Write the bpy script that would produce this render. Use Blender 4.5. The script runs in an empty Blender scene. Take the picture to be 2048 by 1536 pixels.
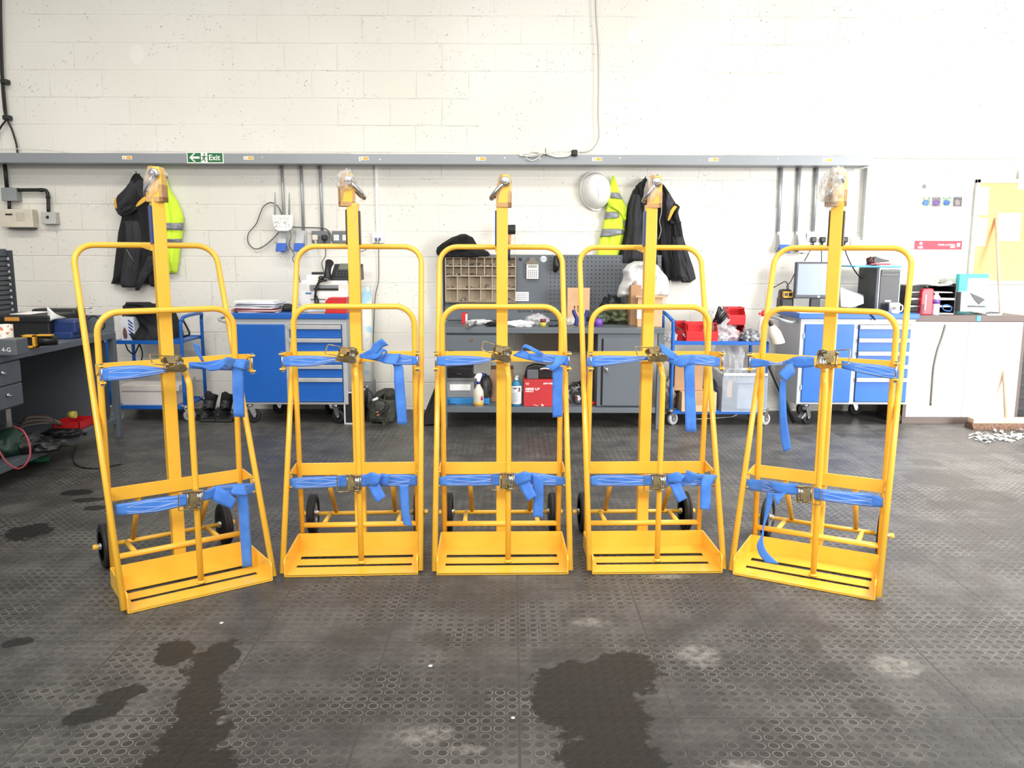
import bpy, bmesh, math, random
from mathutils import Vector, Matrix, noise
random.seed(7)
PI = math.pi
SC = bpy.context.scene
COL = SC.collection

# ------------------------------------------------------------------ camera
F_PX, CAM_H, PITCH, ROLL = 1657.0, 1.4, math.radians(9.05), 0.0035
cam_data = bpy.data.cameras.new('camera')
cam = bpy.data.objects.new('camera', cam_data)
COL.objects.link(cam)
cam_data.sensor_width = 36.0
cam_data.lens = F_PX / 2048 * 36.0
cam.location = (0, 0, CAM_H)
cam.rotation_euler = (Matrix.Rotation(PI / 2 - PITCH, 4, 'X') @ Matrix.Rotation(ROLL, 4, 'Z')).to_euler()
SC.camera = cam

# ------------------------------------------------------------------ light
SC.view_settings.view_transform = 'Standard'
SC.view_settings.look = 'None'
SC.view_settings.gamma = 1.0
SC.view_settings.use_curve_mapping = False
SC.view_settings.exposure = -0.08
world = bpy.data.worlds.new('world')
SC.world = world
world.use_nodes = True
wn = world.node_tree
bg = wn.nodes['Background']
bg.inputs[0].default_value = (1.0, 0.985, 0.96, 1)
bg.inputs[1].default_value = 0.55


def area(name, loc, target, sx, sy, power, color, spread=180):
    d = bpy.data.lights.new(name, 'AREA')
    d.shape = 'RECTANGLE'
    d.size, d.size_y = sx, sy
    d.energy = power
    d.color = color
    d.spread = math.radians(spread)
    o = bpy.data.objects.new(name, d)
    COL.objects.link(o)
    o.location = loc
    o.rotation_euler = (Vector(target) - Vector(loc)).to_track_quat('-Z', 'Y').to_euler()
    return o


# daylight through the open roller door behind the camera to the right
area('roller_door_daylight', (7.0, -0.1, 2.0), (4.3, 6.6, 0.5), 3.0, 3.2, 235, (1.0, 0.99, 0.98), 84)
# strip lights under the roof, with added fill lamps among them
area('added_floor_fill', (5.6, 4.0, 5.0), (4.4, 4.3, 0), 3.0, 3.0, 310, (0.97, 0.985, 1.0), 78)  # added fill from above, only there to brighten the right floor
area('strip_light_far', (-1.0, 4.0, 4.8), (-1.0, 6.9, 0.5), 8.5, 0.4, 62, (1.0, 0.96, 0.87), 92)
area('strip_light_near', (0.0, 1.2, 4.6), (0.0, 2.2, 0), 8.0, 0.5, 140, (1.0, 0.98, 0.95))
area('added_front_fill', (-0.6, -1.8, 3.4), (0.0, 3.5, 0.9), 7.0, 0.6, 125, (1.0, 0.985, 0.96), 105)  # added fill behind the camera, brightens the trolley fronts


def roof_hole(name, loc, tgt, power, deg):
    d = bpy.data.lights.new(name, 'SPOT')
    d.energy = power
    d.spot_size = math.radians(deg)
    d.spot_blend = 0.55
    d.shadow_soft_size = 0.02
    o = bpy.data.objects.new(name, d)
    COL.objects.link(o)
    o.location = loc
    o.rotation_euler = (Vector(tgt) - Vector(loc)).to_track_quat('-Z', 'Y').to_euler()


# ------------------------------------------------------------------ pixel of the photograph -> point of the room
CP, SP = math.cos(PITCH), math.sin(PITCH)


def ray(x, y):
    x -= 1024
    y -= 768
    u = x + ROLL * y
    w = y - ROLL * x
    return Vector((u / F_PX, CP - w / F_PX * SP, -SP - w / F_PX * CP))


def P(x, y, Y):
    d = ray(x, y)
    return d * (Y / d.y) + Vector((0, 0, CAM_H))


def PZ(x, y, Z=0.0):
    d = ray(x, y)
    return d * ((Z - CAM_H) / d.z) + Vector((0, 0, CAM_H))


def PX(x, y, X):
    d = ray(x, y)
    return d * (X / d.x) + Vector((0, 0, CAM_H))


for q, pw, dg in ((((1400, 1312)), 55, 1.9), (((1792, 1332)), 75, 2.2), (((1490, 1545)), 60, 3.2), (((1570, 905)), 40, 3.4)):
    t = PZ(*q)
    roof_hole('roof_gap_light', (t.x + 1.3, t.y + 0.2, 5.2), t, pw * 2.2, dg)


# ------------------------------------------------------------------ materials
class S_:
    """socket wrapper for short node maths"""
    def __init__(s, nt, k): s.nt, s.k = nt, k

    def _m(s, op, *a, clamp=False):
        n = s.nt.nodes.new('ShaderNodeMath')
        n.operation = op
        n.use_clamp = clamp
        for i, v in enumerate((s,) + a):
            if isinstance(v, S_):
                s.nt.links.new(v.k, n.inputs[i])
            else:
                n.inputs[i].default_value = v
        return S_(s.nt, n.outputs[0])

    def __add__(s, o): return s._m('ADD', o)
    def __sub__(s, o): return s._m('SUBTRACT', o)
    def __mul__(s, o): return s._m('MULTIPLY', o)
    def __truediv__(s, o): return s._m('DIVIDE', o)
    def frac(s): return s._m('FRACT')
    def abs(s): return s._m('ABSOLUTE')
    def sqrt(s): return s._m('SQRT')
    def min(s, o): return s._m('MINIMUM', o)
    def max(s, o): return s._m('MAXIMUM', o)

    def step(s, a, b, c=0.0, d=1.0):
        n = s.nt.nodes.new('ShaderNodeMapRange')
        n.interpolation_type = 'SMOOTHSTEP'
        s.nt.links.new(s.k, n.inputs[0])
        for i, v in enumerate((a, b, c, d)):
            n.inputs[i + 1].default_value = v
        return S_(s.nt, n.outputs[0])


def lin(c):
    return tuple((v / 12.92 if v <= 0.04045 else ((v + 0.055) / 1.055) ** 2.4) for v in c)


def hexc(s):
    return lin(tuple(int(s[i:i + 2], 16) / 255 for i in (0, 2, 4)))


class Mat:
    def __init__(s, name):
        s.m = bpy.data.materials.new(name)
        s.m.use_nodes = True
        s.nt = s.m.node_tree
        s.b = s.nt.nodes['Principled BSDF']

    def coord(s, kind='Object'):
        n = s.nt.nodes.new('ShaderNodeTexCoord')
        return n.outputs[kind]

    def geo(s):
        return s.nt.nodes.new('ShaderNodeNewGeometry').outputs['Position']

    def sep(s, v):
        n = s.nt.nodes.new('ShaderNodeSeparateXYZ')
        s.nt.links.new(v, n.inputs[0])
        return [S_(s.nt, n.outputs[i]) for i in range(3)]

    def noise(s, v, scale, detail=3, rough=0.55, dist=0.0):
        n = s.nt.nodes.new('ShaderNodeTexNoise')
        s.nt.links.new(v, n.inputs['Vector'])
        n.inputs['Scale'].default_value = scale
        n.inputs['Detail'].default_value = detail
        n.inputs['Roughness'].default_value = rough
        n.inputs['Distortion'].default_value = dist
        return S_(s.nt, n.outputs[0])

    def mix(s, f, a, b):
        n = s.nt.nodes.new('ShaderNodeMix')
        n.data_type = 'RGBA'
        for i, v in ((0, f), (6, a), (7, b)):
            if isinstance(v, S_):
                s.nt.links.new(v.k, n.inputs[i])
            else:
                n.inputs[i].default_value = v if i == 0 else (*v[:3], 1)
        return S_(s.nt, n.outputs[2])

    def set(s, key, v):
        if isinstance(v, S_):
            s.nt.links.new(v.k, s.b.inputs[key])
        else:
            s.b.inputs[key].default_value = v

    def bump(s, h, strength=0.5, dist=0.01):
        n = s.nt.nodes.new('ShaderNodeBump')
        n.inputs['Strength'].default_value = strength
        n.inputs['Distance'].default_value = dist
        s.nt.links.new(h.k, n.inputs['Height'])
        s.nt.links.new(n.outputs[0], s.b.inputs['Normal'])


MATS = {}


def M(name, col=None, rough=0.5, metal=0.0, var=0.06, scale=12, bump=0.0, coat=0.0, alpha=None, trans=0.0, spec=None):
    """plain paint, cloth, plastic, card: a base colour with a little natural unevenness"""
    if name in MATS:
        return MATS[name]
    m = Mat(name)
    c = hexc(col)
    v = m.coord()
    n = m.noise(v, scale, 4)
    m.set('Base Color', m.mix(n.step(0.3, 0.7), tuple(x * (1 - var) for x in c), tuple(min(1, x * (1 + var)) for x in c)))
    m.set('Roughness', rough)
    m.set('Metallic', metal)
    if coat:
        m.set('Coat Weight', coat)
        m.set('Coat Roughness', 0.15)
    if bump:
        m.bump(m.noise(v, scale * 6, 3), bump, 0.004)
    if alpha is not None:
        m.set('Alpha', alpha)
    if trans:
        m.set('Transmission Weight', trans)
        m.set('IOR', 1.2)
    if spec is not None:
        m.set('Specular IOR Level', spec)
    MATS[name] = m.m
    return m.m


WY_ = 7.32


def mat_wall():
    m = Mat('painted_blockwork')
    v = m.geo()
    x, y, z = m.sep(v)
    BH, BW, Z0 = 0.2216, 0.443, 0.0216
    wob = m.noise(v, 2.2, 2)
    zz = (z - Z0 + (wob - 0.5) * 0.012) / BH
    row = zz._m('FLOOR')
    half = (row * 0.5).frac()
    xx = (x + 7.05 + (wob - 0.5) * 0.02) / BW + half + (row * 0.37)._m('SINE') * 0.06
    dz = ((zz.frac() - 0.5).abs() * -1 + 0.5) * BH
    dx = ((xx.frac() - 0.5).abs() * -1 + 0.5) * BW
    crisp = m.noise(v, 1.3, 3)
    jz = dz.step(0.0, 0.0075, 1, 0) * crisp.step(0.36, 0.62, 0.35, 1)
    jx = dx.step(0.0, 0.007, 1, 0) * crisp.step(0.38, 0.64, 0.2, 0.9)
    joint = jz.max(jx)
    pits = m.noise(v, 58, 2, 0.6).step(0.67, 0.73) * m.noise(v, 2.6, 2).step(0.38, 0.6)
    rough_n = m.noise(v, 75, 4)
    smooth = m.noise(v, 0.9, 2)
    c = m.mix(smooth.step(0.3, 0.7), hexc('dcd9cf'), hexc('e4e1d9'))
    c = m.mix(pits * 0.9, c, hexc('8d897e'))
    c = m.mix(joint * m.noise(v, 5, 3).step(0.42, 0.68) * 0.38, c, hexc('a29d8e'))  # darker joints: some dirt, and joint shading put into the colour
    patch = None
    pn = m.noise(v, 6, 3)
    for px, py, a_, b_ in ((272, 108, 17, 22), (1266, 72, 14, 20), (1833, 122, 13, 20), (1290, 50, 10, 10)):
        q, e, g = P(px, py, WY_), P(px + a_, py, WY_), P(px, py + b_, WY_)
        dx_, dz_ = (x - q.x) / abs(e.x - q.x), (z - q.z) / abs(g.z - q.z)
        d_ = (dx_ * dx_ + dz_ * dz_).sqrt() + (pn - 0.5) * 1.1
        patch = d_ if patch is None else patch.min(d_)
    c = m.mix(patch.step(0.7, 1.0, 1, 0) * 0.35, c, hexc('efede4'))
    m.set('Base Color', c)
    m.set('Roughness', 0.62)
    h = joint * -1 + rough_n * 0.22 - pits * 0.9
    m.bump(h, 0.55, 0.006)
    return m.m


def mat_floor():
    m = Mat('studded_rubber_tiles')
    v = m.geo()
    x, y, z = m.sep(v)
    TX, TY = 0.475, 0.4885
    u = (x - 0.025) / TX
    w = (y - 3.31) / TY
    # studs
    sx = (u * 12).frac() - 0.5
    sy = (w * 12).frac() - 0.5
    r = (sx * sx + sy * sy).sqrt()
    stud = r.step(0.31, 0.37, 1, 0)
    ring = (r - 0.375).abs().step(0.02, 0.06, 1, 0)
    # joints
    ju = ((u.frac() - 0.5).abs() * -1 + 0.5) * TX
    jw = ((w.frac() - 0.5).abs() * -1 + 0.5) * TY
    big = m.noise(v, 0.9, 4, 0.6)
    mid = m.noise(v, 4.5, 5, 0.6)
    fine = m.noise(v, 40, 3)
    seam = ju.min(jw)
    seamd = seam.step(0.002, 0.007, 1, 0) * mid.step(0.35, 0.6, 0.3, 1)
    # broken dust
    dust = (big * 0.6 + mid * 0.6).step(0.5, 0.74)
    c = m.mix(dust, hexc('403f3e'), hexc('62605d'))
    c = m.mix(fine.step(0.35, 0.75) * 0.4, c, hexc('35342f'))
    # slightly reddish and cleaner patches
    c = m.mix(m.noise(v, 1.7, 3).step(0.55, 0.72) * 0.28, c, hexc('5a4f47'))
    # dust ring around the studs, strongest where dust lies
    rv = m.noise(v, 1.6, 4, 0.65)
    ringf = ring * rv.step(0.4, 0.62, 0.08, 1) * (m.noise(v, 14, 2).step(0.35, 0.6, 0.25, 1)) * 0.75
    c = m.mix(ringf, c, hexc('94918a'))
    c = m.mix(stud * rv.step(0.42, 0.6, 0.1, 0.75) * 0.8, c, hexc('262522'))
    c = m.mix(seamd * 0.5 * (big.step(0.4, 0.6, 0.25, 1)).max(x.step(0.6, 2.0)), c, hexc('1b1a18'))
    # light dusty scuffs, and sun patches painted into the colour
    sc = None

    def blobs(lst, v_noise, amp):
        out = None
        for (px, py, ax, ay, rot) in lst:
            q = PZ(px, py)
            e = PZ(px + ax, py)
            g = PZ(px, py + ay)
            rx, ry = abs(e.x - q.x), abs(q.y - g.y)
            cr, sr = math.cos(rot), math.sin(rot)
            dx, dy = x - q.x, y - q.y
            a = (dx * cr + dy * sr) / rx
            b = (dy * cr - dx * sr) / ry
            d = (a * a + b * b).sqrt()
            out = d if out is None else out.min(d)
        return out + (v_noise - 0.5) * amp
    nz = m.noise(v, 8, 6, 0.75, 0.4)
    wet = blobs([(425, 1322, 42, 45, 0), (352, 1300, 34, 26, 0.3), (400, 1400, 42, 60, 0.2), (395, 1470, 60, 60, 0.3), (370, 1530, 90, 50, 0.2),
                 (240, 1390, 44, 17, 0.75), (190, 1425, 60, 16, 0.7), (35, 1285, 24, 9, 0.2),
                 (1165, 1370, 100, 48, 0.1), (1225, 1440, 70, 70, 0), (1130, 1400, 60, 70, 0.2), (1230, 1520, 100, 50, 0), (1255, 1340, 60, 40, 0),
                 (155, 985, 26, 6, 0.2), (55, 1065, 40, 16, 0.3), (188, 1016, 18, 5, 0), (175, 1000, 30, 5, 0.2)], nz, 2.1)
    wetf = wet.step(1.0, 1.14, 1, 0)
    c = m.mix(wetf * 0.9, c, hexc('191a19'))
    wet2 = blobs([(1880, 960, 70, 16, -0.3), (1960, 990, 70, 14, -0.4), (1850, 925, 30, 9, 0), (1620, 1290, 22, 20, -0.3), (1680, 1345, 40, 20, -0.6),
                  (1745, 1420, 40, 24, -0.6), (1610, 880, 16, 6, 0), (1680, 870, 10, 4, 0), (1900, 1010, 50, 10, 0)], nz, 1.9)
    c = m.mix(wet2.step(0.8, 1.15, 1, 0) * 0.6, c, hexc('33322f'))
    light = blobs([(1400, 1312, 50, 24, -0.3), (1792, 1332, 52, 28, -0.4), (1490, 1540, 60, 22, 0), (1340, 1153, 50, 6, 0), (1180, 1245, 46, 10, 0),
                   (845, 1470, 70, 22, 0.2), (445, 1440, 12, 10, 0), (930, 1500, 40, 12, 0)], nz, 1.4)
    c = m.mix(light.step(0.5, 1.15, 1, 0) * m.noise(v, 30, 3).step(0.35, 0.65, 0.1, 0.5), c, hexc('a29c92'))  # lightens the scuffs and paints in the sunlit patches
    m.set('Base Color', c)
    m.set('Roughness', (wetf * -0.06 + 0.46) + (mid - 0.5) * 0.2)
    m.set('Specular IOR Level', 0.42)
    m.bump(stud * 1.0 - seam.step(0.001, 0.004, 1, 0) * 0.4 + fine * 0.12, 0.75, 0.0028)
    return m.m


def mat_strap():
    m = Mat('blue_webbing')
    v = m.coord('UV')
    u, w, _ = m.sep(v)
    rib = (u * 2400)._m('SINE')
    n = m.noise(m.coord(), 14, 3)
    c = m.mix(n.step(0.3, 0.7), hexc('3a78d4'), hexc('4a8ce8'))
    edge = (w - 0.5).abs().step(0.44, 0.48)
    c = m.mix(edge * 0.35, c, hexc('2a5cb4'))
    m.set('Base Color', c)
    m.set('Roughness', 0.55)
    m.set('Sheen Weight', 0.3)
    m.bump(rib, 0.25, 0.0006)
    return m.m


def mat_peg(name, full):
    """grey enamelled back panel, punched with a grid of round holes"""
    m = Mat(name)
    x, y, z = m.sep(m.geo())
    pit = 0.0352
    a = ((x - full) / pit).frac() - 0.5
    b = (z / pit).frac() - 0.5
    r = (a * a + b * b).sqrt()
    hole = r.step(0.13, 0.19, 1, 0) * x.step(full, full + 0.001) * z.step(0.95, 0.951) * z.step(1.36, 1.361, 1, 0)
    m.set('Base Color', m.mix(hole, hexc('5b6168'), hexc('101112')))
    m.set('Roughness', 0.5)
    return m.m


def mat_yellow():
    m = Mat('yellow_paint')
    v = m.coord()
    n = m.noise(v, 3.5, 3)
    c = m.mix(n.step(0.3, 0.7), hexc('f9bf3c'), hexc('fec748'))
    m.set('Base Color', c)
    m.set('Roughness', 0.32)
    m.set('Coat Weight', 0.25)
    m.set('Coat Roughness', 0.12)
    m.bump(m.noise(v, 60, 2), 0.06, 0.002)
    return m.m


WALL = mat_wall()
FLOOR = mat_floor()
STRAP = mat_strap()
YEL = mat_yellow()
STITCH = M('white_stitching', 'c9d6ee', 0.7)
GOLD = M('zinc_plate', 'b8a67c', 0.3, 0.8, 0.25, 30)
STEEL = M('bright_steel', 'c8c9cc', 0.22, 0.95, 0.1, 20)
DSTEEL = M('galvanised_steel', 'a3a6a8', 0.42, 0.35, 0.1, 14)
CHROME = M('polished_steel', 'dcdcdc', 0.12, 1.0)
RUBBER = M('black_rubber', '1a1a1a', 0.6, 0, 0.1, 20)
BLACK = M('black_plastic', '161617', 0.42)
DGREY = M('dark_grey_plastic', '3a3d42', 0.45)
BENCH = M('grey_enamel', '5f666d', 0.42, 0, 0.04, 3)
BENCHD = M('dark_grey_enamel', '3c4146', 0.45)
BLUE = M('blue_enamel', '125ab0', 0.38, 0, 0.05, 4)
LGREY = M('light_grey_enamel', 'a9adb1', 0.4, 0, 0.03, 4)
ALU = M('pale_metal', 'cfd1d3', 0.35, 0.2)
WHITE = M('white_plastic', 'e9e8e4', 0.4)
PAPER = M('white_paper', 'ececea', 0.75, 0, 0.02)
RED = M('red_plastic', 'c9252b', 0.35)
CARD = M('brown_cardboard', 'ab8562', 0.8, 0, 0.08, 6, 0.1)
CARDL = M('pale_cardboard', 'c7a27c', 0.8, 0, 0.08, 6)
BCLOTH = M('black_cloth', '131315', 0.85, 0, 0.25, 9, 0.3)
GCLOTH = M('charcoal_cloth', '2c2c30', 0.85, 0, 0.2, 9, 0.3)
YCLOTH = M('yellow_lining', 'e0ad3f', 0.8)
HIVIS = M('fluorescent_yellow_cloth', 'd4f43a', 0.7, 0, 0.06, 10, 0.2)
HBAND = M('reflective_tape', '7d8084', 0.4, 0.1)
CREAM = M('cream_plastic', 'd3cbb9', 0.5)
BPLAS = M('blue_plastic', '2058b4', 0.4)
CLEAR = M('clear_polythene', 'e8e8ea', 0.22, 0, 0.08, 8, 0.5, alpha=0.42)
FILM = M('thin_clear_film', 'f2efe8', 0.15, 0, 0.05, 30, 0.8, alpha=0.34)
MILKY = M('milky_polythene', 'eeeeee', 0.4, 0, 0.05, 8, 0.4, alpha=0.86)
GREEN = M('sign_green', '0f6b35', 0.4)
WOODH = M('pale_wood', 'b5987c', 0.6, 0, 0.12, 10)


# ------------------------------------------------------------------ mesh building
def catmull(pts, n=6, closed=False):
    pts = [Vector(p) for p in pts]
    if len(pts) < 3:
        return pts
    out = []
    N = len(pts)
    rng = N if closed else N - 1
    for i in range(rng):
        p1, p2 = pts[i], pts[(i + 1) % N]
        p0 = pts[(i - 1) % N] if (closed or i > 0) else p1 * 2 - p2
        p3 = pts[(i + 2) % N] if (closed or i < N - 2) else p2 * 2 - p1
        for k in range(n):
            t = k / n
            out.append(0.5 * ((2 * p1) + (p2 - p0) * t + (2 * p0 - 5 * p1 + 4 * p2 - p3) * t * t + (3 * p1 - p0 - 3 * p2 + p3) * t ** 3))
    if not closed:
        out.append(pts[-1])
    return out


class MB:
    def __init__(s):
        s.bm = bmesh.new()
        s.uv = s.bm.loops.layers.uv.new('UVMap')

    def box(s, x0, x1, y0, y1, z0, z1, bev=0.0, rot=None, piv=None, seg=2):
        b = bmesh.new()
        vs = [b.verts.new((x, y, z)) for x in (x0, x1) for y in (y0, y1) for z in (z0, z1)]
        for f in ((0, 1, 3, 2), (4, 6, 7, 5), (0, 4, 5, 1), (2, 3, 7, 6), (0, 2, 6, 4), (1, 5, 7, 3)):
            b.faces.new([vs[i] for i in f])
        if bev:
            bev = min(bev, 0.49 * min(abs(x1 - x0), abs(y1 - y0), abs(z1 - z0)))
            bmesh.ops.bevel(b, geom=b.edges[:], offset=bev, segments=seg, affect='EDGES', profile=0.5)
        if rot is not None:
            pv = Vector(piv) if piv else Vector(((x0 + x1) / 2, (y0 + y1) / 2, (z0 + z1) / 2))
            bmesh.ops.transform(b, matrix=Matrix.Translation(pv) @ rot.to_4x4() @ Matrix.Translation(-pv), verts=b.verts)
        s.join(b)
        return s

    def join(s, b, mat=None):
        bmesh.ops.recalc_face_normals(b, faces=b.faces)
        me = bpy.data.meshes.new('t')
        b.to_mesh(me)
        b.free()
        if mat is not None:
            me.transform(mat)
        s.bm.from_mesh(me)
        bpy.data.meshes.remove(me)
        return s

    def prism(s, poly, axis, a, b_, bev=0.0):
        """poly: 2D points; axis: 'x','y','z' extruded from a to b_"""
        def mk(p, t):
            return {'x': (t, p[0], p[1]), 'y': (p[0], t, p[1]), 'z': (p[0], p[1], t)}[axis]
        b = bmesh.new()
        A = [b.verts.new(mk(p, a)) for p in poly]
        B = [b.verts.new(mk(p, b_)) for p in poly]
        b.faces.new(A)
        b.faces.new(B[::-1])
        n = len(poly)
        for i in range(n):
            b.faces.new((A[i], B[i], B[(i + 1) % n], A[(i + 1) % n]))
        if bev:
            bmesh.ops.bevel(b, geom=b.edges[:], offset=bev, segments=2, affect='EDGES', profile=0.5)
        return s.join(b)

    def tube(s, pts, r, n=10, smooth=0, closed=False, cap=True, flat=1.0):
        pts = catmull(pts, smooth, closed) if smooth else [Vector(p) for p in pts]
        N = len(pts)
        rad = r if callable(r) else (lambda t: r)
        b = bmesh.new()
        tan = []
        for i in range(N):
            if closed:
                t = pts[(i + 1) % N] - pts[i - 1]
            else:
                t = pts[min(i + 1, N - 1)] - pts[max(i - 1, 0)]
            tan.append(t.normalized() if t.length > 1e-9 else Vector((0, 0, 1)))
        up = Vector((0, 0, 1)) if abs(tan[0].z) < 0.9 else Vector((1, 0, 0))
        nrm = (up - tan[0] * up.dot(tan[0])).normalized()
        rings = []
        for i in range(N):
            if i:
                nrm = nrm - tan[i] * nrm.dot(tan[i])
                nrm = nrm.normalized() if nrm.length > 1e-6 else tan[i].orthogonal().normalized()
            bi = tan[i].cross(nrm)
            rr = rad(i / max(1, N - 1))
            rings.append([b.verts.new(pts[i] + (nrm * math.cos(2 * PI * k / n) + bi * math.sin(2 * PI * k / n) * flat) * rr) for k in range(n)])
        for i in range(N if closed else N - 1):
            A, B = rings[i], rings[(i + 1) % N]
            for k in range(n):
                f = b.faces.new((A[k], A[(k + 1) % n], B[(k + 1) % n], B[k]))
                f.smooth = True
        if cap and not closed:
            b.faces.new(rings[0][::-1])
            b.faces.new(rings[-1])
        return s.join(b)

    def lathe(s, prof, origin=(0, 0, 0), axis='z', n=24, smooth=True, sx=1.0, sy=1.0):
        """prof: list of (r, h) from bottom to top"""
        b = bmesh.new()
        o = Vector(origin)
        rings = []

        def mk(r, h, a):
            x, y = r * math.cos(a) * sx, r * math.sin(a) * sy
            return {'z': Vector((x, y, h)), 'x': Vector((h, x, y)), 'y': Vector((x, h, y))}[axis] + o
        for r, h in prof:
            if r < 1e-6:
                rings.append([b.verts.new(mk(0, h, 0))])
            else:
                rings.append([b.verts.new(mk(r, h, 2 * PI * k / n)) for k in range(n)])
        for A, B in zip(rings, rings[1:]):
            for k in range(n):
                a0, a1 = A[k % len(A)], A[(k + 1) % len(A)]
                b0, b1 = B[k % len(B)], B[(k + 1) % len(B)]
                q = []
                for w_ in (a0, a1, b1, b0):
                    if w_ not in q:
                        q.append(w_)
                if len(q) > 2:
                    try:
                        f = b.faces.new(q)
                        f.smooth = smooth
                    except ValueError:
                        pass
        for R in (rings[0], rings[-1]):
            if len(R) > 2:
                b.faces.new(R)
        return s.join(b)

    def ribbon(s, secs, th=0.0016, n=5, off=None):
        """secs: list of (Vector a, Vector b) cross sections"""
        A = catmull([a for a, b in secs], n)
        B = catmull([b for a, b in secs], n)
        b = bmesh.new()
        uvl = b.loops.layers.uv.new('UVMap')
        N = len(A)
        K = 4
        G = []
        dist = [0.0]
        for i in range(1, N):
            dist.append(dist[-1] + (((A[i] + B[i]) - (A[i - 1] + B[i - 1])) / 2).length)
        for i in range(N):
            t = ((A[min(i + 1, N - 1)] + B[min(i + 1, N - 1)]) - (A[max(i - 1, 0)] + B[max(i - 1, 0)])).normalized()
            wd = B[i] - A[i]
            nn = t.cross(wd)
            nn = nn.normalized() if nn.length > 1e-7 else Vector((0, -1, 0))
            row = []
            for side in (1, -1):
                row.append([b.verts.new(A[i].lerp(B[i], k / K) + nn * side * th / 2) for k in range(K + 1)])
            G.append(row)

        def face(vs, uvs):
            f = b.faces.new(vs)
            f.smooth = True
            for l, q in zip(f.loops, uvs):
                l[uvl].uv = q
        for i in range(N - 1):
            for sd in (0, 1):
                for k in range(K):
                    face((G[i][sd][k], G[i][sd][k + 1], G[i + 1][sd][k + 1], G[i + 1][sd][k]),
                         ((dist[i], k / K), (dist[i], (k + 1) / K), (dist[i + 1], (k + 1) / K), (dist[i + 1], k / K)))
            for k in (0, K):
                face((G[i][0][k], G[i][1][k], G[i + 1][1][k], G[i + 1][0][k]), ((0, 0),) * 4)
        for i in (0, N - 1):
            for k in range(K):
                face((G[i][0][k], G[i][0][k + 1], G[i][1][k + 1], G[i][1][k]), ((0, 0),) * 4)
        return s.join(b)

    def drape(s, rows, back, thick, folds=6, fold_amp=0.25, seed=0, nu=26, nv=36, jag=0.0):
        """soft thing hanging in front of a vertical plane: rows = (y_px, xl_px, xr_px) of its outline;
        its mid-depth plane is at Y=back, it bulges towards the room by thick."""
        rows = sorted(rows)
        b = bmesh.new()

        def at(t):
            t *= (len(rows) - 1)
            i = min(int(t), len(rows) - 2)
            q = t - i
            return [rows[i][j] * (1 - q) + rows[i + 1][j] * q for j in range(3)]
        fr, bk = [], []
        for j in range(nv + 1):
            y, xl, xr = at(j / nv)
            rf, rb = [], []
            for i in range(nu + 1):
                u = i / nu
                p = P(xl + (xr - xl) * u, y, back)
                e = min(1.0, 4.2 * u * (1 - u)) ** 0.5 * min(1.0, 7 * (j / nv) + 0.12) ** 0.5 * min(1, 9 * (1 - j / nv) + 0.1) ** 0.5
                f = noise.noise(Vector((u * folds + seed * 3.1, j / nv * 1.6 + seed, seed * 1.7)))
                g = noise.noise(Vector((u * folds * 2.3, j / nv * 5 + seed, 3.3 + seed)))
                d = thick * e * (0.75 + fold_amp * (f * 1.6 + g * 0.8))
                if jag and (j == 0 or j == nv):
                    p.z += jag * noise.noise(Vector((u * 9, seed, j)))
                rf.append(b.verts.new((p.x, back - max(d, 0.002), p.z)))
                rb.append(b.verts.new((p.x, back, p.z)))
            fr.append(rf)
            bk.append(rb)
        for j in range(nv):
            for i in range(nu):
                f = b.faces.new((fr[j][i], fr[j][i + 1], fr[j + 1][i + 1], fr[j + 1][i]))
                f.smooth = True
                b.faces.new((bk[j][i], bk[j + 1][i], bk[j + 1][i + 1], bk[j][i + 1]))
            for i in (0, nu):
                b.faces.new((fr[j][i], fr[j + 1][i], bk[j + 1][i], bk[j][i]))
        for j in (0, nv):
            for i in range(nu):
                b.faces.new((fr[j][i], fr[j][i + 1], bk[j][i + 1], bk[j][i]))
        return s.join(b)

    def lump(s, c, rx, ry, rz, amp=0.25, freq=3.0, seed=0, sub=3, flat=True, crease=0.0):
        """crumpled soft lump (bags, gloves, rags)"""
        b = bmesh.new()
        bmesh.ops.create_icosphere(b, subdivisions=sub, radius=1.0)
        for v in b.verts:
            p = v.co.copy()
            k = 1 + amp * noise.noise(p * freq + Vector((seed * 7.3, seed * 1.1, seed))) + amp * 0.5 * noise.noise(p * freq * 2.7 + Vector((seed, 4, 2)))
            if crease:
                k += crease * (abs(noise.noise(p * freq * 1.7 + Vector((9, seed, 1)))) - 0.2)
            q = p * k
            z = q.z
            if flat and z < -0.75:
                z = -0.75 + (z + 0.75) * 0.15
            v.co = Vector((c[0] + q.x * rx, c[1] + q.y * ry, c[2] + z * rz))
        for f in b.faces:
            f.smooth = True
        return s.join(b)

    def mesh(s, name):
        me = bpy.data.meshes.new(name)
        s.bm.to_mesh(me)
        s.bm.free()
        return me


def setp(o, label=None, cat=None, group=None, kind=None):
    if label: o['label'] = label
    if cat: o['category'] = cat
    if group: o['group'] = group
    if kind: o['kind'] = kind
    return o


def thing(name, label, cat, loc, group=None, rz=0.0):
    o = bpy.data.objects.new(name, None)
    o.empty_display_size = 0.05
    COL.objects.link(o)
    o.location = loc
    o.rotation_euler = (0, 0, rz)
    return setp(o, label, cat, group)


def wloc(o):
    m = Matrix.Translation(o.location) @ o.rotation_euler.to_matrix().to_4x4()
    return (wloc(o.parent) @ m) if o.parent else m


def part(root, name, mb, mat, label=None, local=False, kind=None):
    """mb in room coordinates (or in the thing's own when local) -> child mesh"""
    me = mb.mesh(name)
    if not local:
        me.transform(wloc(root).inverted())
    me.materials.append(mat)
    o = bpy.data.objects.new(name, me)
    COL.objects.link(o)
    o.parent = root
    return setp(o, label, kind=kind)


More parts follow.
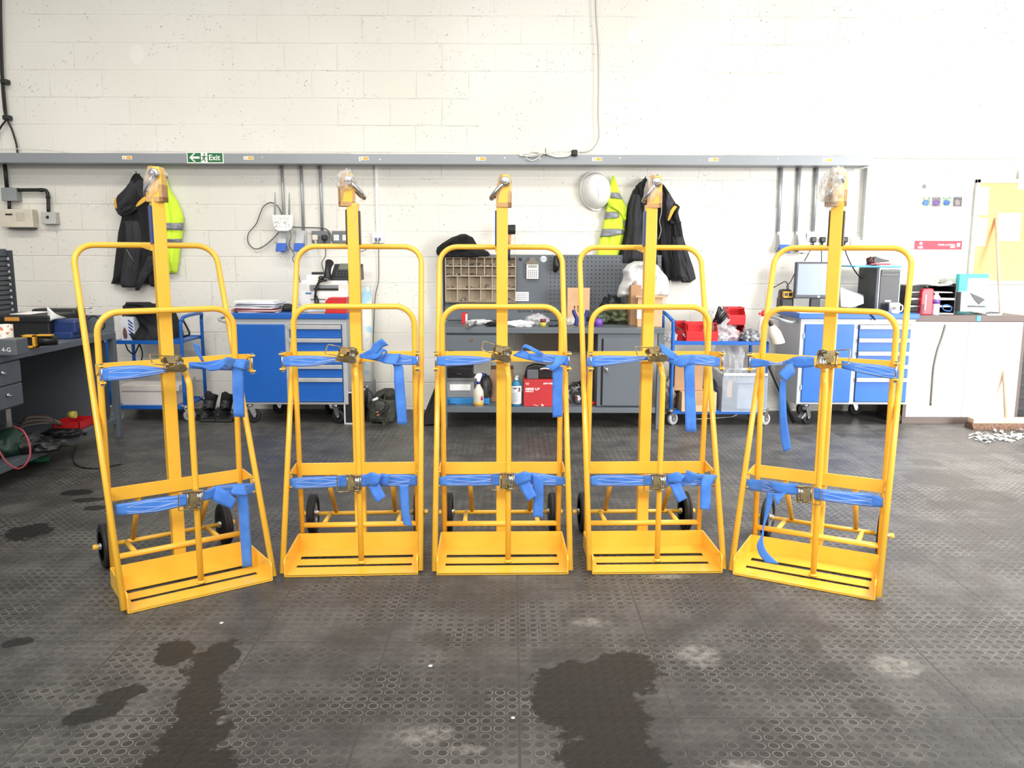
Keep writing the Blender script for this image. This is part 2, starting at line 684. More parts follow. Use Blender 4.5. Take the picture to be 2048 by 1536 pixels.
def solo(name, mb, mat, label=None, cat=None, group=None, kind=None):
    me = mb.mesh(name)
    co = [v.co for v in me.vertices]
    c = Vector(((min(v.x for v in co) + max(v.x for v in co)) / 2, (min(v.y for v in co) + max(v.y for v in co)) / 2, min(v.z for v in co)))
    me.transform(Matrix.Translation(-c))
    me.materials.append(mat)
    o = bpy.data.objects.new(name, me)
    COL.objects.link(o)
    o.location = c
    return setp(o, label, cat, group, kind)


def text_mb(body, size, loc, extrude=0.0006, rot=(PI / 2, 0, 0), align='LEFT', sx=1.0, bold=0.0):
    cu = bpy.data.curves.new('txt', 'FONT')
    cu.body = body
    cu.size = size
    cu.extrude = extrude
    cu.offset = bold
    cu.align_x = align
    o = bpy.data.objects.new('txt', cu)
    COL.objects.link(o)
    dg = bpy.context.evaluated_depsgraph_get()
    me = bpy.data.meshes.new_from_object(o.evaluated_get(dg))
    bpy.data.objects.remove(o)
    m = Matrix.Translation(loc) @ Matrix.Rotation(rot[2], 4, 'Z') @ Matrix.Rotation(rot[0], 4, 'X') @ Matrix.Diagonal((sx, 1, 1, 1))
    me.transform(m)
    r = MB()
    r.bm.from_mesh(me)
    bpy.data.meshes.remove(me)
    return r


def pbox(mb, x0, y0, x1, y1, Yf, Yb, bev=0.0):
    """box whose front face at depth Yf fills the photo rectangle x0..x1, y0..y1"""
    c = (x0 + x1) / 2, (y0 + y1) / 2
    X0, X1 = P(x0, c[1], Yf).x, P(x1, c[1], Yf).x
    Z1, Z0 = P(c[0], y0, Yf).z, P(c[0], y1, Yf).z
    mb.box(X0, X1, Yf, Yb, Z0, Z1, bev)
    return X0, X1, Z0, Z1


WY = 7.32          # plane of the back wall

# ------------------------------------------------------------------ room
solo('floor', MB().box(-7, 8, -3.2, WY + 0.02, -0.1, 0), FLOOR, kind='structure')
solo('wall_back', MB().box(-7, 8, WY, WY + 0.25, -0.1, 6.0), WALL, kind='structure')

# ------------------------------------------------------------------ hoist trolleys
TR = 0.0127


def hoop(w0, y0, z0, w1, y1, z1, R=0.085):
    """inverted U of tube from two feet up to a top bar, rounded corners"""
    def pt(s, t):
        return Vector((s * (w0 + (w1 - w0) * t), y0 + (y1 - y0) * t, z0 + (z1 - z0) * t))
    L = (Vector((w1, y1, z1)) - Vector((w0, y0, z0))).length
    tk = 1 - R / L
    pts = [pt(-1, 0), pt(-1, 0.5)]
    up = (pt(-1, 1) - pt(-1, tk))
    for s in (-1, 1):
        cx = s * (w1 - R)
        arc = []
        for k in range(9):
            a = PI / 2 * k / 8
            base = pt(s, tk)
            arc.append(Vector((cx + s * R * math.cos(a) + (base.x - s * w1) * math.cos(a), base.y + up.y * math.sin(a), base.z + up.z * math.sin(a))))
        pts += arc if s < 0 else arc[::-1]
    pts += [pt(1, 0.5), pt(1, 0)]
    return pts


def tub(*a, **k):
    return MB().tube(*a, **k)


ZU, ZL, YU, YL = 0.927, 0.376, 0.150, 0.200      # strap lugs


def trolley_meshes():
    D = {}

    def add(name, mb, mat):
        me = mb.mesh(name)
        me.materials.append(mat)
        D.setdefault(name, []).append(me)
    # outer handle hoop leaning back, inner hoop nearly upright
    add('handle_hoop', tub(hoop(0.299, 0.012, 0.015, 0.296, 0.616, 1.424), TR, 14), YEL)
    add('back_frame', tub(hoop(0.2722, 0.352, 0.075, 0.2722, 0.312, 1.155), TR, 14), YEL)
    # mast
    add('mast', MB().box(-0.025, 0.027, 0.355, 0.405, 0.04, 1.615, 0.004), YEL)
    # mast to handle bar bracket
    add('mast_bracket', MB().prism([(0.40, 1.40), (0.40, 1.43), (0.62, 1.432), (0.62, 1.418)], 'x', -0.03, -0.006), YEL)
    # flat cross bars
    add('crossbar', MB().box(-0.268, 0.268, 0.322, 0.328, 0.902, 0.950, 0.001), YEL)
    add('crossbar', MB().box(-0.268, 0.268, 0.331, 0.337, 0.367, 0.425, 0.001), YEL)
    add('crossbar', tub([(-0.265, 0.352, 0.118), (0.265, 0.352, 0.118)], TR, 12), YEL)
    # divider pole with its bend back to the cross bar
    pts = [Vector((0.027, 0.137, 0.012)), Vector((0.027, 0.137, 0.4)), Vector((0.027, 0.137, 0.85))]
    for k in range(1, 9):
        a = PI / 2 * k / 8
        pts.append(Vector((0.027 - 0.008 * math.sin(a), 0.137 + 0.07 * (1 - math.cos(a)), 0.85 + 0.07 * math.sin(a))))
    pts.append(Vector((0.018, 0.322, 0.922)))
    dv = tub(pts, TR, 14)
    dv.lathe([(0.0, 0.0), (0.019, 0.0), (0.017, 0.006), (TR, 0.010)], (0.027, 0.137, 0.010), n=14)
    add('divider_pole', dv, YEL)
    # tray: floor of three plates, two side walls, back wall
    tr = MB()
    W = 0.286
    for y0, y1 in ((0.0, 0.093), (0.124, 0.193), (0.233, 0.335)):
        tr.box(-W, W, y0, y1, 0.006, 0.009)
    for s in (-1, 1):
        x0, x1 = (-W, -W + 0.03) if s < 0 else (W - 0.03, W)
        tr.box(x0, x1, 0.0, 0.335, 0.0055, 0.0085)
        side = [(0, 0.003), (0, 0.066), (0.004, 0.076), (0.014, 0.083), (0.33, 0.083), (0.335, 0.003)]
        tr.prism(side, 'x', s * W - 0.003, s * W + 0.003)
    tr.box(-W, W, 0.332, 0.338, 0.0, 0.083)
    tr.box(-W, W, 0.0, 0.003, 0.002, 0.009)
    add('tray', tr, YEL)
    # wheel frame: axle, two runners, two braces up to the lower cross bar
    ax = tub([(-0.30, 0.585, 0.1), (0.30, 0.585, 0.1)], 0.0105, 12)
    add('axle', ax, YEL)
    for s in (-1, 1):
        add('runner', tub([(s * 0.176, 0.36, 0.112), (s * 0.176, 0.58, 0.1)], 0.0115, 12), YEL)
        add('brace', tub([(s * 0.152, 0.345, 0.385), (s * 0.147, 0.585, 0.11)], 0.0115, 12), YEL)
        # lugs and gusset plates
        for (yl, zl, yb, z0, z1) in ((YU, ZU, 0.318, 0.902, 0.950), (YL, ZL + 0.008, 0.335, 0.370, 0.425)):
            g = MB()
            top = z1 if zl > 0.6 else z1
            g.prism([(yb, z0), (yb, z1), (yl + 0.03, zl + 0.038), (yl, zl + 0.036), (yl, zl + 0.028), (yl + 0.03, zl + 0.02)], 'x', s * 0.283, s * 0.288)
            g.box(s * 0.2885 - 0.003, s * 0.2885 + 0.003, yl + 0.006, yl + 0.034, zl - 0.036, zl + 0.036, 0.001)
            for q in (1, -1):
                g.box(s * 0.292 - 0.012, s * 0.292 + 0.012, yl - 0.012, yl + 0.03, zl + q * 0.033 - 0.003, zl + q * 0.033 + 0.003, 0.002)
            add('strap_bracket', g, YEL)
            bo = tub([(s * 0.292, yl, zl - 0.046), (s * 0.292, yl, zl + 0.042)], 0.004, 8)
            for h0 in (zl + 0.036, zl - 0.045):
                bo.lathe([(0.0085, h0), (0.0085, h0 + 0.006)], (s * 0.292, yl, 0), n=6, smooth=False)
            add('bolt', bo, STEEL)
    # wheels
    for s in (-1, 1):
        x = s * 0.262
        t = MB().lathe([(0.066, -0.017), (0.088, -0.019), (0.098, -0.014), (0.1, -0.005), (0.0975, -0.003), (0.0975, 0.003), (0.1, 0.005), (0.098, 0.014), (0.088, 0.019), (0.066, 0.017), (0.066, -0.017)], (x, 0.585, 0.1), 'x', 40)
        add('tyre', t, RUBBER)
        h = MB().lathe([(0.0, -0.012), (0.018, -0.014), (0.022, -0.006), (0.05, -0.004), (0.058, -0.012), (0.067, -0.014), (0.067, 0.014), (0.058, 0.012), (0.05, 0.004), (0.022, 0.006), (0.018, 0.014), (0, 0.012)], (x, 0.585, 0.1), 'x', 32)
        h.lathe([(0.015, -0.03), (0.015, 0.03)], (x, 0.585, 0.1), 'x', 14)
        add('rim', h, CHROME)
        nt = MB().lathe([(0.013, -0.008), (0.013, 0.006), (0.008, 0.010)], (s * 0.304, 0.585, 0.1), 'x', 8, smooth=False)
        add('axle_nut', nt, YEL)
    return D


TM = trolley_meshes()
WRAPT = M('brown_wrapping_paper', 'c79b68', 0.6, 0, 0.12, 25, 0.4)
LABB = M('blue_film_strip', '1c3f86', 0.35)
LABD = M('dark_film_strip', '2a2426', 0.35)


def sub(o, root, label=None):
    c = bpy.data.objects.new(o.name if isinstance(o, bpy.types.Mesh) else o, o)
    COL.objects.link(c)
    c.parent = root
    return setp(c, label)


def shackle(root, loc, rx, ry_tilt, ang):
    """bow shackle: pin along the depth axis, bow hanging at angle ang (radians from straight down, + = to the left)"""
    R = Matrix.Translation(loc) @ Matrix.Rotation(ry_tilt, 4, 'Z') @ Matrix.Rotation(ang, 4, 'Y')
    r = 0.0108
    pts = []
    h = 0.034
    pts += [Vector((0, -h, 0)), Vector((0, -h, -0.03)), Vector((0, -h * 1.05, -0.06))]
    for k in range(1, 10):
        a = PI * k / 10
        pts.append(Vector((0, -h * 1.05 * math.cos(a), -0.062 - 0.036 * math.sin(a))))
    pts += [Vector((0, h * 1.05, -0.06)), Vector((0, h, -0.03)), Vector((0, h, 0))]
    b = MB().tube(pts, r, 12)
    for q in (-1, 1):
        b.lathe([(0.012, -0.010), (0.0205, -0.010), (0.0225, -0.006), (0.0225, 0.006), (0.0205, 0.010), (0.012, 0.010)], (0, q * h, 0), 'y', 20)
    b.bm.transform(R)
    o = part(root, 'shackle', b, STEEL, local=True)
    p = MB().tube([(0, -h - 0.016, 0), (0, h + 0.016, 0)], 0.009, 12)
    p.lathe([(0.0, -0.007), (0.011, -0.006), (0.014, 0.0), (0.014, 0.004)], (0, -h - 0.016, 0), 'y', 6, smooth=False)
    p.bm.transform(R)
    part(o, 'shackle_pin', p, CHROME, local=True)


def ratchet(root, c, tilt, roll, yaw=0.0, flip=1, big=1.0):
    """ratchet buckle centred at c (trolley coordinates); strap runs along x"""
    R = Matrix.Translation(c) @ Matrix.Rotation(roll, 4, 'Y') @ Matrix.Rotation(tilt, 4, 'X') @ Matrix.Diagonal((flip * big, 1 + (big - 1) * 0.4, 1, 1))
    f = MB()
    for s in (-1, 1):
        z = s * 0.032
        prof = [(-0.028, -0.004), (-0.02, -0.012), (0.022, -0.014), (0.034, -0.006), (0.036, 0.004), (0.028, 0.014), (-0.012, 0.012), (-0.026, 0.008)]
        f.prism(prof, 'z', z - 0.0012, z + 0.0012)
    f.tube([(-0.022, 0, -0.036), (-0.022, 0, 0.036)], 0.004, 8)
    f.tube([(0.03, 0.002, -0.034), (0.03, 0.002, 0.034)], 0.0035, 8)
    f.box(-0.008, 0.004, 0.004, 0.007, -0.03, 0.03)
    f.bm.transform(R)
    o = part(root, 'ratchet_buckle', f, GOLD, local=True)
    h = MB()
    for s in (-1, 1):
        z = s * 0.0355
        h.prism([(-0.012, -0.006), (0.014, -0.022), (0.03, -0.017), (0.03, -0.006), (0.006, 0.006), (-0.01, 0.006)], 'z', z - 0.001, z + 0.001)
    h.box(-0.018, 0.004, -0.021, -0.0195, -0.030, 0.030)
    h.box(-0.004, 0.012, -0.0235, -0.021, -0.012, 0.012)
    h.tube([(-0.014, -0.014, -0.036), (-0.050, -0.018, -0.038), (-0.058, -0.019, -0.037), (-0.060, -0.019, -0.03), (-0.060, -0.019, 0.03), (-0.058, -0.019, 0.037), (-0.050, -0.018, 0.038), (-0.014, -0.014, 0.036)], 0.0022, 8)
    h.bm.transform(R)
    part(o, 'ratchet_handle', h, GOLD, local=True)
    sp = MB()
    for q in (0.012, 0.021):
        sp.tube([(q, -0.004, -0.033), (q, -0.004, 0.033)], 0.0065, 10)
    sp.lathe([(0.012, -0.002), (0.012, 0.0)], (0.016, -0.004, 0.0335), 'z', 12)
    sp.lathe([(0.012, 0.0), (0.012, 0.002)], (0.016, -0.004, -0.0335), 'z', 12)
    sp.bm.transform(R)
    part(o, 'spool', sp, STEEL, local=True)


FR = {'1': (0, 580, 3.413), '1b': (100, 780, 3.338), '2': (440, 560, 4.452), '2b': (540, 840, 4.518), '3': (840, 590, 5.689), '3b': (840, 840, 4.655),
      '4': (1120, 590, 4.452), '4b': (1150, 840, 4.8), '5': (1480, 580, 5.12), '5b': (1400, 840, 4.041)}


def LP(T, fr, x, y, yl):
    """photo point on the plane y=yl of trolley T (x, y, rot) -> trolley coordinates"""
    ox, oy, sc = FR[fr]
    d = ray(ox + x / sc, oy + y / sc)
    X, Y, r = T
    n = Vector((-math.sin(r), math.cos(r), 0))
    o = Vector((0, 0, CAM_H))
    q = Vector((X, Y, 0)) + n * yl
    t = (q - o).dot(n) / d.dot(n)
    p = o + d * t - Vector((X, Y, 0))
    c, s = math.cos(r), math.sin(r)
    return Vector((p.x * c + p.y * s, -p.x * s + p.y * c, p.z))


TROLLEYS = [
    dict(T=(-1.2597, 3.2149, 0.6219), f='1', fb='1b',
         label='leftmost yellow cylinder trolley, turned to face right, its mast before the black jacket',
         head=(0.0, -0.10), sh=(0.55, -0.35), film=1, bump=0,
         up=[[(680, 545, 680, 620, .15), (760, 525, 760, 620, .145), (950, 515, 950, 600, .125), (1110, 530, 1120, 565, .112), (1150, 532, 1155, 556, .108)],
             [(1290, 492, 1290, 535, .112), (1400, 490, 1400, 543, .125), (1520, 473, 1520, 548, .14), (1640, 470, 1640, 548, .148), (1703, 478, 1700, 545, .15)]],
         upx=[[(1375, 488, 1395, 486, .10), (1335, 420, 1372, 430, .09), (1317, 358, 1362, 378, .08)],
              [(1300, 498, 1300, 520, .108), (1390, 512, 1385, 530, .1), (1440, 505, 1430, 552, .095), (1490, 490, 1500, 545, .09), (1550, 458, 1530, 520, .085), (1610, 470, 1570, 545, .11)],
              [(1600, 472, 1690, 478, .14), (1578, 510, 1668, 540, .12), (1585, 550, 1662, 550, .13), (1588, 700, 1665, 700, .13), (1595, 865, 1672, 868, .13)]],
         lo=[[(438, 765, 440, 838, .2), (530, 750, 535, 832, .19), (700, 722, 700, 818, .15), (850, 703, 850, 785, .12), (925, 695, 925, 768, .112)],
             [(1000, 680, 1000, 745, .112), (1050, 668, 1050, 735, .12), (1110, 640, 1110, 720, .13), (1250, 625, 1250, 712, .17), (1395, 622, 1395, 690, .2)]],
         lox=[[(1110, 640, 1085, 735, .115), (1190, 680, 1120, 755, .105), (1245, 735, 1215, 797, .1)],
              [(1225, 638, 1305, 630, .165), (1205, 690, 1318, 695, .145), (1248, 720, 1322, 712, .155), (1257, 800, 1330, 800, .155), (1265, 900, 1335, 900, .155), (1275, 1050, 1345, 1050, .155), (1285, 1182, 1350, 1180, .155)]],
         ru=((345, 729), -1.15, -0.10, 1), rl=((388, 998), 0.0, -0.06, 1)),
    dict(T=(-0.6972, 3.4377, 0.0639), f='2', fb='2b',
         label='yellow cylinder trolley second from left, before the blue cabinet carrying the printer',
         head=(-0.028, 0.35), sh=(-0.75, 0.25), film=2, bump=0,
         up=[[(548, 690, 548, 765, .15), (640, 675, 640, 770, .145), (850, 675, 850, 765, .12), (1020, 685, 1020, 725, .112), (1090, 682, 1090, 708, .108)],
             [(1240, 665, 1240, 690, .112), (1380, 665, 1390, 720, .112), (1500, 655, 1500, 745, .13), (1640, 665, 1640, 755, .14), (1775, 685, 1770, 755, .15)]],
         upx=[[(1245, 660, 1255, 690, .11), (1340, 615, 1380, 665, .09), (1365, 570, 1440, 605, .08), (1440, 520, 1500, 580, .07)],
              [(1250, 690, 1260, 696, .105), (1370, 655, 1385, 705, .09), (1440, 608, 1480, 622, .085), (1498, 640, 1440, 700, .09)],
              [(1475, 660, 1610, 655, .125), (1450, 735, 1575, 750, .11), (1540, 755, 1625, 758, .13), (1550, 900, 1640, 900, .13), (1565, 1100, 1655, 1100, .13), (1580, 1285, 1668, 1288, .13)]],
         lo=[[(145, 540, 148, 618, .2), (250, 520, 255, 622, .19), (450, 510, 450, 615, .14), (600, 505, 600, 605, .118), (710, 500, 710, 605, .112)],
             [(790, 500, 790, 615, .112), (870, 490, 870, 600, .12), (1000, 490, 1000, 600, .14), (1190, 490, 1190, 600, .18), (1330, 500, 1330, 595, .2)]],
         lox=[[(860, 500, 870, 585, .115), (920, 472, 950, 595, .1), (1005, 500, 985, 565, .1)],
              [(1005, 480, 990, 580, .13), (1090, 492, 1060, 600, .12)],
              [(890, 600, 985, 570, .11), (925, 680, 1020, 640, .1), (965, 748, 1047, 690, .09)],
              [(1165, 590, 1250, 590, .165), (1175, 700, 1255, 690, .16), (1190, 850, 1265, 850, .16), (1205, 945, 1290, 965, .16)]],
         ru=((692, 711), -1.15, -0.12, 1), rl=((706, 965), 0.0, -0.03, 1)),
    dict(T=(-0.0380, 3.4574, 0.0279), f='3', fb='3b',
         label='yellow cylinder trolley in the middle of the row, facing the camera before the grey workbench',
         head=(0.006, -0.06), sh=(0.75, -0.12), film=0, bump=0,
         up=[[(195, 705, 195, 800, .15), (310, 690, 310, 810, .145), (600, 695, 600, 795, .12), (790, 715, 790, 755, .112), (860, 712, 860, 738, .108)],
             [(1060, 680, 1060, 692, .112), (1240, 665, 1240, 740, .12), (1380, 670, 1400, 770, .13), (1530, 680, 1540, 780, .14), (1705, 705, 1700, 815, .15)]],
         upx=[[(1075, 690, 1060, 680, .112), (1150, 640, 1130, 640, .1), (1195, 560, 1190, 600, .088), (1330, 620, 1290, 650, .08), (1410, 665, 1370, 690, .09)],
              [(1165, 630, 1070, 690, .105), (1235, 650, 1235, 742, .095)],
              [(1530, 690, 1665, 690, .12), (1505, 790, 1640, 770, .1), (1420, 800, 1510, 870, .1)],
              [(1510, 820, 1628, 815, .13), (1508, 1000, 1623, 1000, .13), (1505, 1200, 1620, 1200, .13), (1508, 1395, 1618, 1385, .13)]],
         lo=[[(172, 540, 175, 610, .2), (270, 515, 270, 615, .19), (450, 510, 450, 615, .15), (640, 505, 640, 610, .118), (740, 503, 740, 612, .112)],
             [(850, 505, 850, 610, .112), (910, 495, 910, 600, .12), (1040, 490, 1040, 600, .15), (1180, 505, 1180, 610, .17), (1358, 540, 1355, 608, .2)]],
         lox=[[(870, 570, 895, 605, .115), (955, 480, 950, 595, .1), (1035, 495, 1030, 560, .1)],
              [(915, 595, 1020, 565, .11), (960, 680, 1055, 640, .1), (1003, 758, 1087, 705, .09)],
              [(1040, 498, 1150, 540, .13), (1050, 640, 1150, 630, .13), (1055, 750, 1150, 750, .14), (1048, 900, 1145, 910, .14)]],
         ru=((1001, 708), -1.15, -0.22, 1), rl=((1013, 961), 0.0, 0.0, 1)),
    dict(T=(0.6443, 3.4769, 0.0369), f='4', fb='4b',
         label='yellow cylinder trolley second from the right, its mast in front of the coats',
         head=(0.012, -0.12), sh=(0.62, -0.22), film=1, bump=0,
         up=[[(243, 560, 245, 635, .15), (330, 540, 330, 638, .145), (520, 540, 520, 615, .125), (730, 545, 740, 585, .112), (800, 545, 800, 572, .108)],
             [(930, 572, 940, 582, .112), (1080, 535, 1080, 620, .12), (1200, 530, 1200, 620, .13), (1330, 535, 1330, 632, .14), (1425, 562, 1420, 637, .15)]],
         upx=[[(885, 425, 905, 505, .08), (960, 468, 965, 560, .085), (1045, 532, 1050, 588, .095)],
              [(940, 570, 945, 585, .108), (1015, 570, 1060, 640, .09), (1090, 535, 1110, 635, .09), (1185, 530, 1145, 595, .11)],
              [(1103, 610, 1197, 612, .13), (1108, 800, 1200, 800, .13), (1112, 1000, 1208, 1000, .13), (1118, 1217, 1215, 1218, .13)]],
         lo=[[(145, 545, 148, 625, .2), (230, 528, 230, 635, .19), (450, 527, 450, 635, .14), (640, 530, 640, 632, .118), (740, 535, 740, 628, .112)],
             [(840, 530, 840, 630, .112), (880, 530, 880, 630, .12), (1050, 520, 1050, 635, .14), (1220, 520, 1220, 630, .17), (1372, 550, 1370, 628, .2)]],
         lox=[[(880, 530, 890, 600, .115), (985, 500, 965, 605, .1), (1055, 545, 1010, 600, .1)],
              [(1070, 480, 1050, 595, .12), (1220, 530, 1110, 605, .11)],
              [(905, 625, 1010, 600, .11), (950, 710, 1045, 680, .1), (995, 795, 1075, 750, .09)],
              [(1225, 520, 1370, 530, .155), (1205, 625, 1310, 625, .14), (1200, 740, 1305, 740, .14), (1198, 855, 1303, 868, .14)]],
         ru=((1310, 710), -1.15, 0.03, 1), rl=((1316, 963), 0.0, 0.0, 1)),
    dict(T=(1.2284, 3.3332, -0.4950), f='5', fb='5b',
         label='rightmost yellow cylinder trolley, turned to face left, its hook bagged in film',
         head=(-0.012, 0.30), sh=(0.55, -0.1), film=3, bump=0,
         up=[[(105, 700, 105, 795, .15), (190, 705, 195, 790, .145), (290, 725, 300, 775, .135), (390, 742, 390, 768, .125), (490, 715, 480, 765, .118)],
             [(1040, 722, 1040, 800, .112), (1200, 745, 1200, 840, .12), (1450, 770, 1450, 895, .14), (1600, 805, 1600, 915, .15), (1627, 822, 1625, 905, .15)]],
         upx=[[(470, 725, 490, 765, .115), (560, 685, 560, 790, .1), (650, 680, 650, 797, .1), (760, 685, 760, 785, .105)],
              [(540, 735, 545, 770, .095), (455, 790, 560, 850, .08), (395, 855, 465, 940, .075)],
              [(412, 915, 470, 940, .09), (400, 1050, 470, 1050, .09), (403, 1300, 480, 1300, .09), (415, 1500, 505, 1480, .09), (447, 1663, 525, 1628, .09)]],
         lo=[[(345, 480, 345, 545, .2), (440, 480, 440, 572, .19), (560, 495, 560, 585, .15), (640, 510, 640, 590, .13)],
             [(920, 550, 920, 640, .112), (1010, 560, 1010, 655, .115), (1200, 580, 1200, 680, .15), (1370, 595, 1370, 700, .19), (1480, 630, 1478, 705, .2)]],
         lox=[[(540, 486, 560, 505, .11), (600, 500, 620, 580, .1), (690, 510, 700, 600, .1), (790, 515, 790, 605, .105)],
              [(585, 595, 700, 580, .1), (625, 693, 655, 640, .09)],
              [(540, 582, 595, 590, .11), (530, 700, 575, 700, .11), (508, 850, 522, 860, .11), (495, 930, 515, 925, .10), (460, 1010, 512, 990, .08), (480, 1090, 545, 1070, .07), (530, 1153, 640, 1163, .06)]],
         ru=((1657, 720), -0.75, 0.06, -1), rl=((1610, 988), 0.0, 0.06, -1)),
]


def build_trolley(D):
    T = D['T']
    root = thing('cylinder_trolley', D['label'], 'trolley', (T[0], T[1], 0), 'cylinder trolleys in a row', T[2])
    for nm in ('handle_hoop', 'back_frame', 'mast', 'mast_bracket', 'crossbar', 'divider_pole', 'tray', 'axle', 'runner', 'brace', 'bolt', 'strap_bracket'):
        for me in TM[nm]:
            o = bpy.data.objects.new(nm, me)
            COL.objects.link(o)
            o.parent = root
    for i in range(2):
        t = bpy.data.objects.new('wheel', TM['tyre'][i])
        COL.objects.link(t)
        t.parent = root
        t['label'] = 'black rubber tyred wheel with bright rim'
        for nm in ('rim', 'axle_nut'):
            o = bpy.data.objects.new(nm, TM[nm][i])
            COL.objects.link(o)
            o.parent = t
    # head block on the mast
    hx, hyaw = D['head']
    R = Matrix.Translation((0.001 + hx, 0.38, 1.60)) @ Matrix.Rotation(hyaw - T[2] * 0.8, 4, 'Z')
    hb = MB().box(-0.0015, 0.029 * 2 - 0.0015, -0.032, 0.032, 0, 0.01)
    hb = MB()
    hb.prism([(-0.030, 0.0), (0.034, 0.0), (0.034, 0.115), (0.026, 0.142), (-0.014, 0.142), (-0.030, 0.075)], 'y', -0.03, 0.03, 0.002)
    hb.bm.transform(R)
    part(root, 'lifting_head', hb, YEL, local=True)
    wp = MB()
    wp.prism([(-0.0315, 0.012), (-0.0315, 0.078), (-0.015, 0.1435), (0.0, 0.1445), (-0.012, 0.075), (-0.026, 0.012)], 'y', -0.0312, 0.0312)
    wp.box(-0.0315, 0.0355, -0.0314, 0.0314, 0.0, 0.02)
    wp.box(0.022, 0.0355, -0.0314, 0.0314, 0.0, 0.07)
    wp.bm.transform(R)
    part(root, 'paper_wrap', wp, WRAPT, 'scraps of brown paper tape', local=True)
    shackle(root, R @ Vector((0.012, 0, 0.112)), 0, D['sh'][1] - T[2] * 0.6, D['sh'][0])
    # coloured protective strips left on the mast
    sp = MB().box(-0.0315, -0.025, 0.358, 0.402, 1.43, 1.585, 0.001)
    part(root, 'film_strip', sp, LABD if D['f'] in '25' else LABB, 'dark blue film strip on the side of the mast', local=True)
    if D['f'] in '25':
        sp = MB().box(0.027, 0.0325, 0.358, 0.402, 1.43, 1.58, 0.001)
        part(root, 'film_strip', sp, LABD, 'dark film strip on the side of the mast', local=True)
    # clear film round the hook
    if D['film']:
        k = D['film']
        f = MB()
        c0 = R @ Vector((-0.01, -0.005, 0.075))
        if k == 3:
            f.lump(R @ Vector((-0.038, -0.02, 0.075)), 0.042, 0.05, 0.075, 0.5, 2.2, 4, 4, False, 0.5)
            f.lump(R @ Vector((-0.01, -0.02, 0.135)), 0.035, 0.04, 0.035, 0.5, 3, 5, 3, False, 0.5)
        elif k == 2:
            f.lump(R @ Vector((0.0, -0.01, 0.11)), 0.042, 0.045, 0.05, 0.3, 2.5, 6, 4, False, 0.3)
        else:
            f.lump(c0, 0.034, 0.045, 0.062, 0.25, 2.2, 8, 4, False, 0.2)
        part(root, 'clear_film', f, FILM, 'torn clear plastic film round the hook', local=True)
        if D['f'] in '24':
            q = R @ Vector((0.03, -0.04, 0.03))
            s_ = MB().tube([q, q + Vector((0.002, -0.004, -0.05)), q + Vector((-0.004, 0, -0.09)), q + Vector((0.004, 0, -0.13)), q + Vector((-0.006, 0, -0.17))], 0.0016, 6, 5)
            part(root, 'film_strand', s_, FILM, local=True)
    # straps
    for lvl, (mains, extra, rt, frk) in enumerate(((D['up'], D['upx'], D['ru'], D['f']), (D['lo'], D['lox'], D['rl'], D['fb']))):
        nm_l = 'upper blue webbing strap' if lvl == 0 else 'lower blue webbing strap'
        sts = []
        for secs in mains:
            mb = MB().ribbon([(LP(T, frk, a, b, d), LP(T, frk, c, e, d + 0.001)) for a, b, c, e, d in secs], 0.0032)
            st = part(root, 'strap', mb, STRAP, nm_l, local=True)
            sts.append(st)
            pr = [(LP(T, frk, a, b, d), LP(T, frk, c, e, d + 0.001)) for a, b, c, e, d in secs]
            A = catmull([p for p, q in pr], 6)
            B = catmull([q for p, q in pr], 6)
            n = len(A)
            i0, i1 = (int(n * 0.22), int(n * 0.8)) if (secs is mains[0]) != (D['f'] == '5') else (int(n * 0.5), int(n * 0.88))
            fwd = Vector((0, -0.0022, 0))
            sm = MB()
            for ph in (0.12, 0.30, 0.5, 0.70, 0.88):
                pts = []
                for i in range(i0, i1):
                    t = (i - i0) / (i1 - i0)
                    w = ph + (0.10 * math.sin(t * 6 + ph * 9) if 0.2 < ph < 0.8 else 0)
                    pts.append(A[i].lerp(B[i], min(0.93, max(0.07, w))) + fwd)
                sm.tube(pts, 0.0008, 4)
            part(st, 'stitching', sm, STITCH, 'white stitching', local=True)
        st = sts[1 if D['f'] != '5' else 0]
        for e_ in extra:
            tl = MB().ribbon([(LP(T, frk, a, b, d), LP(T, frk, c, e, d)) for a, b, c, e, d in e_], 0.0022, 6)
            part(st, 'loose_tail', tl, STRAP, local=True)
        (rx, ry), tilt, roll, flip = rt
        FR['p'] = (0, 0, 1)
        c = LP(T, 'p', rx, ry, 0.108)
        ratchet(root, c, tilt, -roll, 0, flip, 1.4 if lvl == 0 else 1.1)


for D in TROLLEYS:
    build_trolley(D)


